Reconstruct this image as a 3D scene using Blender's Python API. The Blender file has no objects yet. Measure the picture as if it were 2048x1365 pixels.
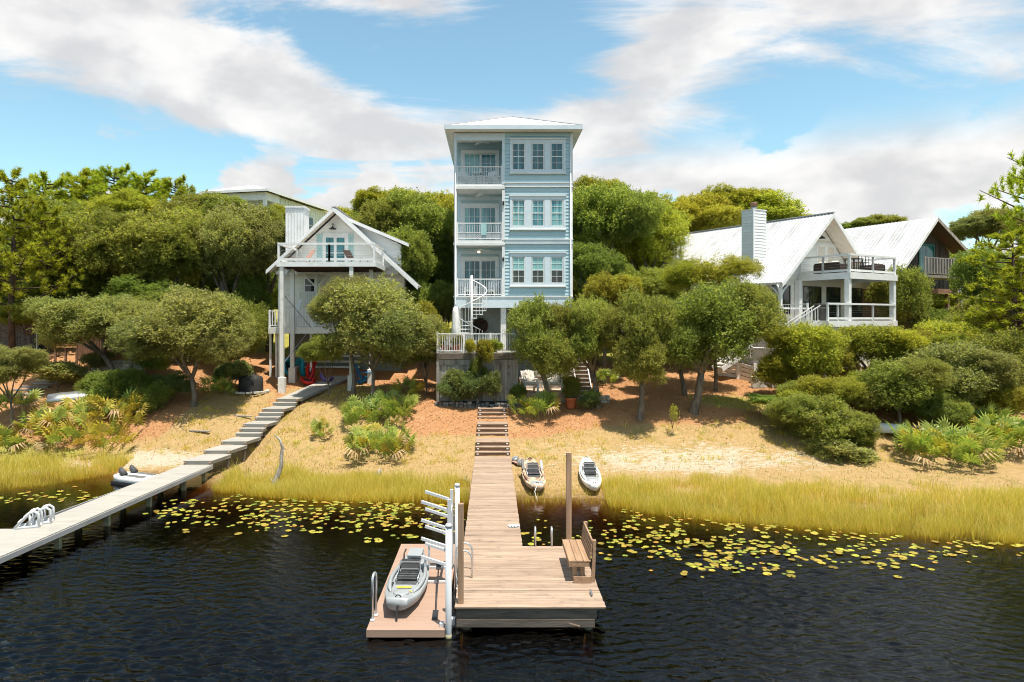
import bpy, bmesh, math, random
import numpy as np
from mathutils import Vector, Matrix, Euler
R = math.radians
random.seed(7)
S = bpy.context.scene
COL = S.collection

# ------------------------------------------------------------------ camera
CAM_H = 6.39; F = 1365.0; VX = 985.0; VY = 638.0
cam = bpy.data.cameras.new('camera'); camo = bpy.data.objects.new('camera', cam); COL.objects.link(camo)
cam.sensor_width = 36; cam.lens = F / 2048 * 36
cam.shift_x = (1024 - VX) / 2048; cam.shift_y = -(682.5 - VY) / 2048
cam.clip_start = 0.1; cam.clip_end = 3000
camo.location = (0, 0, CAM_H); camo.rotation_euler = (R(90), 0, 0)
S.camera = camo

# ------------------------------------------------------------------ light
SUN_EL, SUN_AZ = 76.0, 143.0        # azimuth clockwise from +Y
sun = bpy.data.lights.new('sun', 'SUN'); suno = bpy.data.objects.new('sun', sun); COL.objects.link(suno)
sun.energy = 4.1; sun.angle = R(0.53); sun.color = (1.0, 0.94, 0.84)
sd = Vector((math.sin(R(SUN_AZ)) * math.cos(R(SUN_EL)), math.cos(R(SUN_AZ)) * math.cos(R(SUN_EL)), math.sin(R(SUN_EL))))
suno.rotation_euler = sd.to_track_quat('Z', 'Y').to_euler(); suno.location = (0, 0, 60)

S.view_settings.view_transform = 'Standard'; S.view_settings.look = 'None'
S.view_settings.exposure = 0.88; S.view_settings.gamma = 1.0
S.cycles.use_denoising = True
S.cycles.filter_width = 1.0
S.cycles.max_bounces = 8; S.cycles.diffuse_bounces = 5; S.cycles.glossy_bounces = 3
S.cycles.transmission_bounces = 4; S.cycles.transparent_max_bounces = 8
S.cycles.caustics_reflective = False; S.cycles.caustics_refractive = False
S.cycles.sample_clamp_indirect = 4; S.cycles.sample_clamp_direct = 12

# ------------------------------------------------------------------ node helper
class NT:
    def __init__(s, tree): s.t = tree; s.n = tree.nodes; s.l = tree.links
    def node(s, typ, **kw):
        n = s.n.new(typ)
        for k, v in kw.items(): setattr(n, k, v)
        return n
    def put(s, sock, v):
        if v is None: return
        if isinstance(v, bpy.types.NodeSocket): s.l.new(v, sock)
        else:
            if sock.type == 'RGBA' and hasattr(v, '__len__') and len(v) == 3: v = (*v, 1)
            sock.default_value = v
    def m(s, op, a, b=None, c=None, clamp=False):
        n = s.node('ShaderNodeMath', operation=op, use_clamp=clamp)
        s.put(n.inputs[0], a); s.put(n.inputs[1], b); s.put(n.inputs[2], c)
        return n.outputs[0]
    def ramp(s, v, a, b, lo=0.0, hi=1.0):
        n = s.node('ShaderNodeMapRange', interpolation_type='SMOOTHSTEP')
        s.put(n.inputs[0], v); s.put(n.inputs[1], a); s.put(n.inputs[2], b); s.put(n.inputs[3], lo); s.put(n.inputs[4], hi)
        return n.outputs[0]
    def mix(s, f, a, b, mode='MIX'):
        n = s.node('ShaderNodeMix', data_type='RGBA', blend_type=mode)
        s.put(n.inputs[0], f); s.put(n.inputs[6], a); s.put(n.inputs[7], b)
        return n.outputs[2]
    def noise(s, vec, scale=5, detail=4, rough=.55, dist=0, out=0):
        n = s.node('ShaderNodeTexNoise')
        s.put(n.inputs['Vector'], vec); n.inputs['Scale'].default_value = scale; n.inputs['Detail'].default_value = detail
        n.inputs['Roughness'].default_value = rough; n.inputs['Distortion'].default_value = dist
        return n.outputs[out]
    def mapv(s, vec, scale=(1, 1, 1), loc=(0, 0, 0), rot=(0, 0, 0)):
        n = s.node('ShaderNodeMapping'); s.put(n.inputs[0], vec)
        n.inputs[1].default_value = loc; n.inputs[2].default_value = rot; n.inputs[3].default_value = scale
        return n.outputs[0]

# ------------------------------------------------------------------ world: Nishita sky with clouds spread over the whole dome
W = bpy.data.worlds.new('World'); S.world = W; W.use_nodes = True
W.node_tree.nodes.clear(); q = NT(W.node_tree)
sky = q.node('ShaderNodeTexSky', sky_type='NISHITA'); sky.sun_disc = False
sky.sun_elevation = R(SUN_EL); sky.sun_rotation = R(SUN_AZ); sky.air_density = 1.0; sky.dust_density = 0.6; sky.ozone_density = 1.6
tc = q.node('ShaderNodeTexCoord').outputs['Generated']
sx = q.node('ShaderNodeSeparateXYZ'); q.put(sx.inputs[0], tc)
dx, dy, dz = sx.outputs
az = q.m('ARCTAN2', dx, dy); el = q.m('ARCSINE', dz)
zz = q.m('ADD', q.m('MAXIMUM', dz, 0.0), 0.16)
cx = q.node('ShaderNodeCombineXYZ'); q.put(cx.inputs[0], q.m('DIVIDE', dx, zz)); q.put(cx.inputs[1], q.m('DIVIDE', dy, zz)); cx.inputs[2].default_value = 2.7
high = q.noise(q.mapv(cx.outputs[0], scale=(.62, 1.25, 1), rot=(0, 0, R(24)), loc=(3.3, 1.2, 0)), 1.0, 9, .64, 1.0)
ce = q.node('ShaderNodeCombineXYZ'); q.put(ce.inputs[0], az); q.put(ce.inputs[1], q.m('MULTIPLY', el, 1.9)); ce.inputs[2].default_value = .35
cum = q.noise(ce.outputs[0], 6.5, 7, .54, .3)
def blob(px, py, sx_, sy_, amp, rot=0):
    a0 = math.atan((px - VX) / F); e0 = math.atan((VY - py) / F * math.cos(a0)); c, s_ = math.cos(R(rot)), math.sin(R(rot))
    da = q.m('SUBTRACT', az, a0); de = q.m('SUBTRACT', el, e0)
    u = q.m('DIVIDE', q.m('ADD', q.m('MULTIPLY', da, c), q.m('MULTIPLY', de, s_)), sx_ / F)
    v = q.m('DIVIDE', q.m('SUBTRACT', q.m('MULTIPLY', de, c), q.m('MULTIPLY', da, s_)), sy_ / F)
    return q.m('MULTIPLY', q.m('EXPONENT', q.m('MULTIPLY', q.m('ADD', q.m('MULTIPLY', u, u), q.m('MULTIPLY', v, v)), -1.0)), amp)
def total(bl):
    t = bl[0]
    for b in bl[1:]: t = q.m('ADD', t, b)
    return t
bias = total([blob(150, 60, 330, 110, .22, -8), blob(480, 170, 280, 90, .26, -26), blob(800, 262, 330, 62, .22, -6),
              blob(1180, 245, 260, 50, .18, 4), blob(1340, 105, 130, 60, .17, 25), blob(1750, 20, 520, 60, .22, 3),
              blob(1990, 130, 190, 80, .18), blob(740, 0, 300, 30, .16),
              blob(300, 300, 330, 60, -.20, -6), blob(1050, 40, 170, 120, -.20), blob(1600, 200, 330, 70, -.18, -3), blob(700, 120, 130, 70, -.10, -30)])
mh = q.ramp(q.m('ADD', high, bias), .47, .655)
cb = total([blob(1650, 350, 420, 75, .20, -4), blob(1900, 330, 230, 90, .14), blob(1330, 300, 200, 60, .12), blob(500, 365, 70, 34, .26),
            blob(395, 392, 40, 20, .2), blob(760, 372, 40, 40, .22), blob(700, 410, 60, 30, .14), blob(1725, 225, 40, 20, .14), blob(1835, 225, 60, 20, .15),
            blob(200, 330, 260, 70, -.2), blob(620, 350, 60, 40, -.1)])
lowm = q.ramp(el, R(17), R(6))
mc = q.m('MULTIPLY', q.ramp(q.m('ADD', cum, cb), .50, .575), q.ramp(lowm, .0, .5))
mask = q.m('MAXIMUM', q.m('MULTIPLY', mh, .93), q.m('MULTIPLY', mc, .96))
shade = q.ramp(q.m('ADD', q.noise(q.mapv(ce.outputs[0], loc=(0, .035, 0)), 6.5, 5, .5, .3), q.m('MULTIPLY', q.noise(ce.outputs[0], 17, 4, .5), .35)), .50, .86)
ccol = q.mix(shade, (4.0, 3.9, 3.8), (2.85, 2.8, 2.82))
skyc = q.mix(1.0, sky.outputs[0], (0.78, 0.90, 0.76), 'MULTIPLY')
bg = q.node('ShaderNodeBackground'); q.put(bg.inputs[0], q.mix(mask, skyc, ccol)); bg.inputs[1].default_value = 0.142
wo = q.node('ShaderNodeOutputWorld'); q.l.new(bg.outputs[0], wo.inputs[0])
W.cycles.sampling_method = 'MANUAL'; W.cycles.sample_map_resolution = 1024

# ------------------------------------------------------------------ helpers
def P(px, py, Y):
    'world point seen at photo pixel (px, py) at depth Y'
    return Vector(((px - VX) * Y / F, Y, CAM_H - (py - VY) * Y / F))
def XX(px, Y): return (px - VX) * Y / F
def ZZ(py, Y): return CAM_H - (py - VY) * Y / F

def tag(o, label=None, cat=None, group=None, kind=None):
    if label: o['label'] = label
    if cat: o['category'] = cat
    if group: o['group'] = group
    if kind: o['kind'] = kind
    return o
def thing(name, label, cat, loc=(0, 0, 0), rz=0.0, group=None):
    o = bpy.data.objects.new(name, None); COL.objects.link(o); o.empty_display_size = .2
    o.location = loc; o.rotation_euler = (0, 0, rz)
    return tag(o, label, cat, group)
def link(name, me, parent=None, loc=None, rot=None, scale=None):
    o = bpy.data.objects.new(name, me); COL.objects.link(o)
    if parent: o.parent = parent
    if loc is not None: o.location = loc
    if rot is not None: o.rotation_euler = rot
    if scale is not None: o.scale = scale if hasattr(scale, '__len__') else (scale,) * 3
    return o
def copy_tree(o, parent=None, loc=None, rot=None, scale=None):
    c = o.copy(); COL.objects.link(c); c.parent = parent
    for ch in o.children: copy_tree(ch, c)
    if loc is not None: c.location = loc
    if rot is not None: c.rotation_euler = rot
    if scale is not None: c.scale = scale
    return c

class MB:
    def __init__(s): s.v = []; s.f = []; s.sm = []
    def add(s, vs, fs, smooth=False):
        b = len(s.v); s.v += [tuple(v) for v in vs]; s.f += [tuple(i + b for i in f) for f in fs]; s.sm += [smooth] * len(fs); return s
    def box(s, x0, x1, y0, y1, z0, z1):
        if x0 > x1: x0, x1 = x1, x0
        if y0 > y1: y0, y1 = y1, y0
        if z0 > z1: z0, z1 = z1, z0
        return s.add([(x0, y0, z0), (x1, y0, z0), (x1, y1, z0), (x0, y1, z0), (x0, y0, z1), (x1, y0, z1), (x1, y1, z1), (x0, y1, z1)],
                     [(0, 3, 2, 1), (4, 5, 6, 7), (0, 1, 5, 4), (1, 2, 6, 5), (2, 3, 7, 6), (3, 0, 4, 7)])
    def bar(s, p, q_, w, h=None, up=(0, 0, 1)):
        h = h or w; p = Vector(p); q_ = Vector(q_); d = (q_ - p).normalized(); u = Vector(up)
        if abs(d.dot(u)) > .98: u = Vector((0, 1, 0))
        a = d.cross(u).normalized() * w / 2; b = a.cross(d).normalized() * h / 2
        vs = [p - a - b, p + a - b, p + a + b, p - a + b, q_ - a - b, q_ + a - b, q_ + a + b, q_ - a + b]
        return s.add(vs, [(0, 1, 2, 3), (7, 6, 5, 4), (0, 4, 5, 1), (1, 5, 6, 2), (2, 6, 7, 3), (3, 7, 4, 0)])
    def tube(s, pts, r, n=8, cap=True):
        pts = [Vector(p) for p in pts]; k = len(pts)
        rs = list(r) if hasattr(r, '__len__') else [r] * k
        vs = []; fs = []; ref = None
        for i, p in enumerate(pts):
            d = (pts[min(i + 1, k - 1)] - pts[max(i - 1, 0)])
            d = d.normalized() if d.length > 1e-9 else Vector((0, 0, 1))
            if ref is None: ref = Vector((1, 0, 0)) if abs(d.x) < .8 else Vector((0, 1, 0))
            a = (ref - d * ref.dot(d)).normalized(); ref = a; b = d.cross(a)
            for j in range(n):
                t = 2 * math.pi * j / n; vs.append(p + (a * math.cos(t) + b * math.sin(t)) * rs[i])
        for i in range(k - 1):
            for j in range(n):
                j2 = (j + 1) % n; fs.append((i * n + j, i * n + j2, (i + 1) * n + j2, (i + 1) * n + j))
        if cap: fs += [tuple(range(n - 1, -1, -1)), tuple(range((k - 1) * n, k * n))]
        return s.add(vs, fs, True)
    def lathe(s, prof, n=16, c=(0, 0, 0)):
        vs = []; fs = []; k = len(prof)
        for r, z in prof:
            for j in range(n):
                t = 2 * math.pi * j / n; vs.append((c[0] + r * math.cos(t), c[1] + r * math.sin(t), c[2] + z))
        for i in range(k - 1):
            for j in range(n):
                j2 = (j + 1) % n; fs.append((i * n + j, i * n + j2, (i + 1) * n + j2, (i + 1) * n + j))
        fs += [tuple(range(n - 1, -1, -1)), tuple(range((k - 1) * n, k * n))]
        return s.add(vs, fs, True)
    def prism(s, poly, a0, a1, axis='y'):
        'extrude 2D polygon; axis y: poly in (x,z); axis x: poly in (y,z); axis z: poly in (x,y)'
        def mk(p, a):
            return {'y': (p[0], a, p[1]), 'x': (a, p[0], p[1]), 'z': (p[0], p[1], a)}[axis]
        n = len(poly); vs = [mk(p, a0) for p in poly] + [mk(p, a1) for p in poly]
        fs = [tuple(range(n)), tuple(range(2 * n - 1, n - 1, -1))] + [(i, i + n, (i + 1) % n + n, (i + 1) % n) for i in range(n)]
        return s.add(vs, fs)
    def mesh(s, name, material, bevel=0):
        me = bpy.data.meshes.new(name); me.from_pydata(s.v, [], s.f)
        me.polygons.foreach_set('use_smooth', s.sm)
        bm = bmesh.new(); bm.from_mesh(me); bmesh.ops.recalc_face_normals(bm, faces=bm.faces)
        if bevel: bmesh.ops.bevel(bm, geom=list(bm.edges), offset=bevel, segments=1, affect='EDGES', clamp_overlap=True)
        bm.to_mesh(me); bm.free()
        me.materials.append(material); return me
    def build(s, name, material, parent=None, bevel=0, **kw):
        return link(name, s.mesh(name, material, bevel), parent, **kw)

def part(name, material, parent, *boxes, bevel=0):
    m = MB()
    for b in boxes: m.box(*b)
    return m.build(name, material, parent, bevel)

def np_mesh(name, V, k, material, tri=None, smooth=False):
    'mesh of separate k-gons from an (n*k,3) array'
    n = len(V) // k; me = bpy.data.meshes.new(name)
    me.vertices.add(n * k); me.vertices.foreach_set('co', np.ascontiguousarray(V, dtype=np.float32).ravel())
    me.loops.add(n * k); me.loops.foreach_set('vertex_index', np.arange(n * k, dtype=np.int32))
    me.polygons.add(n); me.polygons.foreach_set('loop_start', np.arange(0, n * k, k, dtype=np.int32))
    if smooth: me.polygons.foreach_set('use_smooth', np.ones(n, dtype=bool))
    me.update(calc_edges=True); me.materials.append(material); return me
def np_faces(name, V, Fc, material):
    n, k = Fc.shape; me = bpy.data.meshes.new(name)
    me.vertices.add(len(V)); me.vertices.foreach_set('co', np.ascontiguousarray(V, dtype=np.float32).ravel())
    me.loops.add(n * k); me.loops.foreach_set('vertex_index', np.ascontiguousarray(Fc, dtype=np.int32).ravel())
    me.polygons.add(n); me.polygons.foreach_set('loop_start', np.arange(0, n * k, k, dtype=np.int32))
    me.update(calc_edges=True); me.materials.append(material); return me

# ------------------------------------------------------------------ materials
def mat(name, c1, c2=None, scale=4, detail=5, rough=.6, bump=0., bscale=None, stretch=(1, 1, 1), rnd=0., spec=.4, metal=0., lo=.35, hi=.68, dirt=None, dscale=.7):
    m = bpy.data.materials.new(name); m.use_nodes = True; m.node_tree.nodes.clear(); t = NT(m.node_tree)
    oc = t.node('ShaderNodeTexCoord').outputs['Object']; oi = t.node('ShaderNodeObjectInfo')
    off = t.node('ShaderNodeVectorMath', operation='ADD'); t.put(off.inputs[0], oc)
    sc = t.node('ShaderNodeVectorMath', operation='SCALE'); t.put(sc.inputs[0], oi.outputs['Random']); t.put(sc.inputs['Scale'], 37.0 if rnd else 0.0)
    t.l.new(sc.outputs[0], off.inputs[1])
    vec = t.mapv(off.outputs[0], scale=stretch)
    nz = t.noise(vec, scale, detail)
    col = t.mix(t.ramp(nz, lo, hi), c1, c2 or c1)
    if dirt:
        col = t.mix(t.ramp(t.noise(off.outputs[0], dscale, 6, .65), .52, .72, 0, .75), col, dirt)
    if rnd:
        v = t.m('MULTIPLY_ADD', oi.outputs['Random'], 2 * rnd, 1 - rnd)
        hs = t.node('ShaderNodeHueSaturation'); t.put(hs.inputs['Value'], v); t.put(hs.inputs['Color'], col); col = hs.outputs[0]
    b = t.node('ShaderNodeBsdfPrincipled'); t.put(b.inputs['Base Color'], col); t.put(b.inputs['Roughness'], rough)
    b.inputs['Metallic'].default_value = metal; b.inputs['Specular IOR Level'].default_value = spec
    if bump:
        bn = t.node('ShaderNodeBump'); bn.inputs['Strength'].default_value = 1; bn.inputs['Distance'].default_value = bump
        t.put(bn.inputs['Height'], t.noise(vec, bscale or scale * 3, 4)); t.l.new(bn.outputs[0], b.inputs['Normal'])
    o = t.node('ShaderNodeOutputMaterial'); t.l.new(b.outputs[0], o.inputs[0]); return m

def leafmat(name, dark, mid, light, trans=.3, rough=.55, hue=.02, val=.18):
    m = bpy.data.materials.new(name); m.use_nodes = True; m.node_tree.nodes.clear(); t = NT(m.node_tree)
    g = t.node('ShaderNodeNewGeometry'); oi = t.node('ShaderNodeObjectInfo')
    r = g.outputs['Random Per Island']
    cr = t.node('ShaderNodeValToRGB'); t.put(cr.inputs[0], r)
    e = cr.color_ramp.elements; e[0].position = 0; e[0].color = (*dark, 1); e[1].position = 1; e[1].color = (*light, 1)
    e2 = cr.color_ramp.elements.new(.5); e2.color = (*mid, 1)
    hs = t.node('ShaderNodeHueSaturation'); t.put(hs.inputs['Color'], cr.outputs[0])
    t.put(hs.inputs['Hue'], t.m('MULTIPLY_ADD', oi.outputs['Random'], 2 * hue, .5 - hue))
    t.put(hs.inputs['Value'], t.m('MULTIPLY_ADD', t.m('FRACT', t.m('MULTIPLY', oi.outputs['Random'], 7.3)), 2 * val, 1 - val))
    b = t.node('ShaderNodeBsdfPrincipled'); t.put(b.inputs['Base Color'], hs.outputs[0]); b.inputs['Roughness'].default_value = rough
    b.inputs['Specular IOR Level'].default_value = .22
    tr = t.node('ShaderNodeBsdfTranslucent'); t.put(tr.inputs[0], t.mix(1.0, hs.outputs[0], (1.50, 1.46, .70), 'MULTIPLY'))
    mx = t.node('ShaderNodeMixShader'); mx.inputs[0].default_value = trans
    t.l.new(b.outputs[0], mx.inputs[1]); t.l.new(tr.outputs[0], mx.inputs[2])
    o = t.node('ShaderNodeOutputMaterial'); t.l.new(mx.outputs[0], o.inputs[0]); return m

def glassmat(name, col=(.02, .05, .06), rough=.03, tint2=None):
    m = bpy.data.materials.new(name); m.use_nodes = True; m.node_tree.nodes.clear(); t = NT(m.node_tree)
    oc = t.node('ShaderNodeTexCoord').outputs['Object']
    c = t.mix(t.ramp(t.noise(t.mapv(oc, scale=(3.0, 1, .25)), 1.3, 2), .42, .6), col, tint2 or col)
    b = t.node('ShaderNodeBsdfPrincipled'); t.put(b.inputs['Base Color'], c); b.inputs['Roughness'].default_value = rough
    b.inputs['Specular IOR Level'].default_value = .7; b.inputs['IOR'].default_value = 1.52
    o = t.node('ShaderNodeOutputMaterial'); t.l.new(b.outputs[0], o.inputs[0]); return m

M = {}
M['white'] = mat('white_paint', (.79, .79, .78), (.74, .74, .73), 3, rough=.5, dirt=(.62, .61, .57), dscale=1.3)
M['white2'] = mat('white_paint_weathered', (.78, .77, .74), (.66, .65, .61), 2.5, rough=.6, stretch=(1, 1, .25), dirt=(.5, .48, .43), dscale=1.6)
M['roofwhite'] = mat('white_metal_roof', (.56, .56, .565), (.51, .51, .515), 1.2, rough=.5, spec=.4, rnd=.05, stretch=(1, 1, .2), dirt=(.36, .355, .34), dscale=.5)
M['bluesid'] = mat('pale_blue_siding', (.45, .60, .645), (.41, .565, .615), 3, rough=.6, rnd=.04, stretch=(.4, 1, 4))
M['bluetrim'] = mat('pale_blue_trim', (.68, .76, .80), (.63, .72, .77), 3, rough=.55)
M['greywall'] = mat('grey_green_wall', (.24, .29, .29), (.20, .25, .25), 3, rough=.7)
M['whitesid'] = mat('white_siding', (.80, .80, .78), (.75, .75, .72), 3, rough=.6, rnd=.04, stretch=(.4, 1, 4))
M['creamsid'] = mat('cream_siding', (.76, .73, .66), (.69, .66, .59), 3, rough=.65, rnd=.05, stretch=(.4, 1, 4))
M['greensid'] = mat('pale_green_siding', (.68, .72, .65), (.63, .67, .60), 2, rough=.65, rnd=.03)
M['glass'] = glassmat('window_glass', (.012, .075, .095), .03, (.03, .17, .20))
M['glasscurt'] = glassmat('glass_over_curtains', (.05, .20, .24), .04, (.22, .46, .46))
M['glassblind'] = glassmat('glass_over_blinds', (.20, .46, .46), .05, (.28, .52, .50))
M['glassdark'] = glassmat('dark_glass', (.01, .014, .016), .03, (.03, .04, .04))
M['dockwood'] = mat('weathered_deck_wood', (.375, .27, .196), (.288, .203, .145), 3.2, 7, .75, bump=.004, bscale=12, stretch=(.35, 3.4, 3.4), rnd=.15, spec=.2, dirt=(.18, .135, .10), dscale=2.0)
M['postwood'] = mat('timber_post', (.42, .27, .17), (.30, .19, .12), 3, 6, .8, bump=.004, bscale=9, stretch=(4, 4, .35), rnd=.08, spec=.2)
M['benchwood'] = mat('bench_timber', (.40, .255, .155), (.29, .18, .108), 3, 6, .7, bump=.003, bscale=9, stretch=(5, .4, 5), rnd=.12, spec=.2)
M['darkwood'] = mat('grey_dark_timber', (.16, .13, .105), (.09, .075, .06), 3, 6, .85, bump=.006, bscale=8, stretch=(.5, 2, 4), rnd=.12, spec=.15)
M['stairwood'] = mat('brown_riser_timber', (.25, .145, .092), (.155, .092, .06), 3, 6, .8, stretch=(.5, 3, 3), rnd=.1, spec=.2)
M['barnwood'] = mat('charred_barn_boards', (.045, .041, .039), (.085, .077, .070), 2, 6, .85, bump=.006, bscale=8, stretch=(5, 5, .3), rnd=.25, spec=.15)
M['greyplank'] = mat('silver_weathered_plank', (.36, .33, .30), (.22, .20, .18), 2, 6, .85, bump=.005, bscale=8, stretch=(5, 5, .3), rnd=.18, spec=.15, dirt=(.12, .10, .085), dscale=1.2)
M['composite'] = mat('grey_composite_decking', (.375, .35, .31), (.335, .315, .278), 2, 5, .7, rnd=.03, spec=.25, stretch=(.4, 3, 1), dirt=(.28, .26, .225), dscale=1.1)
M['compedge'] = mat('grey_composite_edge', (.34, .33, .325), (.28, .27, .265), 2, 5, .7)
M['float'] = mat('tan_composite_decking', (.36, .242, .178), (.333, .22, .162), 2, 4, .6, rnd=.025, spec=.25, stretch=(.4, 3, 1))
M['pvc'] = mat('white_vinyl', (.58, .59, .60), (.53, .54, .55), 2, rough=.38)
M['alu'] = mat('brushed_aluminium', (.72, .73, .74), (.62, .63, .64), 6, rough=.32, metal=.9)
M['pile'] = mat('wet_piling', (.17, .15, .10), (.09, .08, .055), 5, 6, .8, bump=.01, stretch=(2, 2, .5))
M['greentim'] = mat('treated_pile_timber', (.33, .29, .17), (.20, .20, .13), 4, 6, .8, stretch=(2, 2, .4), rnd=.12)
M['bark'] = mat('grey_oak_bark', (.20, .165, .13), (.10, .082, .065), 7, 7, .9, bump=.02, bscale=14, stretch=(1, 1, .4), spec=.1)
M['pinebark'] = mat('dark_pine_bark', (.11, .075, .055), (.05, .036, .028), 6, 7, .9, bump=.03, bscale=10, stretch=(1, 1, .35), spec=.1)
M['snag'] = mat('bleached_driftwood', (.40, .36, .31), (.17, .145, .12), 6, 7, .85, bump=.01, stretch=(2, 2, .4))
M['stone'] = mat('pale_limestone', (.50, .47, .41), (.36, .33, .28), 4, 6, .85, bump=.02, rnd=.2, spec=.15)
M['darkstone'] = mat('dark_fieldstone', (.22, .215, .205), (.11, .108, .105), 4, 6, .85, bump=.03, rnd=.4, spec=.15)
M['paver'] = mat('tan_paver', (.52, .38, .27), (.42, .30, .21), 5, 5, .8, rnd=.12)
M['terracotta'] = mat('terracotta', (.43, .135, .055), (.34, .10, .04), 5, rough=.75, rnd=.08)
M['black'] = mat('black_plastic', (.018, .018, .02), (.03, .03, .032), 5, rough=.5)
M['blackcloth'] = mat('black_cover_cloth', (.020, .019, .018), (.035, .033, .03), 3, rough=.75, bump=.03, bscale=5)
M['wicker'] = mat('dark_wicker', (.05, .028, .02), (.03, .017, .012), 20, rough=.6, bump=.01, bscale=40)
M['cloth'] = mat('white_canvas', (.78, .77, .74), (.70, .69, .66), 4, rough=.85, bump=.02, bscale=6)
M['cushion'] = mat('cream_cushion', (.72, .66, .58), (.64, .58, .50), 4, rough=.9)
M['tancush'] = mat('tan_sling_fabric', (.42, .25, .19), (.36, .21, .16), 6, rough=.9)
M['steel'] = mat('galvanised_metal', (.45, .46, .47), (.36, .37, .38), 4, rough=.4, metal=.8)
M['hullgrey'] = mat('grey_kayak_plastic', (.27, .285, .29), (.33, .35, .355), 2, rough=.38, spec=.5, dirt=(.20, .215, .22), dscale=2)
M['hulltan'] = mat('brown_camo_kayak_plastic', (.56, .42, .30), (.24, .13, .08), 3.2, 3, .4, lo=.5, hi=.62, stretch=(1.4, .8, 1))
M['hullwhite'] = mat('white_kayak_plastic', (.76, .75, .71), (.68, .66, .61), 3, rough=.4)
M['teal'] = mat('turquoise_plastic', (.015, .33, .42), (.01, .27, .36), 3, rough=.4)
M['red'] = mat('red_plastic', (.55, .018, .016), (.42, .012, .012), 3, rough=.4)
M['purple'] = mat('violet_plastic', (.17, .10, .34), (.13, .07, .27), 3, rough=.4)
M['bluechair'] = mat('bright_blue_plastic', (.012, .20, .46), (.01, .16, .38), 3, rough=.4)
M['yellow'] = mat('yellow_sticker', (.75, .50, .06), rough=.5)
M['shutter'] = mat('mint_shutter_paint', (.42, .66, .66), (.38, .60, .60), 4, rough=.55)
M['greenframe'] = mat('dark_green_frame', (.010, .10, .085), rough=.5)
M['cedar'] = mat('new_cedar_slat', (.50, .285, .13), (.38, .20, .085), 3, 6, .75, stretch=(.4, 3, 3), rnd=.14, spec=.2)
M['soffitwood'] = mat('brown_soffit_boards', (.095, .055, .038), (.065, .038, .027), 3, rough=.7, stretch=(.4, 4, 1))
M['rubber'] = mat('grey_wheel_rubber', (.20, .21, .21), (.28, .29, .29), 6, rough=.7)
M['greyplastic'] = mat('pale_grey_plastic', (.60, .61, .62), (.54, .55, .56), 4, rough=.4)
M['lamp'] = bpy.data.materials.new('lit_bulb'); M['lamp'].use_nodes = True
_b = M['lamp'].node_tree.nodes['Principled BSDF']; _b.inputs['Emission Color'].default_value = (1, .72, .42, 1); _b.inputs['Emission Strength'].default_value = 2.2; _b.inputs['Base Color'].default_value = (.8, .7, .6, 1)
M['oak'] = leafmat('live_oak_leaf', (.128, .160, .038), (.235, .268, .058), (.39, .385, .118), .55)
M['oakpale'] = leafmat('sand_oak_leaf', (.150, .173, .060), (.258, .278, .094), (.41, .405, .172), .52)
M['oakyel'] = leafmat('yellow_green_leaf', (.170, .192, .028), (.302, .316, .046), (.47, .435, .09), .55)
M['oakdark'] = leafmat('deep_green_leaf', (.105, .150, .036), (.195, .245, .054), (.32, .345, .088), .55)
M['pine'] = leafmat('pine_needle', (.20, .25, .024), (.35, .385, .038), (.50, .50, .065), .58)
M['magnolia'] = leafmat('glossy_broad_leaf', (.085, .120, .035), (.165, .200, .060), (.28, .30, .11), .35, .4)
M['palm'] = leafmat('palmetto_frond', (.095, .175, .036), (.185, .275, .052), (.34, .385, .09), .38, .32, .015, .2)
M['palmyel'] = leafmat('yellowing_palmetto_frond', (.20, .225, .04), (.35, .31, .05), (.50, .38, .07), .35, .4, .02, .2)
M['palmdead'] = leafmat('dead_palmetto_frond', (.20, .10, .045), (.32, .19, .09), (.42, .31, .18), .2, .7, .015, .2)
M['reed'] = leafmat('lake_reed', (.36, .36, .052), (.56, .49, .098), (.78, .63, .27), .5, .6, 0, 0)
M['turf'] = leafmat('dry_lawn_blade', (.22, .20, .045), (.40, .32, .10), (.55, .43, .20), .3, .6, 0, 0)
M['lily'] = leafmat('lily_pad_leaf', (.15, .20, .036), (.31, .29, .042), (.38, .19, .04), .12, .5, .03, .4)
M['seatcloth'] = mat('charcoal_seat_mesh', (.05, .05, .052), (.085, .085, .088), 8, rough=.7)
M['soil'] = mat('potting_soil', (.03, .02, .014), rough=.95)

def height_tint(m, z0, z1, low):
    'real colour change along the plant: lower stems differ from tips'
    t = NT(m.node_tree); pos = t.node('ShaderNodeNewGeometry').outputs['Position']; sz = t.node('ShaderNodeSeparateXYZ'); t.l.new(pos, sz.inputs[0])
    hs = [n for n in t.n if n.type == 'HUE_SAT'][0]; f = t.ramp(t.m('ADD', sz.outputs[2], t.m('MULTIPLY', t.noise(pos, 1.2, 3), .5)), z0, z1)
    outs = [l.to_socket for l in hs.outputs[0].links]; mx = t.mix(f, t.mix(1.0, hs.outputs[0], low, 'MULTIPLY'), hs.outputs[0])
    for o in outs: t.l.new(mx, o)
height_tint(M['reed'], .12, .62, (1.05, .92, .48))
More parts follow.
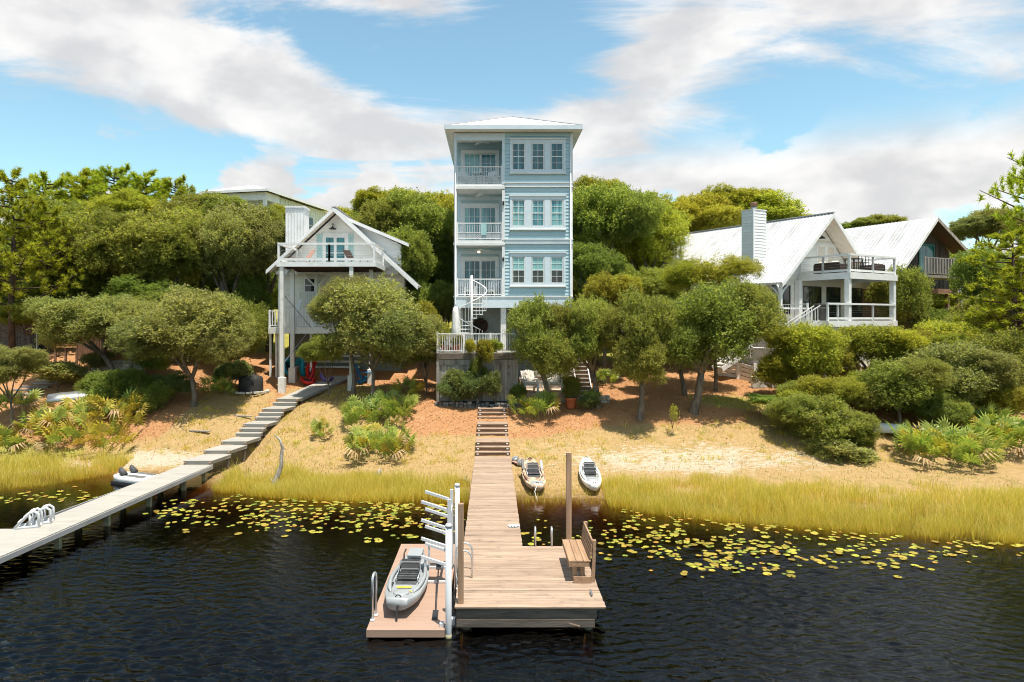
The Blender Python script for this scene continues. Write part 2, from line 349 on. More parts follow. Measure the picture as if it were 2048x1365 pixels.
# ================================================================== terrain and water
SHX = np.array([-400, -60, -30, -22, -17, -13, -10, -6, -2, 0, 4, 8, 12, 16, 22, 30, 60, 400.])
SHY = np.array([24, 25, 26.6, 27.4, 28.3, 28.0, 26.2, 25.3, 24.8, 24.5, 24.3, 23.6, 22.9, 22.3, 21.6, 21, 20, 20.])
PU = np.array([-500, 0, 10, 18, 22, 24.3, 27, 29, 31, 33, 34.3, 36.5, 38.5, 42, 50, 62, 90, 900.])
PZ = np.array([-3.5, -3.2, -2.3, -1.35, -.42, 0, .26, .42, 1.08, 1.85, 2.16, 2.52, 2.85, 3.5, 4.9, 6.6, 7.5, 8.0])
def shore(x): return np.interp(x, SHX, SHY)
def ground(x, y):
    x = np.asarray(x, float); y = np.asarray(y, float); s = shore(x)
    u = np.where(y < 32, 24.3 + (y - s) * (32 - 24.3) / (32 - s), y)
    u = np.where(y < s, 24.3 + (y - s), u)
    z = np.interp(u, PU, PZ)
    z = z + 0.95 / (1 + np.exp(-(y - 36.5) * .9)) / (1 + np.exp((x + 14.5) * .9)) * np.clip((90 - y) / 40, 0, 1)
    z = z + (np.sin(x * 1.3 + y * .7) * np.sin(y * 1.1 - x * .4)) * .035 * np.clip((y - s) / 2, 0, 1)
    z = z + .10 * np.sin(x * .45 + 1) * np.sin(y * .5) * np.clip((y - s - 2) / 4, 0, 1)
    px_ = -11.8 + .2 * (y - 27.3)
    z = z - .30 * np.exp(-((x - px_) / 1.0) ** 2) * np.clip((y - 27) / 2, 0, 1) * np.clip((41 - y) / 2, 0, 1)
    return z
def G(x, y): return float(ground(x, y))
def PG(px, py, y0=18., y1=70.):
    'ground point seen at photo pixel'
    a = y0
    while a < y1:
        if G(XX(px, a), a) >= ZZ(py, a): break
        a += .1
    return Vector((XX(px, a), a, G(XX(px, a), a)))

gx = np.concatenate([[-900, -400, -200, -120, -80, -60], np.arange(-48, 48.01, .3), [60, 80, 120, 200, 400, 900]])
gy = np.concatenate([[-300, -100, -40, -10, 5], np.arange(12, 18, .8), np.arange(18, 46, .25), np.arange(46, 70, 1.), [75, 85, 100, 130, 200, 400, 900]])
nx, ny = len(gx), len(gy)
GX, GY = np.meshgrid(gx, gy); GZ = ground(GX, GY)
rngg = np.random.default_rng(3)
GZ = GZ + rngg.normal(0, .012, GZ.shape) * (GY > shore(GX)) * (GY < 46)
V = np.stack([GX, GY, GZ], -1).reshape(-1, 3)
ii = (np.arange(ny - 1)[:, None] * nx + np.arange(nx - 1)[None, :]).ravel()
FC = np.stack([ii, ii + 1, ii + 1 + nx, ii + nx], -1)

# what covers the ground: sand / dry grass / orange pine straw, as real cover
def sm(a, b, x): t = np.clip((x - a) / (b - a), 0, 1); return t * t * (3 - 2 * t)
def cover(x, y):
    s = shore(x); d = y - s
    wob = np.sin(x * .9) * .5 + np.sin(x * .37 + 2) * .7
    straw = sm(29.8, 32.6, y + wob * .5 - sm(4, 9, x) * .6 + sm(10, 13, x) * 0)
    lawn_l = sm(-11.8, -10.4, x) * (1 - sm(-5.2, -3.4, x)) * (1 - sm(37, 38.5, y))          # yellow lawn beside the left stairs
    straw = straw * (1 - lawn_l * .92)
    lawn_r = np.exp(-((x - 12.2) / 2.6) ** 2 - ((y - 34.6) / 1.5) ** 2) + .8 * np.exp(-((x - 14) / 2) ** 2 - ((y - 31.5) / 1.6) ** 2)
    straw = straw * (1 - np.clip(lawn_r, 0, 1) * .85)
    strip = sm(-15.5, -14.5, x) * (1 - sm(-11.8, -11, x)) * (1 - sm(36, 37.5, y)) * .75
    straw = straw * (1 - strip)
    sand_r = np.exp(-((x - 8) / 7.0) ** 2 - ((y - 28.4) / 2.2) ** 2)
    sand_l = np.exp(-((x + 15.3) / 3.4) ** 2 - ((y - 29.6) / 1.0) ** 2)
    sand = np.clip(sand_r * .60 + sand_l * .85 + .16 * np.exp(-((y - 29) / 3) ** 2), 0, 1)
    lush = np.clip(lawn_r * .8 + sm(-17.5, -19, x) * (1 - sm(33, 34.5, y)) + .35 * lawn_l, 0, 1)
    far = sm(41, 45, y); straw = straw * (1 - .9 * far); lush = np.clip(lush + far, 0, 1); sand = sand * (1 - far)
    return straw, sand, lush
cs, cn, cl = cover(V[:, 0], V[:, 1])
me = np_faces('ground', V, FC, bpy.data.materials.new('ground'))
ca = me.attributes.new('cover', 'FLOAT_COLOR', 'POINT')
ca.data.foreach_set('color', np.stack([cs, cn, cl, np.ones_like(cs)], -1).astype(np.float32).ravel())
me.polygons.foreach_set('use_smooth', np.ones(len(me.polygons), bool))
gm = me.materials[0]; gm.use_nodes = True; gm.node_tree.nodes.clear(); t = NT(gm.node_tree)
pos = t.node('ShaderNodeNewGeometry').outputs['Position']
at = t.node('ShaderNodeAttribute', attribute_name='cover'); sep = t.node('ShaderNodeSeparateColor'); t.l.new(at.outputs['Color'], sep.inputs[0])
n1 = t.noise(pos, .9, 6, .62); n2 = t.noise(pos, 5.5, 6, .68); n3 = t.noise(t.mapv(pos, scale=(.5, 1.6, 1)), 22, 4, .7); n4 = t.noise(pos, 2.1, 5, .6, .6)
nb = t.m('ADD', t.m('MULTIPLY', n1, .30), t.m('ADD', t.m('MULTIPLY', n2, .40), t.m('MULTIPLY', n3, .30)))
def gate(w, width=.08):
    th = t.m('SUBTRACT', 1.0, w); th = t.m('MULTIPLY_ADD', th, .62, .19)
    return t.ramp(t.m('SUBTRACT', nb, th), -width, width)
grass = t.mix(t.ramp(n2, .35, .7), (.40, .265, .110), (.50, .345, .165))
grass = t.mix(t.ramp(n4, .50, .72, 0, .8), grass, (.25, .225, .050))
grass = t.mix(t.ramp(n3, .45, .75, 0, .7), grass, (.52, .33, .165))
lush = t.mix(t.ramp(n2, .3, .7), (.26, .255, .05), (.42, .36, .09))
c = t.mix(gate(sep.outputs[2]), grass, lush)
sandc = t.mix(t.ramp(n3, .35, .7), (.60, .52, .40), (.46, .37, .26))
sandc = t.mix(t.ramp(n2, .54, .7, 0, .7), sandc, (.34, .25, .12))
sn = t.m('ADD', t.m('MULTIPLY', t.noise(t.mapv(pos, scale=(.45, 1.5, 1)), 6.5, 6, .75), .7), t.m('MULTIPLY', n1, .3))
sg_ = t.ramp(t.m('SUBTRACT', sn, t.m('MULTIPLY_ADD', t.m('SUBTRACT', 1.0, sep.outputs[1]), .36, .345)), -.035, .045)
c = t.mix(sg_, c, sandc)
straw = t.mix(t.ramp(n3, .3, .7), (.40, .185, .078), (.54, .305, .150))
straw = t.mix(t.ramp(n2, .5, .75, 0, .6), straw, (.22, .105, .05))
straw = t.mix(t.ramp(n1, .55, .75, 0, .5), straw, (.55, .36, .185))
c = t.mix(gate(sep.outputs[0], .05), c, straw)
sz = t.node('ShaderNodeSeparateXYZ'); t.l.new(pos, sz.inputs[0])
mud = t.mix(t.ramp(n2, .3, .7), (.20, .12, .05), (.30, .19, .085))
c = t.mix(t.ramp(t.m('ADD', sz.outputs[2], t.m('MULTIPLY', n2, .16)), .20, .06), c, mud)
b = t.node('ShaderNodeBsdfPrincipled'); t.put(b.inputs['Base Color'], c); b.inputs['Roughness'].default_value = .92; b.inputs['Specular IOR Level'].default_value = .1
bn = t.node('ShaderNodeBump'); bn.inputs['Distance'].default_value = .07; t.put(bn.inputs['Height'], t.m('ADD', n3, t.m('MULTIPLY', n2, .8))); t.l.new(bn.outputs[0], b.inputs['Normal'])
o = t.node('ShaderNodeOutputMaterial'); t.l.new(b.outputs[0], o.inputs[0])
tag(link('ground', me), kind='structure')

# ---- lake: a closed body of tea-coloured water with rippled surface
wm = bpy.data.materials.new('lake_water'); wm.use_nodes = True; wm.node_tree.nodes.clear(); t = NT(wm.node_tree)
pos = t.node('ShaderNodeNewGeometry').outputs['Position']
w2 = t.noise(t.mapv(pos, scale=(.8, 1.5, 1), rot=(0, 0, R(-18))), 7.0, 3, .55, .4)
sy = t.node('ShaderNodeSeparateXYZ'); t.l.new(pos, sy.inputs[0])
calm = t.ramp(sy.outputs[1], 17.0, 23.5, 1.0, .30)       # sheltered water lies calmer by the reeds
h = t.m('MULTIPLY', t.m('MULTIPLY', w2, .012), calm)
bn = t.node('ShaderNodeBump'); bn.inputs['Strength'].default_value = 1; bn.inputs['Distance'].default_value = 1.0; t.put(bn.inputs['Height'], h)
fr = t.node('ShaderNodeFresnel'); fr.inputs[0].default_value = 1.42; t.l.new(bn.outputs[0], fr.inputs['Normal'])
gl = t.node('ShaderNodeBsdfGlossy'); gl.inputs['Roughness'].default_value = .02; t.l.new(bn.outputs[0], gl.inputs['Normal'])
tp = t.node('ShaderNodeBsdfTransparent')
mx = t.node('ShaderNodeMixShader'); t.l.new(fr.outputs[0], mx.inputs[0]); t.l.new(tp.outputs[0], mx.inputs[1]); t.l.new(gl.outputs[0], mx.inputs[2])
va = t.node('ShaderNodeVolumeAbsorption'); va.inputs['Color'].default_value = (.66, .48, .10, 1); va.inputs['Density'].default_value = 6.0
o = t.node('ShaderNodeOutputMaterial'); t.l.new(mx.outputs[0], o.inputs[0]); t.l.new(va.outputs[0], o.inputs[1])
wxs = np.concatenate([[-880, -300, -100, -50, -30, -22], np.arange(-15.5, 17.0, .05), [24, 30, 50, 100, 300, 880]])
wys = np.concatenate([[-290, -100, -40, -15, -5, 2, 6, 8], np.arange(10.5, 19, .038), np.arange(19, 24.4, .09), [25, 26, 28, 31, 34]])
AX, AY = np.meshgrid(wxs, wys); gw_ = np.random.default_rng(21); HZ = np.zeros_like(AX)
for i in range(64):
    lam = .125 * (3.0 ** gw_.random()); th_ = R(84) + gw_.normal(0, .42); kx, ky = math.cos(th_) * 6.2832 / lam, math.sin(th_) * 6.2832 / lam
    HZ += (.050 * lam / 6.2832) * np.sin(kx * AX + ky * AY + gw_.uniform(0, 6.28) + .8 * np.sin(.7 * AX + i) + .6 * np.sin(.9 * AY + 2 * i))
gust = .65 + .55 * np.sin(AX * .33 + 1.1 * np.sin(AY * .21)) * np.sin(AY * .45 + AX * .12)
HZ *= np.clip(gust, .25, 1.2) * np.clip((22.8 - AY) / 5.5, .10, 1) * (AY > 10.4) * (AX > -15.6) * (AX < 16.9)
WV = np.stack([AX, AY, HZ], -1).reshape(-1, 3); wn, wk = len(wxs), len(wys); nv = len(WV)
WV = np.concatenate([WV, [[-880, -290, -6], [880, -290, -6], [880, 34, -6], [-880, 34, -6]]])
ii = (np.arange(wk - 1)[:, None] * wn + np.arange(wn - 1)[None, :]).ravel(); wf = [tuple(f) for f in np.stack([ii, ii + 1, ii + 1 + wn, ii + wn], -1).tolist()]
wf += [tuple([nv, nv + 1] + list(range(wn - 1, -1, -1))), tuple([nv + 2, nv + 3] + list(range((wk - 1) * wn, wk * wn))), tuple([nv + 1, nv + 2] + list(range(wk * wn - 1, 0, -wn))), tuple([nv + 3, nv] + list(range(0, wk * wn, wn))), (nv, nv + 3, nv + 2, nv + 1)]
wme = bpy.data.meshes.new('lake_water'); wme.from_pydata(WV.tolist(), [], wf); wme.materials.append(wm)
wme.polygons.foreach_set('use_smooth', np.array([True] * len(ii) + [False] * 5))
tag(link('lake_water', wme), kind='structure')

# ================================================================== wooden pier
DZ = .52
PX0, PX1, WX1 = -.755, 2.29, .776
PY0, PY1, WY1 = 13.93, 17.72, 29.2
pier = thing('wooden_pier', 'long weathered wooden pier ending in a square platform over dark water', 'pier')
def boardmesh(name, L, w, th, material):
    return MB().box(0, L, 0, w, 0, th).mesh(name, material, .006)
bw = .1435; gap = .010
bmp = boardmesh('board', PX1 - PX0 + .04, bw - gap, .038, M['dockwood'])
bmw = boardmesh('board', WX1 - PX0, bw - gap, .038, M['dockwood'])
y = PY0 - .03; rr = random.Random(5)
while y < WY1 - .05:
    on = y + bw < PY1 + .05
    link('board', bmp if on else bmw, pier, (PX0 + rr.uniform(-.008, .008) - (.02 if on else 0), y, DZ - .038 + rr.uniform(-.003, .003)), (0, 0, rr.uniform(-.002, .002)))
    y += bw
part('rim_joist', M['darkwood'], pier, (PX0 + .02, PX1 - .16, PY0 + .02, PY0 + .065, DZ - .27, DZ - .042))
part('lower_beam', M['darkwood'], pier, (PX0 + .02, PX1 - .20, PY0 + .005, PY0 + .10, DZ - .43, DZ - .275))
part('side_joist', M['darkwood'], pier, (PX0 + .02, PX0 + .065, PY0 + .07, WY1, DZ - .27, DZ - .042))
part('side_joist', M['darkwood'], pier, (PX1 - .205, PX1 - .16, PY0 + .07, PY1, DZ - .27, DZ - .042))
part('side_joist', M['darkwood'], pier, (WX1 - .065, WX1 - .02, PY1 - .02, WY1, DZ - .27, DZ - .042))
part('back_joist', M['darkwood'], pier, (WX1, PX1 - .21, PY1 - .06, PY1 - .015, DZ - .27, DZ - .042))
for (x, yy) in [(PX0 + .2, PY0 + .22), (PX1 - .32, PY0 + .22), (PX1 - .32, PY1 - .25), (PX0 + .2, PY1 - .25), (WX1 - .2, 20.6), (PX0 + .2, 20.6), (WX1 - .2, 23.6), (PX0 + .2, 23.6), (WX1 - .2, 26.8), (PX0 + .2, 26.8)]:
    MB().tube([(x, yy, -2.6), (x, yy, DZ - .275)], .12, 12).build('piling', M['pile'], pier)
m = MB().bar((1.55, PY0 - .02, DZ - .335), (1.78, PY0 - .012, DZ - .40), .012, .02); m.build('split_batten', M['dockwood'], pier)

tag(part('timber_post', M['postwood'], None, (-.71, -.595, 14.03, 14.14, DZ + .002, DZ + 2.06), bevel=.006), 'square timber post standing at the near left corner of the pier platform', 'post')
tag(part('timber_post', M['postwood'], None, (1.90, 2.035, 17.55, 17.68, DZ + .002, DZ + 2.42), bevel=.006), 'tall square timber post behind the slatted bench', 'post')

# bench
b = thing('wooden_bench', 'wooden bench with slatted back on the right edge of the pier platform', 'bench')
BY0, BY1 = 15.2, 16.66
for k in range(3): part('seat_board', M['benchwood'], b, (1.70 + k * .165, 1.70 + k * .165 + .158, BY0, BY1, DZ + .445, DZ + .485), bevel=.005)
for k in range(5):
    z0 = DZ + .50 + k * .085; x0 = 2.165 + k * .013
    part('back_slat', M['benchwood'], b, (x0, x0 + .036, BY0 + .02, BY1, z0, z0 + .078), bevel=.004)
for yy in (BY0 - .005, BY1 - .09): MB().bar((2.235, yy + .045, DZ - .25), (2.275, yy + .045, DZ + .93), .07, .09, (0, 1, 0)).build('back_post', M['benchwood'], b)
part('front_apron', M['benchwood'], b, (1.705, 1.74, BY0, BY1, DZ + .345, DZ + .443))
part('end_apron', M['benchwood'], b, (1.742, 2.16, BY0 + .004, BY0 + .04, DZ + .345, DZ + .443))
for yy in (BY0 + .12, (BY0 + BY1) / 2, BY1 - .2): 
    for x in (1.80, 1.98): part('leg', M['benchwood'], b, (x, x + .09, yy, yy + .09, DZ + .002, DZ + .443))
part('foot_board', M['benchwood'], b, (1.80, 2.20, BY0 - .06, BY0 - .022, DZ + .002, DZ + .14))

# hand rails of the swim ladders
def hoop(name, label, p0, p1, h, r=.021, rungs=0, over=None, group=None):
    p0, p1 = Vector(p0), Vector(p1); t_ = thing(name, label, 'ladder', (0, 0, 0), 0, group); return t_
def hoop_pts(p0, p1, h, n=8):
    p0, p1 = Vector(p0), Vector(p1); zt_ = max(p0.z, p1.z) + h; e = Vector((p1.x - p0.x, p1.y - p0.y, 0)); mid = (p0 + p1) / 2; mid.z = zt_; rad = e.length / 2; d = e.normalized()
    pts = [p0]
    for i in range(n + 1):
        a = math.pi * (1 - i / n); pts.append(mid + d * rad * math.cos(a) + Vector((0, 0, -rad + rad * math.sin(a))))
    return pts + [p1]
l = thing('swim_ladder', 'pair of curved aluminium ladder hoops on the left edge of the platform', 'ladder')
for yy in (15.45, 15.98):
    MB().tube(hoop_pts((-.84, yy, -.5), (-.47, yy, DZ + .003), .62), .021, 8).build('handrail', M['alu'], l)
for z in (.33, .06, -.2): MB().bar((-.84, 15.45, z), (-.84, 15.98, z), .06, .03).build('rung', M['alu'], l)
MB().bar((-.47, 15.45, DZ + .02), (-.47, 15.98, DZ + .02), .03, .02).build('foot_plate', M['alu'], l)
l = thing('swim_ladder', 'pair of upright ladder hoops on the far edge of the platform beside the bench', 'ladder')
for x in (XX(1071, 17.6), XX(1104, 17.6)):
    MB().tube(hoop_pts((x, 17.6, DZ + .003), (x, 17.85, -.6), .46), .024, 8).build('handrail', M['alu'], l)
for z in (.30, .02, -.25): MB().bar((XX(1071, 17.6), 17.85, z), (XX(1104, 17.6), 17.85, z), .06, .03).build('rung', M['alu'], l)

# small things lying on the pier
m = MB(); rr = random.Random(2)
for i in range(6):
    for j in range(4): pass
V_ = []; F_ = []
for i in range(9):
    for j in range(5):
        a = i / 8 - .5; c_ = j / 4 - .5
        V_.append((a * .34 * (1 - abs(c_) * .6), c_ * .2, .02 + .035 * abs(math.sin(i * 2.1 + j * 1.3))))
for i in range(8):
    for j in range(4): F_.append((i * 5 + j, (i + 1) * 5 + j, (i + 1) * 5 + j + 1, i * 5 + j + 1))
m.add(V_, F_, True); m.add([(v[0], v[1], .004) for v in V_], [f[::-1] for f in F_], True)
tag(m.build('crumpled_towel', M['cloth'], None, loc=(.60, 19.25, DZ + .002)), 'small crumpled white towel on the right edge of the pier walkway', 'towel')
t_ = thing('dock_cleat', 'small dark cleat near the right front corner of the platform', 'cleat')
part('base', M['steel'], t_, (2.07, 2.13, 14.45, 14.60, DZ + .002, DZ + .02))
MB().bar((2.10, 14.38, DZ + .06), (2.10, 14.67, DZ + .05), .03).build('horn', M['steel'], t_); part('stem', M['steel'], t_, (2.085, 2.115, 14.50, 14.55, DZ + .02, DZ + .05))

# ---- pier steps up the slope
st = thing('wooden_stairs', 'wooden steps with lit riser ends climbing from the pier up the straw slope', 'stairs')
RS = .17; ys = 29.2; z = DZ
for gidx in range(3):
    for k in range(3):
        z += RS; k9 = gidx * 3 + k; half = .745 - .008 * k9
        deep = .30 if k < 2 else (1.22 if gidx == 0 else 1.0)
        if gidx == 2 and k == 2: deep = .55
        xc = .01 - .01 * gidx
        part('riser', M['stairwood'], st, (xc - half, xc + half, ys, ys + .035, z - RS - .02, z - .041))
        nb_ = max(1, round((deep + .02) / .145))
        for i in range(nb_):
            part('tread_board', M['dockwood'], st, (xc - half - .015, xc + half + .015, ys - .02 + i * .145, ys - .02 + i * .145 + .138, z - .038, z), bevel=.004)
        for s_ in (-1, 1): part('step_light', M['white'], st, (xc + s_ * (half - .10) - .045, xc + s_ * (half - .10) + .045, ys - .02, ys - .002, z - .105, z - .062))
        if k == 2:
            for s_ in (-1, 1): part('stringer', M['darkwood'], st, (xc + s_ * (half - .02) - .02, xc + s_ * (half - .02) + .02, ys + .04, ys + deep - .02, z - .45, z - .042))
        ys += .28 if k < 2 else (1.2 if gidx == 0 else .98)

# ================================================================== floating dock with kayak rack
FZ = .19; FX0, FX1, FY0, FY1 = -2.515, -.955, 13.6, 18.8
fl = thing('floating_dock', 'tan composite floating dock moored left of the pier platform', 'dock')
part('fascia', M['float'], fl, (FX0, FX1, FY0, FY0 + .03, FZ - .15, FZ - .027)); part('fascia', M['float'], fl, (FX0, FX1, FY1 - .03, FY1, FZ - .15, FZ - .027))
part('fascia', M['float'], fl, (FX0, FX0 + .03, FY0 + .032, FY1 - .032, FZ - .15, FZ - .027)); part('fascia', M['float'], fl, (FX1 - .03, FX1, FY0 + .032, FY1 - .032, FZ - .15, FZ - .027))
fb = MB().box(0, FX1 - FX0, 0, .1375, 0, .025).mesh('board', M['float'], .003)
nfb = int((FY1 - FY0) / .14)
for i in range(nfb): link('board', fb, fl, (FX0, FY0 + i * (FY1 - FY0) / nfb, FZ - .025))
for yy in (FY0 + .1, 15.4, 17.2): part('float_drum', M['black'], fl, (FX0 + .08, FX1 - .08, yy, yy + 1.3, -.3, FZ - .15))
part('corner_bracket', M['pvc'], fl, (FX1 - .11, FX1 - .02, FY0 + .12, FY0 + .24, FZ + .002, FZ + .07)); part('corner_bracket', M['pvc'], fl, (FX1 - .11, FX1 - .02, 16.95, 17.07, FZ + .002, FZ + .07))
part('hinge_arm', M['pvc'], fl, (FX1 + .002, PX0 - .02, FY0 + .48, FY0 + .62, FZ - .12, FZ + .0))
for yy, lab in ((13.66, 'round white vinyl mooring post at the near right corner of the floating dock'), (17.0, 'round white vinyl mooring post between kayak rack and pier walkway')):
    p = thing('mooring_post', lab, 'post', (FX1 + .075, yy, 0)); h_ = FZ + 2.06
    MB().tube([(0, 0, -1.6), (0, 0, h_)], .062, 16).build('sleeve', M['pvc'], p)
    MB().lathe([(.069, h_ - .03), (.069, h_ + .012), (.045, h_ + .04), (.01, h_ + .05)], 16).build('cap', M['pvc'], p)
    MB().lathe([(.064, -.04), (.064, .08)], 16).build('waterline_band', M['greentim'], p)
rk = thing('kayak_rack', 'white vinyl kayak rack with upswept arms on the floating dock', 'rack')
for yy in (16.02, 16.95):
    part('upright', M['pvc'], rk, (FX1 - .10, FX1 - .02, yy - .05, yy + .05, FZ + .07 if yy > 16.5 else FZ + .003, FZ + 1.96))
    for k in range(4):
        zb = FZ + .42 + k * .43
        MB().bar((FX1 - .10, yy, zb), (FX1 - .72, yy, zb + .20), .08, .06).build('arm', M['pvc'], rk)
    MB().bar((FX1 - .62, yy, FZ + .003), (FX1 - .62, yy, FZ + .56), .05, .05).build('support_leg', M['pvc'], rk)
    part('base_rail', M['pvc'], rk, (FX1 - .75, FX1 - .12, yy - .04, yy + .04, FZ + .003, FZ + .05))
part('connector_beam', M['pvc'], rk, (FX1 - .085, FX1 - .035, 16.072, 16.898, FZ + 1.5, FZ + 1.58))
l = thing('boarding_hoop', 'single tall aluminium boarding hoop on the left edge of the floating dock', 'ladder')
MB().tube(hoop_pts((FX0 + .05, 14.02, FZ + .003), (FX0 + .08, 14.26, FZ + .003), .93), .028, 10).build('handrail', M['alu'], l)
for yy, x in ((14.02, .05), (14.26, .08)): MB().lathe([(.055, 0.002), (.055, .02), (.035, .04)], 10, (FX0 + x, yy, FZ)).build('base_flange', M['pvc'], l)

# ================================================================== kayaks
def loft(st_, prof_n=18):
    'st_: list of (y, halfwidth, z_keel, z_rail, z_deckcentre); cross-section ring'
    vs = []; fs = []; n = prof_n
    for (yy, w, zk, zr, zd) in st_:
        for j in range(n):
            a = 2 * math.pi * j / n; c_, s_ = math.cos(a), math.sin(a)
            x = w * math.copysign(abs(c_) ** .75, c_)
            z_ = zr + (zd - zr) * max(0, s_) ** .8 if s_ >= 0 else zr + (zk - zr) * abs(s_) ** .65
            vs.append((x, yy, z_))
    k = len(st_)
    for i in range(k - 1):
        for j in range(n):
            j2 = (j + 1) % n; fs.append((i * n + j, i * n + j2, (i + 1) * n + j2, (i + 1) * n + j))
    fs += [tuple(range(n - 1, -1, -1)), tuple(range((k - 1) * n, k * n))]
    return vs, fs
def kayak(name, label, L, Wd, hull, kind, loc, rot, square=False):
    k = thing(name, label, 'kayak'); k.location = loc; k.rotation_euler = rot
    hw = Wd / 2; st_ = []
    for i in range(15):
        u = i / 14; yy = (u - .5) * L
        w = hw * max(.05, math.sin(math.pi * (.06 + .88 * u))) ** .62
        if square and u < .25: w = max(w, hw * (.52 + 1.6 * u))
        rock = .16 * abs(2 * u - 1) ** 3; st_.append((yy, min(w, hw), .02 + rock, .27 + rock * .8, .29 + rock * .95))
    v, f = loft(st_); MB().add(v, f, True).build('hull', hull, k)
    # raised gunwales round the cockpit
    for s_ in (-1, 1):
        pts = [(s_ * hw * .82 * max(.3, math.sin(math.pi * (.12 + .76 * t_))) ** .4, (-.30 + .58 * t_) * L, .33) for t_ in np.linspace(0, 1, 9)]
        MB().tube(pts, [.02] + [.045] * 7 + [.02], 8).build('gunwale', hull, k)
        part('side_tray', M['black'], k, (s_ * hw * .60, s_ * hw * .76, -.22 * L, -.10 * L, .29, .312)); part('side_tray', M['black'], k, (s_ * hw * .58, s_ * hw * .74, .12 * L, .20 * L, .29, .312))
    part('cockpit_floor', M['seatcloth'], k, (-hw * .52, hw * .52, -.13 * L, .17 * L, .285, .305), bevel=.008)
    s = MB()
    s.box(-.22, .22, -.07 * L, .06 * L, .33, .37); sb = s.build('seat', M['seatcloth'], k, .01)
    MB().bar((0, .07 * L, .36), (0, .125 * L, .60), .40, .03).build('backrest', M['black'], k)
    for yy in (-.05, .0, .05): MB().bar((-.22, yy * L, .377), (.22, yy * L, .377), .05, .012).build('seat_strap', M['black'], k)
    for u_ in (.25, .8): MB().bar((-.21, (.07 + .055 * u_) * L - .03, .36 + .24 * u_), (.21, (.07 + .055 * u_) * L - .03, .36 + .24 * u_), .03, .02).build('back_strap', M['alu'], k)
    for s_ in (-1, 1): MB().tube([(s_ * .24, -.08 * L, .31), (s_ * .25, -.07 * L, .38), (s_ * .25, .06 * L, .38), (s_ * .22, .125 * L, .58)], .015, 6).build('seat_frame', M['alu'], k)
    MB().lathe([(.17, .0), (.17, .02), (.14, .035), (.02, .04)], 18, (0, -.33 * L, .345)).build('bow_hatch', hull, k)
    MB().lathe([(.12, .0), (.12, .02), (.10, .03), (.02, .035)], 18, (0, .32 * L, .345)).build('stern_hatch', M['black'], k)
    for yy in (-.47, .47): MB().tube(hoop_pts((-.06, yy * L, .40), (.06, yy * L, .40), .07, 5), .012, 6).build('carry_handle', M['black'], k)
    return k
k1 = kayak('fishing_kayak', 'grey fishing kayak with black seat resting on the tan floating dock', 2.95, .90, M['hullgrey'], 'grey', (XX(817, 15.6), 15.55, FZ + .0), (0, 0, R(-1.5)), True)
part('sticker', M['yellow'], k1, (-.16, .16, -.215 * 2.95, -.185 * 2.95, .318, .326))
m = MB()
for i, dx_ in enumerate((-.16, -.07, .02, .12)): m.bar((dx_, -.94, .345), (dx_ + .05, -.84, .340), .02, .008); m.bar((dx_ + .05, -.84, .340), (dx_ + .10, -.93, .345), .018, .008)
m.build('bow_lettering', M['yellow'], k1)
for x, yy in ((-.20, .62), (.12, .60)): MB().lathe([(.09, 0), (.10, .03), (.10, .06), (.02, .085)], 14, (x, yy, .32)).build('gear_reel', M['black'], k1)
MB().tube([(-.20, .62, .40), (-.20, .70, .62), (-.18, .86, .66)], .018, 6).build('tiller', M['black'], k1)
MB().bar((0, .95, .45), (.02, 1.35, .50), .34, .05).build('stern_crate_lid', M['hullgrey'], k1)
MB().bar((.0, -1.50, .30), (0, -1.58, .02), .03, .05).build('skeg', M['black'], k1)
pd = thing('kayak_paddle', 'dark paddle leaning along the right side of the grey kayak on the floating dock', 'paddle')
MB().tube([(-1.20, 14.45, FZ + .03), (-1.26, 15.9, FZ + .36)], .016, 8).build('shaft', M['black'], pd)
MB().bar((-1.19, 14.05, FZ + .02), (-1.20, 14.45, FZ + .03), .12, .014).build('blade', M['black'], pd); MB().bar((-1.26, 15.9, FZ + .36), (-1.27, 16.25, FZ + .43), .12, .014).build('blade', M['black'], pd)
# two kayaks pulled up on the sand
for (px, ya, hull, kd, lab, sq) in ((1068, 26.1, M['hulltan'], 'tan', 'brown camouflage fishing kayak pulled up on the sand beside the pier', True), (1183, 26.1, M['hullwhite'], 'white', 'white kayak with dark seat pulled up on the sand right of the brown one', False)):
    xk = XX(px, ya - .4); za, zb = G(xk, ya - 1.3), G(xk, ya + 1.3); pit = math.atan2(zb - za, 2.6)
    kk = kayak('beached_kayak', lab, 3.2, .88 if sq else .80, hull, kd, (xk, ya, (za + zb) / 2 + .02), (pit, 0, R(2 if sq else -2)), sq)
    if sq:
        part('deck_pad', M['hullgrey'], kk, (-.22, .22, -1.5, -1.2, .40, .415)); MB().bar((-.36, .35, .33), (-.38, .72, .62), .10, .16).build('side_gear', M['black'], kk)
        MB().bar((.36, .3, .33), (.37, .8, .52), .10, .14).build('side_gear', M['steel'], kk)
        MB().tube([(0, -1.5, .42), (-.12, -1.75, .2), (-.05, -2.1, -.02)], .012, 6).build('tow_rope', M['cloth'], kk)
    else:
        part('deck_pad', M['hullgrey'], kk, (-.24, .24, -.95, -.58, .325, .34)); MB().bar((-.2, .5, .35), (.2, .62, .50), .3, .12).build('gear_bag', M['cushion'], kk)
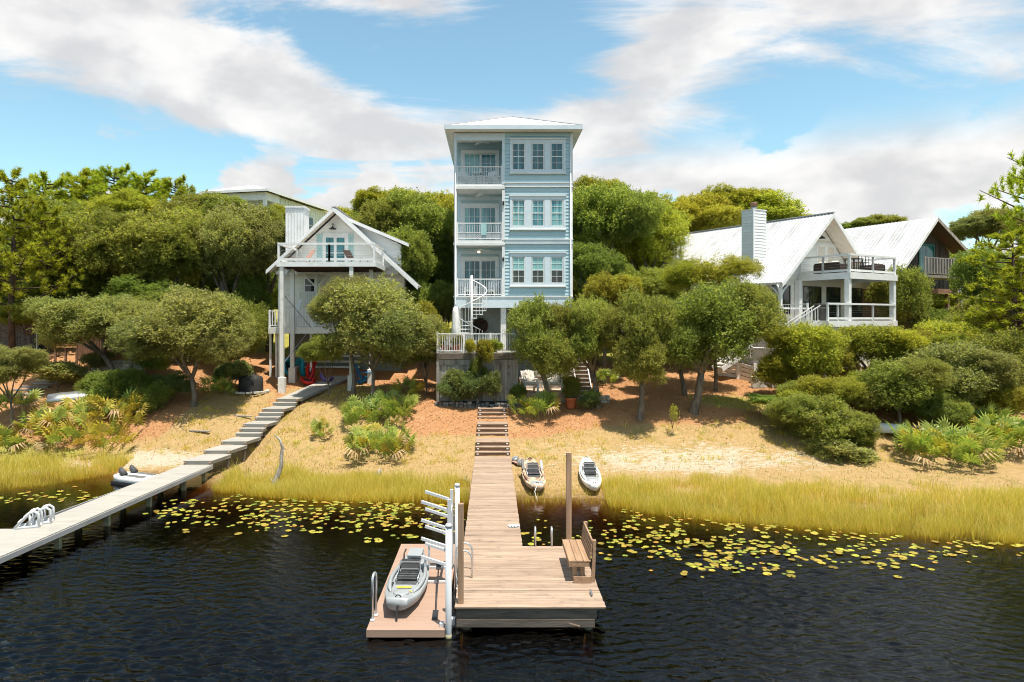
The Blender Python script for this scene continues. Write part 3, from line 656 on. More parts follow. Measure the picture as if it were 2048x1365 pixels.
# kayak cart
kc = thing('kayak_cart', 'small two wheeled kayak cart lying beside the foot of the pier steps', 'cart')
for (px, py) in ((1031, 923), (1042, 929)):
    p = PG(px, py + 4); p.z += .14
    w_ = MB(); w_.lathe([(.05, -.04), (.125, -.045), (.15, -.02), (.15, .02), (.125, .045), (.05, .04)], 18); wo_ = w_.build('wheel', M['rubber'], kc, loc=p, rot=(R(80), 0, R(20)))
    MB().lathe([(.02, -.05), (.055, -.048), (.055, .048), (.02, .05)], 12).build('hub', M['greyplastic'], wo_)
a, c_ = PG(1031, 925), PG(1042, 931)
MB().bar(a + Vector((-.05, 0, .16)), c_ + Vector((0, 0, .16)), .04).build('axle', M['alu'], kc); MB().bar(a + Vector((-.15, -.1, .05)), c_ + Vector((-.1, -.15, .10)), .16, .04).build('cradle', M['tancush'], kc)
# ================================================================== grey boardwalk on the left
BZ = .55
bwk = thing('grey_boardwalk', 'long pale grey boardwalk over the water at the far left', 'boardwalk')
def bwx(y): return -11.2 + .085 * (y - 27.3)          # right edge
y = 15.2
pl = 1.2
fbm = MB().box(-pl, 0, 0, .1385, -.03, 0).mesh('deck_board', M['composite'], .002)
fbl = MB().box(-5.2, 0, 0, .1385, -.03, 0).mesh('deck_board', M['composite'], .002)
while y < 27.3:
    link('deck_board', fbl if y + .14 < 19.0 else fbm, bwk, (bwx(y), y, BZ)); y += .14
for s_ in (0, 1):
    x0, x1 = bwx(14.9) - s_ * (pl - .04), bwx(27.3) - s_ * (pl - .04)
    MB().bar((x0 + .012 - s_ * .01, 14.9 if not s_ else 19.1, BZ - .10), (x1 + .012 - s_ * .01, 27.3, BZ - .10), .035, .135).build('side_fascia', M['compedge'], bwk)
for yy in (16.6, 18.9, 21.0, 23.2, 25.4, 26.9):
    for s_ in (0, 1):
        x = bwx(yy) - (.16 if not s_ else pl - .16)
        part('pile', M['greentim'], bwk, (x - .07, x + .07, yy, yy + .14, -2.5, BZ - .035))
    part('cross_beam', M['greentim'], bwk, (bwx(yy) - pl + .05, bwx(yy) - .05, yy - .045, yy - .003, BZ - .32, BZ - .17))
part('cross_beam', M['greentim'], bwk, (-16.2, bwx(18.9) - pl - .02, 18.85, 18.93, BZ - .2, BZ - .032))
# stairs continuing up the slope
bst = thing('grey_stairs', 'pale grey composite steps and landings climbing beside the left lawn', 'stairs')
path = [(26.95, 0), (28.3, 1), (29.6, 1), (30.3, 1), (30.6, 1), (30.9, 1), (32.0, 1), (32.3, 1), (32.6, 1), (33.7, 1), (34.0, 1), (34.7, 1)]
z = BZ; n_ = len(path)
def stx(y): return -11.22 + .205 * (y - 27.3)
fronts = [27.32, 28.6, 29.8, 30.9, 31.2, 31.5, 32.5, 32.8, 33.1, 34.1, 34.4]
for i, yf in enumerate(fronts):
    z += .165; ye = (fronts[i + 1] if i + 1 < len(fronts) else 35.0) + .02; xr = stx(yf)
    sh = .205 * (ye - yf) if ye - yf > .5 else 0
    m = MB(); m.add([(xr - 1.17, yf - .03, z - .03), (xr, yf - .03, z - .03), (xr + sh, ye, z - .03), (xr + sh - 1.17, ye, z - .03), (xr - 1.17, yf - .03, z), (xr, yf - .03, z), (xr + sh, ye, z), (xr + sh - 1.17, ye, z)],
          [(0, 3, 2, 1), (4, 5, 6, 7), (0, 1, 5, 4), (1, 2, 6, 5), (2, 3, 7, 6), (3, 0, 4, 7)])
    m.build('landing' if ye - yf > .5 else 'tread', M['composite'], bst, .003)
    part('riser', M['composite'], bst, (xr - 1.15, xr - .02, yf, yf + .03, z - .15, z - .032))
    MB().bar((xr - .03, yf + .04, z - .09), (xr + sh - .03, ye, z - .09), .03, .11).build('side_fascia', M['compedge'], bst)
    if i % 2 == 0 or ye - yf > .5:
        for s_ in (-1.08, -.09): MB().lathe([(.045, 0), (.045, .012)], 12).build('post_cap', M['postwood'], bst, loc=(xr + s_, yf - .032, z - .085), rot=(R(90), 0, 0))
    part('leg', M['darkwood'], bst, (xr + sh - .16, xr + sh - .06, ye - .14, ye - .04, z - .7, z - .032))
rp = thing('grey_ramp', 'pale grey boardwalk ramp leading under the left white cottage', 'ramp')
za = z; xa = stx(34.95)
nr = 34; m0 = MB().box(-1.17, 0, 0, .132, -.03, 0).mesh('ramp_board', M['composite'], .002)
for i in range(nr):
    yy = 35.02 + i * .137; k = i / nr
    link('ramp_board', m0, rp, (xa + .33 * (yy - 35.0), yy, za + .72 * k), (math.atan2(.72 / nr, .137), 0, 0))
MB().bar((xa, 35.03, za - .08), (xa + .33 * 4.6, 39.6, za + .64), .03, .1).build('side_fascia', M['compedge'], rp)

# kayak launch chocks on the boardwalk (two grey moulded step frames)
def chock(lab, loc, rz):
    c = thing('grey_dock_steps', lab, 'steps', loc, rz)
    for s_ in (-1, 1):
        m = MB(); x = s_ * .16
        m.tube([(x, -.30, .03), (x, .28, .03)], .035, 8); m.tube([(x, -.30, .03), (x, .05, .42), (x, .17, .45), (x, .26, .38), (x, .28, .03)], .038, 8)
        m.tube([(x, .06, .05), (x, .06, .40)], .03, 6); m.build('side_frame', M['greyplastic'], c)
    for yy, zz_ in ((-.18, .18), (-.04, .32), (.12, .45)): MB().bar((-.17, yy, zz_), (.17, yy, zz_), .10, .04).build('step', M['greyplastic'], c)
    part('base_plate', M['greyplastic'], c, (-.19, .19, -.32, .30, .002, .03))
for px, py, lab in ((58, 1054, 'grey moulded dock step frame on the boardwalk, the nearer of two'), (82, 1046, 'grey moulded dock step frame on the boardwalk, behind its twin')):
    yy = (CAM_H - BZ) * F / (py - VY); chock(lab, (XX(px, yy), yy, BZ + .002), R(-70))
# pedal boat moored behind the boardwalk
pb = thing('pedal_boat', 'white pedal boat with dark seats moored behind the grey boardwalk', 'boat', (XX(280, 26.9), 26.7, -.03), R(68)); pb.scale = (.8, .8, .8)
st_ = [(-1.1, .38, .0, .30, .34), (-.9, .62, -.05, .32, .38), (-.3, .68, -.06, .32, .40), (.4, .68, -.06, .32, .40), (.9, .58, -.02, .33, .40), (1.15, .40, .06, .36, .40)]
v, f = loft(st_); MB().add(v, f, True).build('hull', M['hullwhite'], pb)
part('rub_strip', M['black'], pb, (-.70, .70, -1.0, .95, -.04, .16))
for s_ in (-1, 1): MB().tube([(s_ * .3, .5, .40), (s_ * .3, .72, .62), (s_ * .3, .78, .75)], [.17, .13, .06], 10).build('seat', M['seatcloth'], pb)
for s_ in (-1, 1): part('deck_stripe', M['steel'], pb, (s_ * .3 - .14, s_ * .3 + .14, -.8, .35, .395, .42))

# driftwood snag
p = PG(549, 978); sg = []
for (px, py) in ((545, 984), (549, 968), (556, 950), (563, 930), (563, 912), (565, 895), (560, 880), (550, 871)): sg.append(P(px, py, p.y + .02 * (978 - py) / 20))
m = MB().tube(sg, [.13, .12, .10, .075, .07, .055, .045, .02], 9); m.tube([sg[1], sg[1] + Vector((-.2, .1, .18))], [.05, .015], 6); m.tube([sg[5], sg[5] + Vector((.12, .05, -.1))], [.03, .01], 6)
tag(m.build('driftwood_snag', M['snag'], None), 'bare bleached driftwood snag standing in the reeds', 'snag')
p = PG(757, 955); tag(MB().tube([p - Vector((0, 0, .1)), p + Vector((.03, 0, .18)), p + Vector((.08, .02, .30))], [.13, .10, .06], 9).build('tree_stump', M['snag'], None), 'short weathered stump at the edge of the reeds', 'stump')
p = PG(930, 966); m = MB().tube([p + Vector((-.25, 0, .08)), p + Vector((0, 0, .12)), p + Vector((.15, -.2, .03))], [.03, .05, .03], 7); m.tube([p + Vector((0, 0, .12)), p + Vector((.12, .1, .3))], [.03, .01], 6)
tag(m.build('fallen_branch', M['snag'], None), 'short bleached branch lying left of the pier', 'branch')
for (px, py, L, lab) in ((862, 0, 0, ''),) if False else ((400, 866, 1.0, 'grey plank lying on the dry lawn left of the grey steps'), (486, 836, .9, 'thin fallen stick lying on the lawn below the black covered fire pit')):
    p = PG(px, py); tag(MB().bar(p + Vector((-L / 2, .05, .06)), p + Vector((L / 2, -.1, .05)), .10, .05).build('loose_plank' if L > .95 else 'fallen_stick', M['snag'], None), lab, 'plank' if L > .95 else 'stick')

# ================================================================== generic house pieces (local axes: x right, y back, z up)
def siding(parent, material, x0, x1, yf, z0, z1, h=.18, holes=(), name='siding_board', th=.028):
    'lap boards on a wall facing -y; holes = [(x0,x1,z0,z1)]'
    n = max(1, round((z1 - z0) / h)); hh = (z1 - z0) / n; cache = {}
    for i in range(n):
        a, b_ = z0 + i * hh, z0 + (i + 1) * hh; segs = [(x0, x1)]
        for (hx0, hx1, hz0, hz1) in holes:
            if a < hz1 - .01 and b_ > hz0 + .01:
                ns = []
                for s0, s1 in segs:
                    if hx0 > s0 + .02 and hx0 < s1: ns.append((s0, hx0))
                    if hx1 < s1 - .02 and hx1 > s0: ns.append((hx1, s1))
                    if hx0 >= s1 or hx1 <= s0: ns.append((s0, s1))
                segs = ns
        for s0, s1 in segs:
            L = round(s1 - s0, 3)
            if L not in cache:
                cache[L] = MB().prism([(0, 0), (-th, 0), (-th * .35, hh), (0, hh)], 0, L, 'x').mesh(name, material)
            link(name, cache[L], parent, (s0, yf, a))
def siding_side(parent, material, y0, y1, xf, z0, z1, h=.18, sgn=1, name='siding_board', th=.028, zfun=None):
    'lap boards on a wall facing sgn*x'
    n = max(1, round((z1 - z0) / h)); hh = (z1 - z0) / n
    me_ = MB().prism([(0, 0), (sgn * th, 0), (sgn * th * .35, hh), (0, hh)], 0, y1 - y0, 'y').mesh(name, material)
    for i in range(n): link(name, me_, parent, (xf, y0, z0 + i * hh))
def window(parent, x0, x1, z0, z1, yf, glass, frame, cols=2, rows=4, meet=True, fw=.045, name='window', label=None, dep=.05):
    'sash window on a wall facing -y; each pane its own mesh'
    m = MB(); y0, y1 = yf - dep, yf - .012
    m.box(x0, x0 + fw, y0, y1, z0, z1); m.box(x1 - fw, x1, y0, y1, z0, z1); m.box(x0 + fw, x1 - fw, y0, y1, z1 - fw, z1); m.box(x0 + fw, x1 - fw, y0, y1, z0, z0 + fw)
    xi0, xi1, zi0, zi1 = x0 + fw, x1 - fw, z0 + fw, z1 - fw; b = .011
    for c in range(1, cols): xx = xi0 + (xi1 - xi0) * c / cols; m.box(xx - b, xx + b, y0 + .01, y1 - .01, zi0, zi1)
    for r in range(1, rows):
        zz_ = zi0 + (zi1 - zi0) * r / rows; bb = b * (2.2 if meet and r * 2 == rows else 1); m.box(xi0, xi1, y0 + .004 if bb > b else y0 + .013, y1 - .013, zz_ - bb, zz_ + bb)
    w = m.build(name, frame, parent)
    if label: w['label'] = label
    for r in range(rows):
        for c in range(cols):
            g = glass[(r * 2) // rows] if isinstance(glass, (list, tuple)) else glass
            a0, a1 = xi0 + (xi1 - xi0) * c / cols, xi0 + (xi1 - xi0) * (c + 1) / cols; c0, c1 = zi0 + (zi1 - zi0) * r / rows, zi0 + (zi1 - zi0) * (r + 1) / rows
            MB().box(a0 + .004, a1 - .004, yf - .024, yf - .018, c0 + .004, c1 - .004).build('pane', g, w)
    return w
def railing(parent, p, q_, z, h=.95, material=None, n=None, kick=0, name='railing', pk=.018, posts=True, lattice=False, cables=False, cap=.07):
    'straight railing from p to q (xy) standing on z: rails, balusters; one part with sub-parts'
    material = material or M['white']; p = Vector((*p, z)); q_ = Vector((*q_, z)); L = (q_ - p).length; d = (q_ - p) / L
    m = MB(); m.bar(p + Vector((0, 0, h)), q_ + Vector((0, 0, h)), cap, .10 if cables else .05); m.bar(p + Vector((0, 0, .13 if cables else .09)), q_ + Vector((0, 0, .13 if cables else .09)), .045, .12 if cables else .045)
    if lattice: m.bar(p + Vector((0, 0, .42)), q_ + Vector((0, 0, .42)), .04, .03)
    rl = m.build(name, material, parent)
    if cables:
        for k in range(6):
            zc = .2 + k * (h - .3) / 5; MB().bar(p + Vector((0, 0, zc)), q_ + Vector((0, 0, zc)), .007).build('cable', M['steel'], rl)
    else:
        n = n or max(2, int(L / .115)); z0 = .11 if not lattice else .435
        bm_ = MB().box(-pk / 2, pk / 2, -pk / 2, pk / 2, z0, h - .027).mesh('baluster', material)
        for i in range(1, n): link('baluster', bm_, rl, p + d * L * i / n)
    if lattice:
        m = MB(); k = int(L / .09)
        for i in range(-3, k + 1):
            for s_ in (1, -1):
                a0, a1 = i * .09, i * .09 + .30
                if s_ < 0: za_, zb_ = .41, .11
                else: za_, zb_ = .11, .41
                t0, t1 = max(0, -a0 / .30), min(1, (L - a0) / .30)
                if t1 - t0 < .05: continue
                m.bar(p + d * (a0 + .30 * t0) + Vector((0, 0, za_ + (zb_ - za_) * t0)), p + d * (a0 + .30 * t1) + Vector((0, 0, za_ + (zb_ - za_) * t1)), .008, .022)
        m.build('lattice', material, rl)
    if posts:
        for pp in (p, q_): MB().box(-.045, .045, -.045, .045, 0, h + .06).build('post', material, rl, loc=pp)
    return rl
def slope_panels(parent, origin, along, down, L, w=.45, ribs=2, th=.02, material=None, name='roof_panel'):
    'standing seam panels covering a roof slope: origin at ridge front, along = unit vector along ridge, down = vector ridge->eave'
    material = material or M['roofwhite']; n = max(1, round(L / w)); pw = L / n; al = Vector(along).normalized(); dn = Vector(down); nrm = al.cross(dn).normalized()
    if nrm.z < 0: nrm = -nrm
    m = MB()
    def ob(a0, a1, h0, h1):
        vs = []
        for hh in (h0, h1):
            for (a, s_) in ((a0, 0), (a1, 0), (a1, 1), (a0, 1)): vs.append(al * a + dn * s_ + nrm * hh)
        m.add(vs, [(0, 1, 2, 3), (7, 6, 5, 4), (0, 4, 5, 1), (1, 5, 6, 2), (2, 6, 7, 3), (3, 7, 4, 0)])
    ob(0, pw, -th, 0)
    for r in range(ribs): a = pw * (r + .5) / ribs; ob(a - .018, a + .018, .001, .030)
    me_ = m.mesh(name, material)
    for i in range(n): link(name, me_, parent, Vector(origin) + al * pw * i)
def fan(parent, c, r=.55, lit=False):
    f_ = MB().tube([c + Vector((0, 0, 0)), c + Vector((0, 0, -.18))], .02, 6); f_.lathe([(.03, -.18), (.10, -.2), (.10, -.28), (.03, -.30)], 12, c); fo = f_.build('ceiling_fan', M['white'], parent)
    for k in range(4):
        a = k * math.pi / 2 + .35; d = Vector((math.cos(a), math.sin(a), 0)); MB().bar(c + d * .1 + Vector((0, 0, -.23)), c + d * r + Vector((0, 0, -.24)), .12, .012).build('blade', M['white'], fo)
    if lit: MB().lathe([(.02, -.31), (.075, -.32), (.07, -.38), (.02, -.40)], 12, c).build('bulb', M['lamp'], fo)

# ================================================================== tall blue house
TY = 37.0; TS = F / TY
th = thing('tall_blue_house', 'narrow four storey pale blue house with stacked balconies and white hip roof', 'house', (0, TY, 0))
tx = lambda px: (px - VX) / TS
tz = lambda py: CAM_H + (VY - py) / TS
X0, X1, XM = tx(908), tx(1145), tx(1007); D = 9.5
ztop = tz(265); fl4, fl3, fl2 = tz(368), tz(481), tz(593)
BD = 2.0      # balcony depth
# wall cores
part('wall', M['bluesid'], th, (XM, X1, .03, D, fl2 - .6, ztop)); part('wall', M['bluesid'], th, (X0 + .02, XM - .001, BD + .03, D, fl2 - .6, ztop))
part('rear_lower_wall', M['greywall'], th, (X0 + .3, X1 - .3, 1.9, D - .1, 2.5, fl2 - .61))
for x in (X0 + .2, XM, X1 - .2): part('pier_post', M['white'], th, (x - .15, x + .15, .15, .45, 2.3, fl2 - .61))
part('skirt_beam', M['bluetrim'], th, (X0, X1, -.03, .30, tz(616), fl2 - .06)); part('skirt_beam', M['white'], th, (X0 - .02, X1 + .02, -.06, .25, fl2 - .058, fl2 + .02))
part('underfloor', M['white'], th, (X0 + .02, X1 - .02, .302, D, fl2 - .58, fl2 - .52))
wins = {}
for key, f0, ztr, zbr in ((4, fl4, 279.5, 346), (3, fl3, 392.8, 458.5), (2, fl2, 506.7, 572.4)):
    zt = {4: tz(266), 3: tz(375.5), 2: tz(489)}[key]; hx0, hx1, hz0, hz1 = tx(1020), tx(1131), tz(zbr), tz(ztr)
    siding(th, M['bluesid'], XM + .02, X1 - .02, .03, f0 + .06, zt, .187, [(hx0, hx1, hz0, hz1)], th=.042)
    m = MB(); gx0 = [tx(1024.4), tx(1063), tx(1101)]; ww = tx(1050) - tx(1024.4); wz0, wz1 = hz1 - (tx(1000) - tx(937.5)), hz1 - .19
    wz0 = tz(zbr - 5)
    xs = [hx0] + sum([[g, g + ww] for g in gx0], []) + [hx1]
    for i in range(0, len(xs), 2): m.box(xs[i], xs[i + 1], -.045, .03, hz0, hz1)
    for g in gx0: m.box(g + .001, g + ww - .001, -.042, .03, wz1, hz1 - .001); m.box(g + .001, g + ww - .001, -.042, .03, hz0 + .001, wz0)
    m.build('window_trim', M['bluetrim'], th); part('window_head', M['white'], th, (hx0 - .04, hx1 + .04, -.09, .028, hz1 + .001, hz1 + .06)); part('window_sill', M['white'], th, (hx0 - .03, hx1 + .03, -.10, .028, hz0 - .07, hz0 - .001))
    for g in gx0:
        gl_ = M['glass'] if key == 4 else (M['glasscurt'] if key == 3 else [M['glassdark'], M['glassblind']])
        window(th, g + .01, g + ww - .01, wz0 + .005, wz1 - .005, .02, gl_, M['white'], 2, 4)
    # balcony
    part('balcony_floor', M['white'], th, (X0, XM + .05, -.02, BD, f0 - .12, f0 - .001)); 
    zc = {4: tz(266), 3: fl4 - .33, 2: fl3 - .33}[key]; beam_b = {4: tz(281), 3: tz(378), 2: tz(490)}[key]
    part('balcony_beam', M['white'] if key != 4 else M['bluetrim'], th, (X0 + .16, XM - .04, .0, .2, beam_b, zc + (.2 if key != 4 else 0)))
    part('balcony_ceiling', M['white'], th, (X0 + .14, XM - .02, .2, BD, zc - .02 if key == 4 else beam_b + .05, zc if key == 4 else beam_b + .10))
    part('column', M['white'] if key != 4 else M['bluetrim'], th, (X0, X0 + .16, -.02, .18, f0, zc)); part('column', M['white'] if key != 4 else M['bluetrim'], th, (XM - .08, XM + .07, -.035, .2, f0, zc))
    part('corner_board', M['white'], th, (X1 - .10, X1 + .012, -.012, .14, f0 + .02, zt))
    if key != 2: part('floor_band', M['white'], th, (X0 - .02, XM + .08, -.05, .22, f0 - .28, f0 - .125)); part('floor_band', M['bluetrim'], th, (XM + .085, X1 + .02, -.035, .1, f0 - .14, f0 + .02)); part('band_drip', M['white'], th, (XM + .085, X1 + .04, -.085, .1, f0 + .021, f0 + .058)); part('band_drip', M['white'], th, (XM + .085, X1 + .04, -.07, .1, f0 - .19, f0 - .142))
    siding(th, M['bluesid'] if key == 4 else M['bluetrim'], X0 + .1, XM - .02, BD + .03, f0 + .01, zc - .03, .187, [(tx(922) * 1.054, tx(998) * 1.054, f0, f0 + 2.36)])
    # sliding door
    dx0, dx1 = XX(922, TY + BD), XX(998, TY + BD); dm = (dx0 + dx1) / 2; dh = 2.33
    dr = MB().box(dx0, dx0 + .16, BD - .06, BD + .03, f0, f0 + dh).box(dx1 - .16, dx1, BD - .06, BD + .03, f0, f0 + dh).box(dx0 + .16, dx1 - .16, BD - .06, BD + .03, f0 + dh - .2, f0 + dh).build('sliding_door', M['white'], th)
    for a0, a1 in ((dx0 + .16, dm + .03), (dm + .031, dx1 - .16)): 
        window(th, a0, a1, f0 + .02, f0 + dh - .21, BD + .02, M['glasscurt'] if key != 2 else M['glass'], M['white'], 3, 4, False, .06, 'door_leaf')
    railing(th, (X0 + .17, .06), (XM - .09, .06), f0, .93, M['white'], 26, lattice=key != 2)
    fan(th, Vector((tx(957), 1.0, zc - .02 if key == 4 else beam_b + .05)), .62, key == 2)
# hip roof
ov = .55; ex0, ex1, ey0, ey1 = X0 - .46, X1 + .46, -ov, D + ov; ez = ztop + .02; cxr = (ex0 + ex1) / 2; hw = (ex1 - ex0) / 2; rz_ = ez + .20 + hw * .42
a_, b__ = (cxr, ey0 + hw, rz_), (cxr, ey1 - hw, rz_)
er = ez + .20
rf = thing.__call__ if False else None
roof = MB().add([(ex0, ey0, er), (ex1, ey0, er), (ex1, ey1, er), (ex0, ey1, er), a_, b__], [(0, 1, 4), (1, 2, 5, 4), (2, 3, 5), (3, 0, 4, 5), (3, 2, 1, 0)]).build('roof', M['roofwhite'], th)
m = MB()
for i in range(1, 18):
    x = ex0 + (ex1 - ex0) * i / 18; k = 1 - abs(x - cxr) / hw; m.bar((x, ey0, er + .012), (x, ey0 + hw * k, er + .012 + hw * .42 * k), .03, .03)
for i in range(1, 26):
    y_ = ey0 + (ey1 - ey0) * i / 26; k = min(1, (y_ - ey0) / hw, (ey1 - y_) / hw)
    for s_ in (-1, 1): m.bar((cxr + s_ * hw, y_, er + .012), (cxr + s_ * hw * (1 - k), y_, er + .012 + hw * .42 * k), .03, .03)
m.build('seam', M['roofwhite'], roof)
m = MB()
for c0 in ((ex0, ey0), (ex1, ey0)): m.bar((*c0, er + .02), (a_[0], a_[1], rz_ + .02), .09, .03)
m.bar(a_, b__, .12, .06); m.build('ridge_cap', M['roofwhite'], roof)
part('fascia', M['bluetrim'], roof, (ex0, ex1, ey0 - .025, ey0, ez, er + .01)); part('fascia', M['bluetrim'], roof, (ex0 - .025, ex0, ey0, ey1, ez, er + .01)); part('fascia', M['bluetrim'], roof, (ex1, ex1 + .025, ey0, ey1, ez, er + .01))
part('soffit', M['white'], roof, (ex0 + .002, ex1 - .002, ey0 + .002, ey1 - .002, ez - .02, ez + .01))
for px_, zt_ in ((1141, 16.3), (911, 16.3)):
    x_ = tx(px_); MB().tube([(x_, -.09, zt_), (x_, -.09, 7.2), (x_ + .05, -.14, 7.0)], .035, 8).build('downspout', M['white'], th)
for z_ in (fl3 + 1.9, fl2 + 1.9): part('porch_lamp', M['black'], th, (XM - .06, XM + .04, -.11, -.037, z_, z_ + .2))
# spiral stair
sp = MB(); SX, SYY = tx(943.5) * .97, -1.15; zb, zt = 4.70, fl2; r0, r1 = .07, .78
spo = MB().tube([(SX, SYY, zb), (SX, SYY, zt + 1.05)], .065, 12).build('spiral_stair', M['white'], th); spo['label'] = 'white spiral staircase from the deck to the first balcony'
ns = 14; turn = R(-400); a0 = R(95); hp = []
for i in range(ns + 1):
    a = a0 - turn * (i / ns - 1); z_ = zb + (zt - zb) * (i + 1) / (ns + 1); w = abs(turn) / ns * .62
    pts = []
    for aa in (a - w / 2, a + w / 2): pts += [(SX + r0 * math.cos(aa), SYY + r0 * math.sin(aa)), (SX + r1 * math.cos(aa), SYY + r1 * math.sin(aa))]
    MB().prism([pts[0], pts[1], pts[3], pts[2]], z_ - .045, z_, 'z').build('tread', M['white'], spo)
    for da in (-w * .5, w * .3):
        aa = a + da; o_ = Vector((SX + r1 * math.cos(aa), SYY + r1 * math.sin(aa), z_)); MB().bar(o_, o_ + Vector((0, 0, .88)), .02).build('baluster', M['white'], spo)
    hp.append(Vector((SX + r1 * math.cos(a), SYY + r1 * math.sin(a), z_ + .9)))
hp2 = []
for i in range(ns * 4 + 1):
    u = i / (ns * 4); a = a0 - turn * (u - 1); hp2.append(Vector((SX + r1 * math.cos(a), SYY + r1 * math.sin(a), zb + (zt - zb) * (u * ns + 1) / (ns + 1) + .9)))
MB().tube(hp2, .026, 6).build('handrail', M['white'], spo)
part('bridge', M['white'], spo, (SX - .3, SX + .55, SYY + .35, -.03, zt - .08, zt - .005))

# ---- raised deck before the blue house
dk = thing('raised_deck', 'raised timber deck with white picket railing and grey board wall below the blue house', 'deck')
DY = 34.3; dz = 4.68; dx0, dx1 = XX(873, DY), XX(1036, DY)
for i in range(19): part('deck_board', M['composite'], dk, (dx0 - .02, dx1 + .02, DY + i * .145, DY + i * .145 + .138, dz - .035, dz))
rl = railing(dk, (dx0 + .05, DY + .06), (dx1 - .05, DY + .06), dz + .002, .95, M['white'], 33, pk=.024)
railing(dk, (dx0 + .05, DY + .16), (dx0 + .05, DY + 2.6), dz + .002, .95, M['white'], 18, pk=.024); 
for k in range(1, 3): MB().box(-.05, .05, -.05, .05, 0, 1.0).build('post', M['white'], rl, loc=(dx0 + .05 + (dx1 - dx0 - .1) * k / 3, DY + .06, dz + .002))
part('rim_beam', M['darkwood'], dk, (dx0, dx1, DY - .03, DY + .03, dz - .32, dz - .038)); part('ledger_beam', M['greyplank'], dk, (dx0 + .05, dx1 - .05, DY + .03, DY + .08, dz - .62, dz - .34))
nbd = 28; wbd = (dx1 - dx0 - .24) / nbd; bmm = MB().box(.004, wbd - .004, 0, .025, 2.25, dz - .34).mesh('wall_board', M['greyplank'])
for i in range(nbd): link('wall_board', bmm, dk, (dx0 + .12 + wbd * i, DY + .09 + .012 * (i % 2), 0))
part('backing', M['black'], dk, (dx0 + .1, dx1 - .1, DY + .135, DY + .16, 2.1, dz - .33))
for x in (dx0, dx1 - .14, dx0 + 2.0): part('corner_post', M['greyplank'], dk, (x, x + .14, DY + .0, DY + .088, 2.0, dz - .33))
part('side_wall', M['greyplank'], dk, (dx0, dx0 + .04, DY + .17, DY + 3.0, 2.0, dz - .04)); part('side_wall', M['greyplank'], dk, (dx1 - .04, dx1, DY + .17, DY + 3.0, 2.0, dz - .04))
# stone edging in front of it: each stone a part
se = thing('stone_edging', 'low edging of dark fieldstones along the foot of the grey board wall', 'edging'); rr = random.Random(4)
x = dx0 - .05
while x < dx1 + .2:
    w = rr.uniform(.16, .34); h = rr.uniform(.10, .17); zg = G(x, DY - .45); 
    for lv in range(2):
        m = MB().box(0, w - .02, 0, rr.uniform(.2, .28), 0, h); m.build('stone', M['darkstone'], se, .03, loc=(x, DY - .55 + rr.uniform(-.03, .03), zg - .05 + lv * h), rot=(rr.uniform(-.05, .05), rr.uniform(-.05, .05), rr.uniform(-.1, .1)))
    x += w
# furniture on the raised deck
um = thing('closed_umbrella', 'closed white patio umbrella on the raised deck', 'umbrella', (XX(911, 35.3), 35.3, dz))
MB().tube([(0, 0, .05), (0, 0, 2.35)], .022, 8).build('pole', M['white'], um); MB().lathe([(.28, 0.002), (.28, .05), (.06, .09)], 16).build('base', M['white'], um)
m = MB(); vs = []; fs = []; nn = 20
for i, (r, z_) in enumerate([(.15, .75), (.20, .95), (.19, 1.25), (.16, 1.7), (.14, 2.05), (.10, 2.28), (.02, 2.36)]):
    for j in range(nn): rr_ = r * (1 + .22 * math.sin(j * math.pi * .8 * 2 / 2 + i * .25)); a = 2 * math.pi * j / nn; vs.append((rr_ * math.cos(a), rr_ * math.sin(a), z_))
for i in range(6):
    for j in range(nn): fs.append((i * nn + j, i * nn + (j + 1) % nn, (i + 1) * nn + (j + 1) % nn, (i + 1) * nn + j))
m.add(vs, fs, True); m.build('folded_canopy', M['cloth'], um)

def deck_chair(name, lab, material, loc, rz, group=None, sc=1.0, cushion=None):
    'adirondack style armchair'
    c = thing(name, lab, 'chair', loc, rz, group); c.scale = (sc,) * 3
    for k in range(5): part('seat_slat', material, c, (-.27, .27, -.25 + k * .1, -.25 + k * .1 + .085, .36 - k * .025, .385 - k * .025))
    for k in range(6):
        x = -.25 + k * .1; MB().bar((x, .22, .26), (x * 1.1, .50, .98 - abs(k - 2.5) * .035), .085, .02).build('back_slat', material, c)
    for s_ in (-1, 1):
        MB().bar((s_ * .33, -.30, .56), (s_ * .33, .38, .56), .12, .025).build('arm', material, c)
        part('front_leg', material, c, (s_ * .30 - .035, s_ * .30 + .035, -.28, -.20, .0, .545)); MB().bar((s_ * .27, -.28, .33), (s_ * .27, .45, .03), .03, .09).build('side_rail', material, c)
        MB().bar((s_ * .30, .30, 0), (s_ * .30, .38, .55), .05, .05).build('rear_leg', material, c)
    if cushion: MB().bar((0, .17, .34), (0, .42, .92), .46, .07).build('back_cushion', cushion, c); part('seat_cushion', cushion, c, (-.25, .25, -.25, .22, .385, .46), bevel=.02)
    return c
deck_chair('deck_armchair', 'white armchair on the raised deck nearest the closed umbrella', M['white'], (XX(899, 34.9), 34.95, dz + .002), R(200))
deck_chair('deck_armchair', 'white armchair on the raised deck at the foot of the spiral stair', M['white'], (XX(937, 35.2), 35.1, dz + .002), R(170))
deck_chair('deck_armchair', 'white armchair on the raised deck right of the dark woven wreath', M['white'], (XX(977, 35.2), 35.2, dz + .002), R(195))
deck_chair('balcony_chair', 'white chair at the left of the top balcony', M['white'], (tx(930), TY + .8, fl4 + .002), R(20)); deck_chair('balcony_chair', 'white chair at the right of the top balcony', M['white'], (tx(981), TY + .8, fl4 + .002), R(-20))
deck_chair('balcony_chair', 'white chair at the left of the lowest balcony', M['white'], (tx(936), TY + .9, fl2 + .002), R(20)); deck_chair('balcony_chair', 'white chair at the right of the lowest balcony', M['white'], (tx(982), TY + .9, fl2 + .002), R(-20))
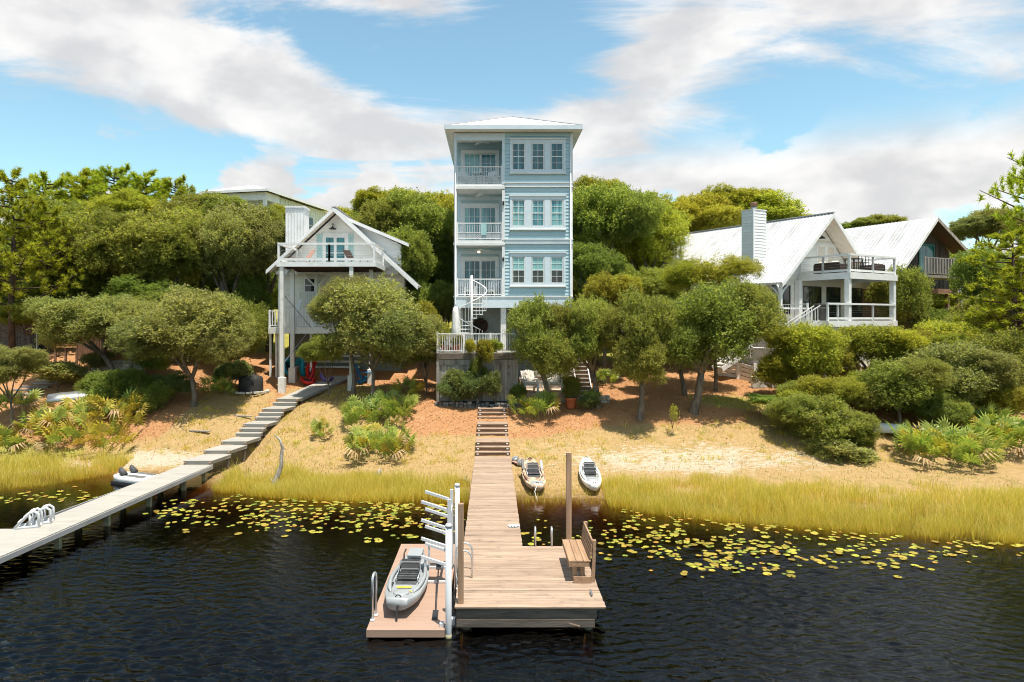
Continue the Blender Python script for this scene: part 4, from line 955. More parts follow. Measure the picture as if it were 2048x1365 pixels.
bt = thing('balcony_table', 'small round white table between the chairs on the top balcony', 'table', (tx(956), TY + .8, fl4 + .002)); MB().lathe([(.35, .70), (.35, .73)], 18).build('top', M['white'], bt); MB().tube([(0, 0, 0), (0, 0, .70)], .03, 8).build('leg', M['white'], bt)
tw = MB()
for i in range(5): tw.box(i * .06, i * .06 + .055, 0, .02 + .01 * (i % 2), 0, .62)
tag(tw.build('hanging_towel', M['shutter'], None, loc=(tx(962), TY + .02, fl3 + .30)), 'turquoise towel hung over the middle balcony railing', 'towel')
# dark woven wreath on the wall beneath the house
wr = thing('woven_wreath', 'round dark woven ornament hanging in the shade under the blue house', 'ornament', (XX(960, 37.6), 38.75 - .0, ZZ(652, 38.7)))
for ring, (r, n) in enumerate(((.44, 16), (.32, 12), (.18, 8))):
    for k in range(n):
        a = 2 * math.pi * k / n + ring * .2; MB().tube([(r * .55 * math.cos(a), -.05 - ring * .03, r * .55 * math.sin(a)), (r * math.cos(a), -.04 - ring * .03, r * math.sin(a))], [.05, .075], 7).build('petal', M['wicker'], wr)
MB().lathe([(.38, -.02), (.38, .02)], 20).build('backing', M['wicker'], wr, rot=(R(90), 0, 0))
# ================================================================== patio below the oaks
pt = thing('paved_patio', 'small tan paved patio with brick edge beside the grey board wall', 'patio'); rr = random.Random(9)
PTX0, PTX1, PTY0, PTY1, PTZ = XX(1042, 34.6), XX(1160, 34.6), 34.5, 37.0, 2.62
part('bed', M['darkstone'], pt, (PTX0 + .05, PTX1 - .05, PTY0 + .12, PTY1, 1.9, PTZ - .04))
for i in range(7):
    for j in range(6):
        w = (PTX1 - PTX0) / 7; d = .38; part('paver', M['paver'], pt, (PTX0 + i * w + .006, PTX0 + (i + 1) * w - .006, PTY0 + .12 + j * (d + .01), PTY0 + .12 + j * (d + .01) + d, PTZ - .038, PTZ + rr.uniform(-.004, .004)))
for i in range(15):
    w = (PTX1 - PTX0) / 15
    part('edge_brick', M['paver'], pt, (PTX0 + i * w + .005, PTX0 + (i + 1) * w - .005, PTY0, PTY0 + .11, PTZ - .30, PTZ - .16)); part('edge_brick', M['paver'], pt, (PTX0 + i * w + .005, PTX0 + (i + 1) * w - .005, PTY0 + .01, PTY0 + .115, PTZ - .15, PTZ + .0))
deck_chair('patio_armchair', 'white cushioned armchair on the patio next to the grey board wall', M['white'], (XX(1060, 35.3), 35.3, PTZ + .01), R(12), None, 1.12, M['cushion'])
deck_chair('patio_armchair', 'white cushioned armchair on the patio behind the leaning oak trunk', M['white'], (XX(1112, 35.3), 35.4, PTZ + .01), R(-12), None, 1.12, M['cushion'])
tb = thing('patio_table', 'low white slatted table between the two patio armchairs', 'table', (XX(1086, 35.0), 35.05, PTZ + .01))
for k in range(5): part('top_slat', M['white'], tb, (-.28 + k * .115, -.28 + k * .115 + .1, -.25, .25, .42, .445))
for x in (-.24, .24):
    for yy in (-.2, .2): part('leg', M['white'], tb, (x - .025, x + .025, yy - .025, yy + .025, 0, .42))
# limestone wall behind the patio, stones as parts
def stone_wall(name, lab, x0, x1, y, zf, courses, material, hs=.16, ws=(.25, .5), dep=.28, cat='wall', seed=1):
    w_ = thing(name, lab, cat); rr = random.Random(seed)
    for c in range(courses):
        x = x0 + rr.uniform(-.05, .1)
        while x < x1:
            w = rr.uniform(*ws); m = MB().box(0, min(w, x1 - x + .1) - .015, 0, dep, 0, hs - .012)
            m.build('stone', material, w_, .018, loc=(x, y + rr.uniform(-.03, .03), (zf(x) if callable(zf) else zf) + c * hs), rot=(0, 0, rr.uniform(-.04, .04))); x += w
    return w_
stone_wall('limestone_wall', 'pale limestone retaining wall behind the patio chairs', PTX0, XX(1150, 37), 37.05, PTZ - .02, 6, M['stone'], seed=3)
stone_wall('limestone_wall', 'short stack of flat pale stones right of the leaning oak trunk', XX(1188, 34.2), XX(1216, 34.2), 34.1, lambda x: G(x, 34.1) - .08, 4, M['stone'], .12, (.2, .4), seed=6)
stone_wall('limestone_step', 'pale stone ledge between patio and potted evergreen', XX(1122, 34.3), XX(1190, 34.3), 34.45, lambda x: G(x, 34.4) - .05, 3, M['stone'], .13, (.25, .5), seed=8, cat='ledge')
gs = thing('garden_steps', 'narrow timber garden steps climbing behind the oaks beside the blue house', 'stairs')
for k in range(9):
    part('tread', M['composite'], gs, (XX(1153, 36), XX(1180, 36), 35.4 + k * .27, 35.4 + k * .27 + .25, 2.62 + k * .19, 2.66 + k * .19)); part('riser', M['stairwood'], gs, (XX(1153, 36), XX(1180, 36), 35.42 + k * .27, 35.44 + k * .27, 2.45 + k * .19, 2.618 + k * .19))
for x in (XX(1152, 36), XX(1181, 36)): MB().bar((x, 35.4, 2.5), (x, 37.9, 4.25), .05, .2).build('stringer', M['white2'], gs)

# ================================================================== left white cottage
lh = thing('white_gable_cottage', 'white gabled cottage on tall posts with upper deck, left of the blue house', 'house')
LYF = 36.5; LYW = 40.5
def lx(px, Y): return XX(px, Y)
ax_, az_ = XX(667, 39.6), ZZ(415, 39.6); sl = .93
hwR, hwL = XX(836, 39.6) - ax_, ax_ - XX(532, 39.6)
BK = 52.0
# body
wx0, wx1 = ax_ - 3.5, ax_ + 4.0
bm_ = MB().prism([(wx0, 5.6), (wx1, 5.6), (wx1, az_ - .25 - 4.0 * sl), (ax_, az_ - .25), (wx0, az_ - .25 - 3.5 * sl)], LYW, BK - .5, 'y'); bm_.build('wall', M['whitesid'], lh)
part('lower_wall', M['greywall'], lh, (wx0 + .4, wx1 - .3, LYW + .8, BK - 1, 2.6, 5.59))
def gable_siding(parent, material, x_c, yf, z0, z_ap, slope, hl, hr, h=.19, holes=()):
    n = int((z_ap - z0) / h)
    for i in range(n):
        z = z0 + i * h; zt = z + h; half = (z_ap - zt) / slope
        a, b_ = max(x_c - hl, x_c - half), min(x_c + hr, x_c + half)
        if b_ - a < .1: continue
        segs = [(a, b_)]
        for (hx0, hx1, hz0, hz1) in holes:
            if z < hz1 and zt > hz0: segs = [s_ for s in segs for s_ in ((s[0], min(s[1], hx0)), (max(s[0], hx1), s[1])) if s_[1] - s_[0] > .03]
        for s0, s1 in segs: MB().prism([(0, 0), (-.028, 0), (-.01, h), (0, h)], 0, s1 - s0, 'x').build('siding_board', material, parent, loc=(s0, yf, z))
dw = (lx(634, LYW), lx(707, LYW), 9.3, ZZ(466, LYW))
gable_siding(lh, M['whitesid'], ax_, LYW, 9.42, az_ - .25, sl, 3.5, 4.0, .19, [dw])
siding(lh, M['creamsid'], wx0, wx1, LYW, 5.65, 9.18, .19, [(lx(609, LYW), lx(630, LYW), ZZ(585, LYW), ZZ(557, LYW))])
# roof slopes, panels as parts
RF = 39.6; RL = BK - RF
slope_panels(lh, (ax_, RF, az_), (0, 1, 0), (hwR, 0, -hwR * sl), RL); slope_panels(lh, (ax_, RF, az_), (0, 1, 0), (-hwL, 0, -hwL * sl), RL)
for s_, hw_ in ((1, hwR), (-1, hwL)):
    MB().bar((ax_, RF - .03, az_ - .16), (ax_ + s_ * hw_, RF - .03, az_ - .16 - hw_ * sl), .05, .24, (0, 1, 0)).build('rake_board', M['white'], lh) if False else MB().prism([(ax_, az_ - .02), (ax_ + s_ * hw_, az_ - .02 - hw_ * sl), (ax_ + s_ * hw_, az_ - .24 - hw_ * sl), (ax_, az_ - .24)], RF - .05, RF, 'y').build('rake_board', M['white'], lh)
    MB().prism([(ax_, az_ - .04), (ax_ + s_ * hw_, az_ - .04 - hw_ * sl), (ax_ + s_ * hw_, az_ - .10 - hw_ * sl), (ax_, az_ - .10)], RF + .002, LYW, 'y').build('soffit', M['cushion'], lh)
MB().bar((ax_, RF - .06, az_ + .03), (ax_, BK, az_ + .03), .22, .05).build('ridge_cap', M['roofwhite'], lh)
# barn lamp in the gable
lm = MB().tube([Vector((lx(668, LYW), LYW - .02, ZZ(451, LYW))), Vector((lx(668, LYW), LYW - .28, ZZ(448, LYW))), Vector((lx(668, LYW), LYW - .34, ZZ(456, LYW)))], .02, 6); lm.lathe([(.03, .0), (.22, -.14), (.23, -.16)], 14, (lx(668, LYW), LYW - .34, ZZ(455, LYW))); lm.build('barn_lamp', M['black'], lh)
# glazed door + shutters
fx0, fx1, fz0, fz1 = lx(649, LYW), lx(692, LYW), 9.3, ZZ(473, LYW)
window(lh, fx0, (fx0 + fx1) / 2, fz0, fz1, LYW + .01, M['glass'], M['white'], 1, 2, True, .08, 'door_leaf'); window(lh, (fx0 + fx1) / 2 + .002, fx1, fz0, fz1, LYW + .01, M['glass'], M['white'], 1, 2, True, .08, 'door_leaf')
part('door_surround', M['white'], lh, (dw[0], fx0, LYW - .02, LYW + .02, dw[2], dw[3]), (fx1, dw[1], LYW - .02, LYW + .02, dw[2], dw[3]), (fx0, fx1, LYW - .02, LYW + .02, fz1, dw[3]))
for a, b_ in ((lx(634, LYW), lx(645, LYW)), (lx(697, LYW), lx(707, LYW))):
    m = MB(); z0, z1 = 9.35, ZZ(467, LYW); m.box(a, a + .04, LYW - .06, LYW - .022, z0, z1); m.box(b_ - .04, b_, LYW - .06, LYW - .022, z0, z1)
    sh = m.build('shutter', M['shutter'], lh)
    for k in range(22): z_ = z0 + .03 + k * (z1 - z0 - .06) / 22; MB().bar((a + .04, LYW - .045, z_), (b_ - .04, LYW - .045, z_), .03, .055).build('louvre', M['shutter'], sh)
window(lh, lx(609, LYW), lx(630, LYW), ZZ(585, LYW), ZZ(557, LYW), LYW + .01, M['glassdark'], M['white'], 1, 2)
# upper deck
ux0, ux1 = lx(555, LYF), lx(750, LYF); uz = ZZ(524, LYF)
for i in range(27): part('deck_board', M['white2'], lh, (ux0, ux1, LYF + i * .145, LYF + i * .145 + .138, uz - .035, uz))
part('deck_fascia', M['white'], lh, (ux0, ux1, LYF - .045, LYF - .003, uz - .26, uz - .0)); part('deck_fascia', M['white'], lh, (ux0 - .045, ux0 - .003, LYF - .045, LYF + 4, uz - .26, uz)); part('deck_fascia', M['white'], lh, (ux1 + .003, ux1 + .045, LYF - .045, LYF + 4, uz - .26, uz))
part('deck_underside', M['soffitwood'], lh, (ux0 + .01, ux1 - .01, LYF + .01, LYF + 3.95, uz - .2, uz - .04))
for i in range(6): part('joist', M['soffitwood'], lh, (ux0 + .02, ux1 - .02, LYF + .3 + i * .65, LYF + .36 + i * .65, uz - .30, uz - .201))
pp = [ux0 + .05, (ux0 * .47 + ux1 * .53), ux1 - .05]
for a, b_ in ((pp[0], pp[1]), (pp[1], pp[2])): railing(lh, (a, LYF + .02), (b_, LYF + .02), uz, .97, M['white'], cables=True, cap=.12)
railing(lh, (ux0 + .05, LYF + .1), (ux0 + .05, LYF + 3.4), uz, .97, M['white'], cables=True, cap=.12); railing(lh, (ux1 - .05, LYF + .1), (ux1 - .05, LYF + 3.0), uz, .97, M['white'], cables=True, cap=.12)
# posts on piers
for (px, yy) in ((564, 36.6), (585, 38.3), (703, 36.6), (742, 38.3)):
    x = XX(px, yy); zg = G(x, yy); part('post', M['white2'], lh, (x - .10, x + .10, yy - .10, yy + .10, zg + .8, uz - .27)); part('concrete_pier', M['white2'], lh, (x - .18, x + .18, yy - .18, yy + .18, zg - .3, zg + .80), bevel=.02)
x = XX(633, 40.2); part('porch_post', M['white2'], lh, (x - .08, x + .08, 40.1, 40.26, 6.0, 9.1))
for s_ in (-1, 1): MB().bar((x + s_ * .06, 40.18, 8.3), (x + s_ * .85, 40.18, 9.1), .10, .09).build('brace', M['white2'], lh)
part('porch_beam', M['white2'], lh, (wx0, wx1 - .3, 40.05, 40.3, 9.0, 9.18)); MB().bar((XX(566, 37.2), 36.75, 8.4), (XX(580, 37.2), 37.6, 9.15), .09).build('brace', M['white2'], lh)
MB().bar((XX(567, 36.7), 36.7, 7.7), (XX(622, 38.4), 38.4, 5.9), .03).build('tie_cable', M['steel'], lh); MB().bar((XX(567, 36.7), 36.7, 4.0), (XX(612, 38.4), 38.4, 5.5), .03).build('tie_cable', M['steel'], lh)
# mid porch
my0 = 38.5; mx0, mx1 = XX(537, my0), XX(622, my0); mz = ZZ(655, my0)
for i in range(14): part('porch_board', M['white2'], lh, (mx0, wx1 - .2, my0 + i * .145, my0 + i * .145 + .138, mz - .035, mz))
part('porch_fascia', M['white2'], lh, (mx0, wx1 - .2, my0 - .045, my0 - .003, mz - .36, mz + .01))
railing(lh, (mx0 + .05, my0 + .05), (mx1, my0 + .05), mz, .92, M['white'], 15, pk=.05); railing(lh, (mx1 + .1, my0 + .05), (wx1 - .3, my0 + .05), mz, .92, M['white'], 26, pk=.05)
railing(lh, (XX(598, 40.0), 40.0), (XX(632, 40.0), 40.0), ZZ(610, 40.0), .75, M['white2'], 9, pk=.04)
MB().bar((XX(600, 40), 40.0, ZZ(600, 40)), (XX(590, 39), 38.9, mz + .1), .25, .05).build('stair_stringer', M['white2'], lh)
for px in (541, 553, 559, 622): x = XX(px, 38.8); zg = G(x, 38.9); part('porch_leg', M['white2'], lh, (x - .06, x + .06, 38.75, 38.87, zg - .2, mz - .37))
for k in range(5): part('slat_rail', M['white2'], lh, (XX(590, 41), XX(720, 41), 40.98, 41.03, 3.1 + k * .33, 3.22 + k * .33))
# chimney, board and batten
cx0, cx1, cz0, cz1 = XX(572, 41), XX(608, 41), 6.0, ZZ(416, 41)
ch = part('chimney', M['white'], lh, (cx0, cx1, 41, 42.1, cz0, cz1)); part('cap', M['white'], ch, (cx0 - .06, cx1 + .06, 40.94, 42.16, cz1 + .001, cz1 + .10))
for k in range(7): x = cx0 + (cx1 - cx0) * k / 6; part('batten', M['white'], ch, (x - .02, x + .02, 40.975, 40.998, cz0, cz1))
# shed dormer on the right slope
dxe = ax_ + 3.75; dze = ZZ(490, 41.3); DF = 41.0
MB().prism([(ax_ + .55, az_ - .55 * sl - .02), (dxe, dze - .05), (dxe, az_ - sl * (dxe - ax_))], DF, DF + 4.5, 'y').build('dormer_wall', M['whitesid'], lh)
for k in range(9):
    z_ = az_ - sl * (dxe - ax_) + .1 + k * .19; xl = ax_ + (az_ - z_) / sl + .02; slope_d = (az_ - .55 * sl - dze) / (dxe - ax_ - .55); xr = min(dxe, ax_ + .55 + (az_ - .55 * sl - z_ - .19) / slope_d)
    if xr - xl > .1: MB().prism([(0, 0), (-.028, 0), (-.01, .19), (0, .19)], 0, xr - xl, 'x').build('siding_board', M['whitesid'], lh, loc=(xl, DF, z_))
slope_panels(lh, (ax_ + .45, DF - .4, az_ - .40), (0, 1, 0), (dxe + .5 - ax_ - .45, 0, dze - .02 - (az_ - .40)), 5.2)
MB().prism([(ax_ + .55, az_ - .45), (dxe + .5, dze - .03), (dxe + .5, dze - .2), (ax_ + .55, az_ - .62)], DF - .44, DF - .405, 'y').build('rake_board', M['white'], lh)
part('dormer_window', M['glassdark'], lh, (dxe + .001, dxe + .03, DF + .5, DF + 1.4, dze - 1.1, dze - .2))
# sun loungers on the upper deck
def lounger(lab, loc, rz, fab, frame):
    c = thing('sun_lounger', lab, 'lounger', loc, rz)
    part('seat_sling', fab, c, (-.3, .3, -.9, .15, .30, .34)); MB().bar((0, .15, .32), (0, .50, .86), .58, .04).build('back_sling', fab, c)
    for s_ in (-1, 1):
        part('side_rail', frame, c, (s_ * .32 - .02, s_ * .32 + .02, -.92, .5, .27, .31))
        for yy in (-.8, .4): part('leg', frame, c, (s_ * .32 - .02, s_ * .32 + .02, yy - .02, yy + .02, 0, .268))
lounger('tan sling lounger at the left of the white cottage upper deck', (lx(612, 38.6), 38.4, uz + .002), R(-50), M['tancush'], M['wicker']); lounger('brown sling lounger at the right of the white cottage upper deck', (lx(706, 38.6), 38.6, uz + .002), R(60), M['wicker'], M['wicker'])
# toys and kayaks under the cottage
def toykayak(lab, material, p0, p1, w=.62, roll=0):
    p0, p1 = Vector(p0), Vector(p1); d = p1 - p0; L = d.length
    k = thing('plastic_kayak', lab, 'kayak', (p0 + p1) / 2); k.rotation_euler = (d.to_track_quat('Y', 'Z').to_matrix() @ Matrix.Rotation(roll, 3, 'Y')).to_euler()
    st_ = [((u - .5) * L, max(.03, w / 2 * math.sin(math.pi * (.04 + .92 * u)) ** .6), .02 + .1 * abs(2 * u - 1) ** 2, .22 + .1 * abs(2 * u - 1) ** 2, .24 + .1 * abs(2 * u - 1) ** 2) for u in np.linspace(0, 1, 11)]
    v, f = loft(st_, 14); MB().add(v, f, True).build('hull', material, k); part('seat_well', M['black'], k, (-w * .25, w * .25, -.25, .3, .25, .275)); MB().bar((0, .3, .27), (0, .38, .52), w * .5, .05).build('backrest', material, k)
gz = lambda x, y: G(x, y) + .02
def gp(px, yy, dz_=0): x = XX(px, yy); return (x, yy, G(x, yy) + dz_)
toykayak('turquoise kayak standing on end behind the left cottage post', M['teal'], gp(572, 38.9, .05), gp(566, 39.1, .95), .7, R(20))
toykayak('turquoise kayak lying under the cottage behind the twin posts', M['teal'], gp(574, 39.4, .55), gp(598, 39.2, .60), .6, R(10))
toykayak('teal kayak leaning upright right of the second cottage post', M['teal'], gp(599, 39.3, .0), gp(596, 39.5, 1.15), .55, R(90))
toykayak('red kayak lying on the ground under the cottage', M['red'], gp(600, 38.2, .06), gp(628, 38.0, .08), .6)
toykayak('red kayak leaning against the porch leg', M['red'], gp(612, 38.7, .05), gp(621, 39.4, 1.05), .55, R(60)); toykayak('second red kayak tipped on its side right of the porch leg', M['red'], gp(624, 38.3, .05), gp(634, 39.2, .85), .6, R(-60))
toykayak('violet kayak lying between the red kayaks and the ramp', M['purple'], gp(636, 38.6, .45), gp(655, 38.2, .10), .55, R(-30))
bc = deck_chair('garden_armchair', 'bright blue slatted garden armchair under the right corner of the cottage', M['bluechair'], gp(731, 38.4, .0), R(115), None, 1.1)

# ================================================================== right white cottage (turned 30 degrees)
RO = Vector((20.27, 38.7, 0)); RA = R(30.6); ca_, sa_ = math.cos(RA), math.sin(RA)
rh = thing('white_cottage_with_chimney', 'white cottage with steep white metal roof, tall chimney and two decks on the right', 'house', RO, RA)
def rx(px, ly):
    'local x of the point on local plane y=ly seen at photo column px'
    k = (px - VX) / F; return (k * (RO.y + ca_ * ly) - (RO.x - sa_ * ly)) / (ca_ - k * sa_)
def rz(py, x, ly): return CAM_H + (VY - py) / F * (RO.y + sa_ * x + ca_ * ly)
GC = 1.86; RK = 2.2; ra = 12.84; rs = .897; hwd = 4.86; RLN = 12.4; WF = 3.3
# walls
wxa, wxb = GC - 4.2, GC + 4.2
MB().prism([(wxa, 5.7), (wxb, 5.7), (wxb, ra - .2 - 4.2 * rs), (GC, ra - .2), (wxa, ra - .2 - 4.2 * rs)], WF, RK + RLN - .5, 'y').build('wall', M['creamsid'], rh)
part('foundation_wall', M['whitesid'], rh, (wxa + .3, wxb - .3, WF + .5, RK + RLN - 1, 2.3, 5.69))
dh = (rx(1628, WF), rx(1672, WF), 9.0, rz(485, 1.8, WF))
gable_siding(rh, M['whitesid'], GC, WF, 9.05, ra - .2, rs, 4.2, 4.2, .19, [dh])
lowh = []
zA, zB = 6.75, rz(571, -1.5, WF)
for a, b_, z0 in ((rx(1543, WF), rx(1580, WF), rz(629, -2, WF)), (rx(1606, WF), rx(1642, WF), 6.5), (rx(1652, WF), rx(1680, WF), 6.3), (rx(1690, WF), rx(1724, WF), 6.5)): lowh.append((a, b_, z0, zB))
siding(rh, M['creamsid'], wxa, wxb, WF, 5.75, 9.03, .19, lowh)
siding_side(rh, M['creamsid'], WF, RK + RLN - .5, wxa, 5.75, 8.75, .19, -1)
for i, (a, b_, z0, z1) in enumerate(lowh):
    window(rh, a, b_, z0, z1, WF + .01, M['glassdark'], M['black'], 3 if i != 2 else 2, 2 if i != 2 else 3, False, .06, 'window' if i != 2 else 'door')
# pale double door in the gable
ddx0, ddx1, ddz1 = rx(1632, WF), rx(1670, WF), rz(488, 1.8, WF); dmid = (ddx0 + ddx1) / 2
for a, b_ in ((ddx0, dmid), (dmid + .003, ddx1)): window(rh, a, b_, 9.04, ddz1, WF + .01, M['cushion'], M['white'], 1, 1, False, .16, 'door_leaf')
part('door_surround', M['white'], rh, (dh[0], ddx0 - .002, WF - .03, WF + .02, 9.04, dh[3]), (ddx1 + .002, dh[1], WF - .03, WF + .02, 9.04, dh[3]), (ddx0, ddx1, WF - .03, WF + .02, ddz1 + .002, dh[3]))
lm = MB().tube([Vector((GC, WF - .02, 11.55)), Vector((GC, WF - .3, 11.62)), Vector((GC, WF - .36, 11.5))], .02, 6); lm.lathe([(.03, 0), (.2, -.13), (.21, -.15)], 14, (GC, WF - .36, 11.5)); lm.build('barn_lamp', M['black'], rh)
# roof
slope_panels(rh, (GC, RK, ra), (0, 1, 0), (-hwd, 0, -hwd * rs), RLN, .46, 2); slope_panels(rh, (GC, RK, ra), (0, 1, 0), (hwd, 0, -hwd * rs), RLN, .46, 2)
for s_ in (1, -1):
    MB().prism([(GC, ra - .025), (GC + s_ * hwd, ra - .025 - hwd * rs), (GC + s_ * hwd, ra - .30 - hwd * rs), (GC, ra - .30)], RK - .05, RK, 'y').build('rake_board', M['white'], rh)
    MB().prism([(GC, ra - .04), (GC + s_ * hwd, ra - .04 - hwd * rs), (GC + s_ * hwd, ra - .10 - hwd * rs), (GC, ra - .10)], RK + .002, WF, 'y').build('soffit', M['cushion'], rh)
    MB().prism([(GC + s_ * (hwd - .02), ra - .03 - hwd * rs), (GC + s_ * (hwd - .9), ra - .08 - (hwd - .9) * rs), (GC + s_ * (hwd - .9), ra - .14 - (hwd - .9) * rs), (GC + s_ * (hwd - .02), ra - .16 - hwd * rs)], WF + .002, RK + RLN, 'y').build('eave_soffit', M['white'], rh)
MB().bar((GC, RK - .06, ra + .03), (GC, RK + RLN, ra + .03), .22, .05).build('ridge_cap', M['roofwhite'], rh)
# chimney of lapped siding
c_x0, c_x1, c_y0, c_y1, c_z1 = GC - 4.05, GC - 2.87, RK + 2.6, RK + 3.45, 13.06
ch = part('chimney', M['whitesid'], rh, (c_x0, c_x1, c_y0, c_y1, 8.4, c_z1))
siding(ch, M['whitesid'], c_x0, c_x1, c_y0, 8.9, c_z1 - .02, .19, (), 'siding_board', .035); siding_side(ch, M['whitesid'], c_y0, c_y1, c_x0, 8.9, c_z1 - .02, .19, -1, 'siding_board', .035)
part('corner_board', M['white'], ch, (c_x0 - .045, c_x0 + .07, c_y0 - .045, c_y0 + .05, 8.7, c_z1)); part('cap', M['white'], ch, (c_x0 - .05, c_x1 + .05, c_y0 - .05, c_y1 + .05, c_z1 + .001, c_z1 + .06))
MB().tube([((c_x0 + c_x1) / 2, (c_y0 + c_y1) / 2, c_z1 + .06), ((c_x0 + c_x1) / 2, (c_y0 + c_y1) / 2, c_z1 + .30)], .16, 14).build('flue', M['steel'], ch); MB().lathe([(.20, .30), (.20, .52), (.17, .55)], 14, ((c_x0 + c_x1) / 2, (c_y0 + c_y1) / 2, c_z1)).build('flue_cap', M['stairwood'], ch)
# upper balcony
uz2 = 9.03; BW, BDp = 4.7, 3.25
for i in range(22): part('deck_board', M['white2'], rh, (.0, BW, i * .147, i * .147 + .14, uz2 - .035, uz2))
part('balcony_fascia', M['white'], rh, (-.04, BW + .04, -.05, -.003, uz2 - .36, uz2 + .01)); part('balcony_fascia', M['white'], rh, (-.045, -.003, -.0, BDp, uz2 - .36, uz2 + .01)); part('balcony_fascia', M['white'], rh, (BW + .003, BW + .045, 0, BDp, uz2 - .36, uz2 + .01))
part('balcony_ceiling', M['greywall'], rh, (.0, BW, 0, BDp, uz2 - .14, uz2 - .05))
for a, b_ in (((.06, .06), (2.35, .06)), ((2.35, .06), (BW - .06, .06)), ((.06, .1), (.06, 1.7)), ((.06, 1.7), (.06, BDp - .1)), ((BW - .06, .1), (BW - .06, BDp - .1))): railing(rh, a, b_, uz2, 1.02, M['white'], cables=True, cap=.16, posts=True)
lz = 6.28
for x in (.05, BW - .12):
    part('deck_post', M['white'], rh, (x - .13, x + .13, .0 + .02, .28, lz - .3, uz2 - .37))
# lower deck
lx0 = -2.04
for i in range(22): part('deck_board', M['white2'], rh, (lx0, BW, i * .147, i * .147 + .14, lz - .035, lz))
part('deck_fascia', M['white'], rh, (lx0 - .04, BW + .04, -.05, -.003, lz - .34, lz)); part('deck_fascia', M['white'], rh, (lx0 - .045, lx0 - .003, 0, BDp, lz - .34, lz))
part('deck_skirt', M['whitesid'], rh, (lx0 + .1, BW - .1, .1, .14, 3.6, lz - .35))
for a, b_ in (((lx0 + .06, .06), (lx0 + 1.0, .06)), ((lx0 + 1.0, .06), (2.35, .06)), ((2.35, .06), (BW - .06, .06))): railing(rh, a, b_, lz, .95, M['white'], cables=True, cap=.16)
railing(rh, (lx0 + .06, 1.3), (lx0 + .06, BDp - .1), lz, .95, M['white'], 12)
for x in (lx0 + .05, 1.3, BW - .15): part('deck_leg', M['white2'], rh, (x - .1, x + .1, .15, .35, 2.2, lz - .35))
pil = rx(1600, WF - .3); part('pilaster', M['white'], rh, (pil - .14, pil + .14, WF - .35, WF - .05, lz, 9.0 - .3))
# eave post with curved braces
ex, ey = GC - hwd + .2, RK + .25; ezp = ra - hwd * rs - .12
part('eave_post', M['white'], rh, (ex - .08, ex + .08, ey - .08, ey + .08, 4.4, ezp))
for d in ((.6, 0), (0, .7), (-.25, 0)): MB().tube([Vector((ex, ey, ezp - .75)), Vector((ex + d[0] * .5, ey + d[1] * .5, ezp - .3)), Vector((ex + d[0] * 1.1, ey + d[1] * 1.1, ezp - .02))], .055, 6).build('curved_brace', M['white'], rh)
part('porch_rail', M['white2'], rh, (ex, pil, ey - .03, ey + .03, 6.95, 7.05))
# outside stair of two flights
def flight(p0, p1, w, n, side):
    p0, p1 = Vector(p0), Vector(p1); d = p1 - p0; nrm = Vector((-d.y, d.x, 0)).normalized() * w
    for i in range(n): 
        u = (i + .5) / n; q0 = p0 + d * u; MB().bar(q0 - nrm / 2, q0 + nrm / 2, .28, .04).build('tread', M['white2'], rh)
    for s_ in (-.5, .5):
        MB().bar(p0 + nrm * s_, p1 + nrm * s_, .05, .26).build('stringer', M['white2'], rh)
        up = Vector((0, 0, .9)); hr = MB().bar(p0 + nrm * s_ + up, p1 + nrm * s_ + up, .07, .05).build('handrail', M['white2'], rh)
        for i in range(1, n * 2): u = i / (n * 2); q0 = p0 + d * u + nrm * s_; MB().bar(q0, q0 + up, .04).build('baluster', M['white2'], hr)
fA = (lx0 + .0, .65, lz - .05); fB = (rx(1552, 2.0), 2.0, 4.75)
flight(fA, fB, 1.0, 8, 1)
part('stair_landing', M['white2'], rh, (fB[0] - 1.1, fB[0] + .05, fB[1] - .5, fB[1] + 1.9, fB[2] - .12, fB[2] - .02))
flight((fB[0] - .6, fB[1] + 1.4, fB[2] - .05), (fB[0] - 2.6, fB[1] + 1.9, 3.55), .9, 7, 1)
for dx_, dy_ in ((-1.0, -.4), (0, -.4), (-1.0, 1.7)): part('newel', M['white2'], rh, (fB[0] + dx_ - .08, fB[0] + dx_ + .08, fB[1] + dy_ - .08, fB[1] + dy_ + .08, 2.4, fB[2] + 1.0))
# low timber retaining fence in front of the right cottage, boards as parts
fn = thing('timber_retaining_fence', 'low weathered white timber retaining fence below the right cottage', 'fence')
pts = [PG(1440, 752), PG(1475, 758), PG(1510, 768), PG(1545, 776), PG(1590, 782)]
for i, p in enumerate(pts):
    part('post', M['white2'], fn, (p.x - .09, p.x + .09, p.y - .09, p.y + .09, p.z - .3, p.z + 1.15))
    if i:
        a = pts[i - 1]
        for k in range(4): MB().bar(a + Vector((0, .06, .12 + k * .24)), p + Vector((0, .06, .12 + k * .24)), .04, .19).build('board', M['white2'], fn)
        railing(fn, (a.x, a.y + .35), (p.x, p.y + .35), max(a.z, p.z) + 1.12, .85, M['white2'], 8, pk=.04, posts=False)
p = PG(1516, 776); ac = thing('air_conditioner', 'small white air conditioning unit in front of the timber retaining fence', 'air conditioner', p, R(12))
part('case', M['white2'], ac, (-.36, .36, -.14, .14, .05, .60), bevel=.015); part('base_slab', M['stone'], ac, (-.45, .45, -.25, .22, -.05, .048))
for k in range(7): part('grille_slat', M['cushion'], ac, (-.31, .12, -.155, -.142, .12 + k * .065, .155 + k * .065))
part('side_panel', M['greyplastic'], ac, (.17, .33, -.155, -.142, .1, .55))
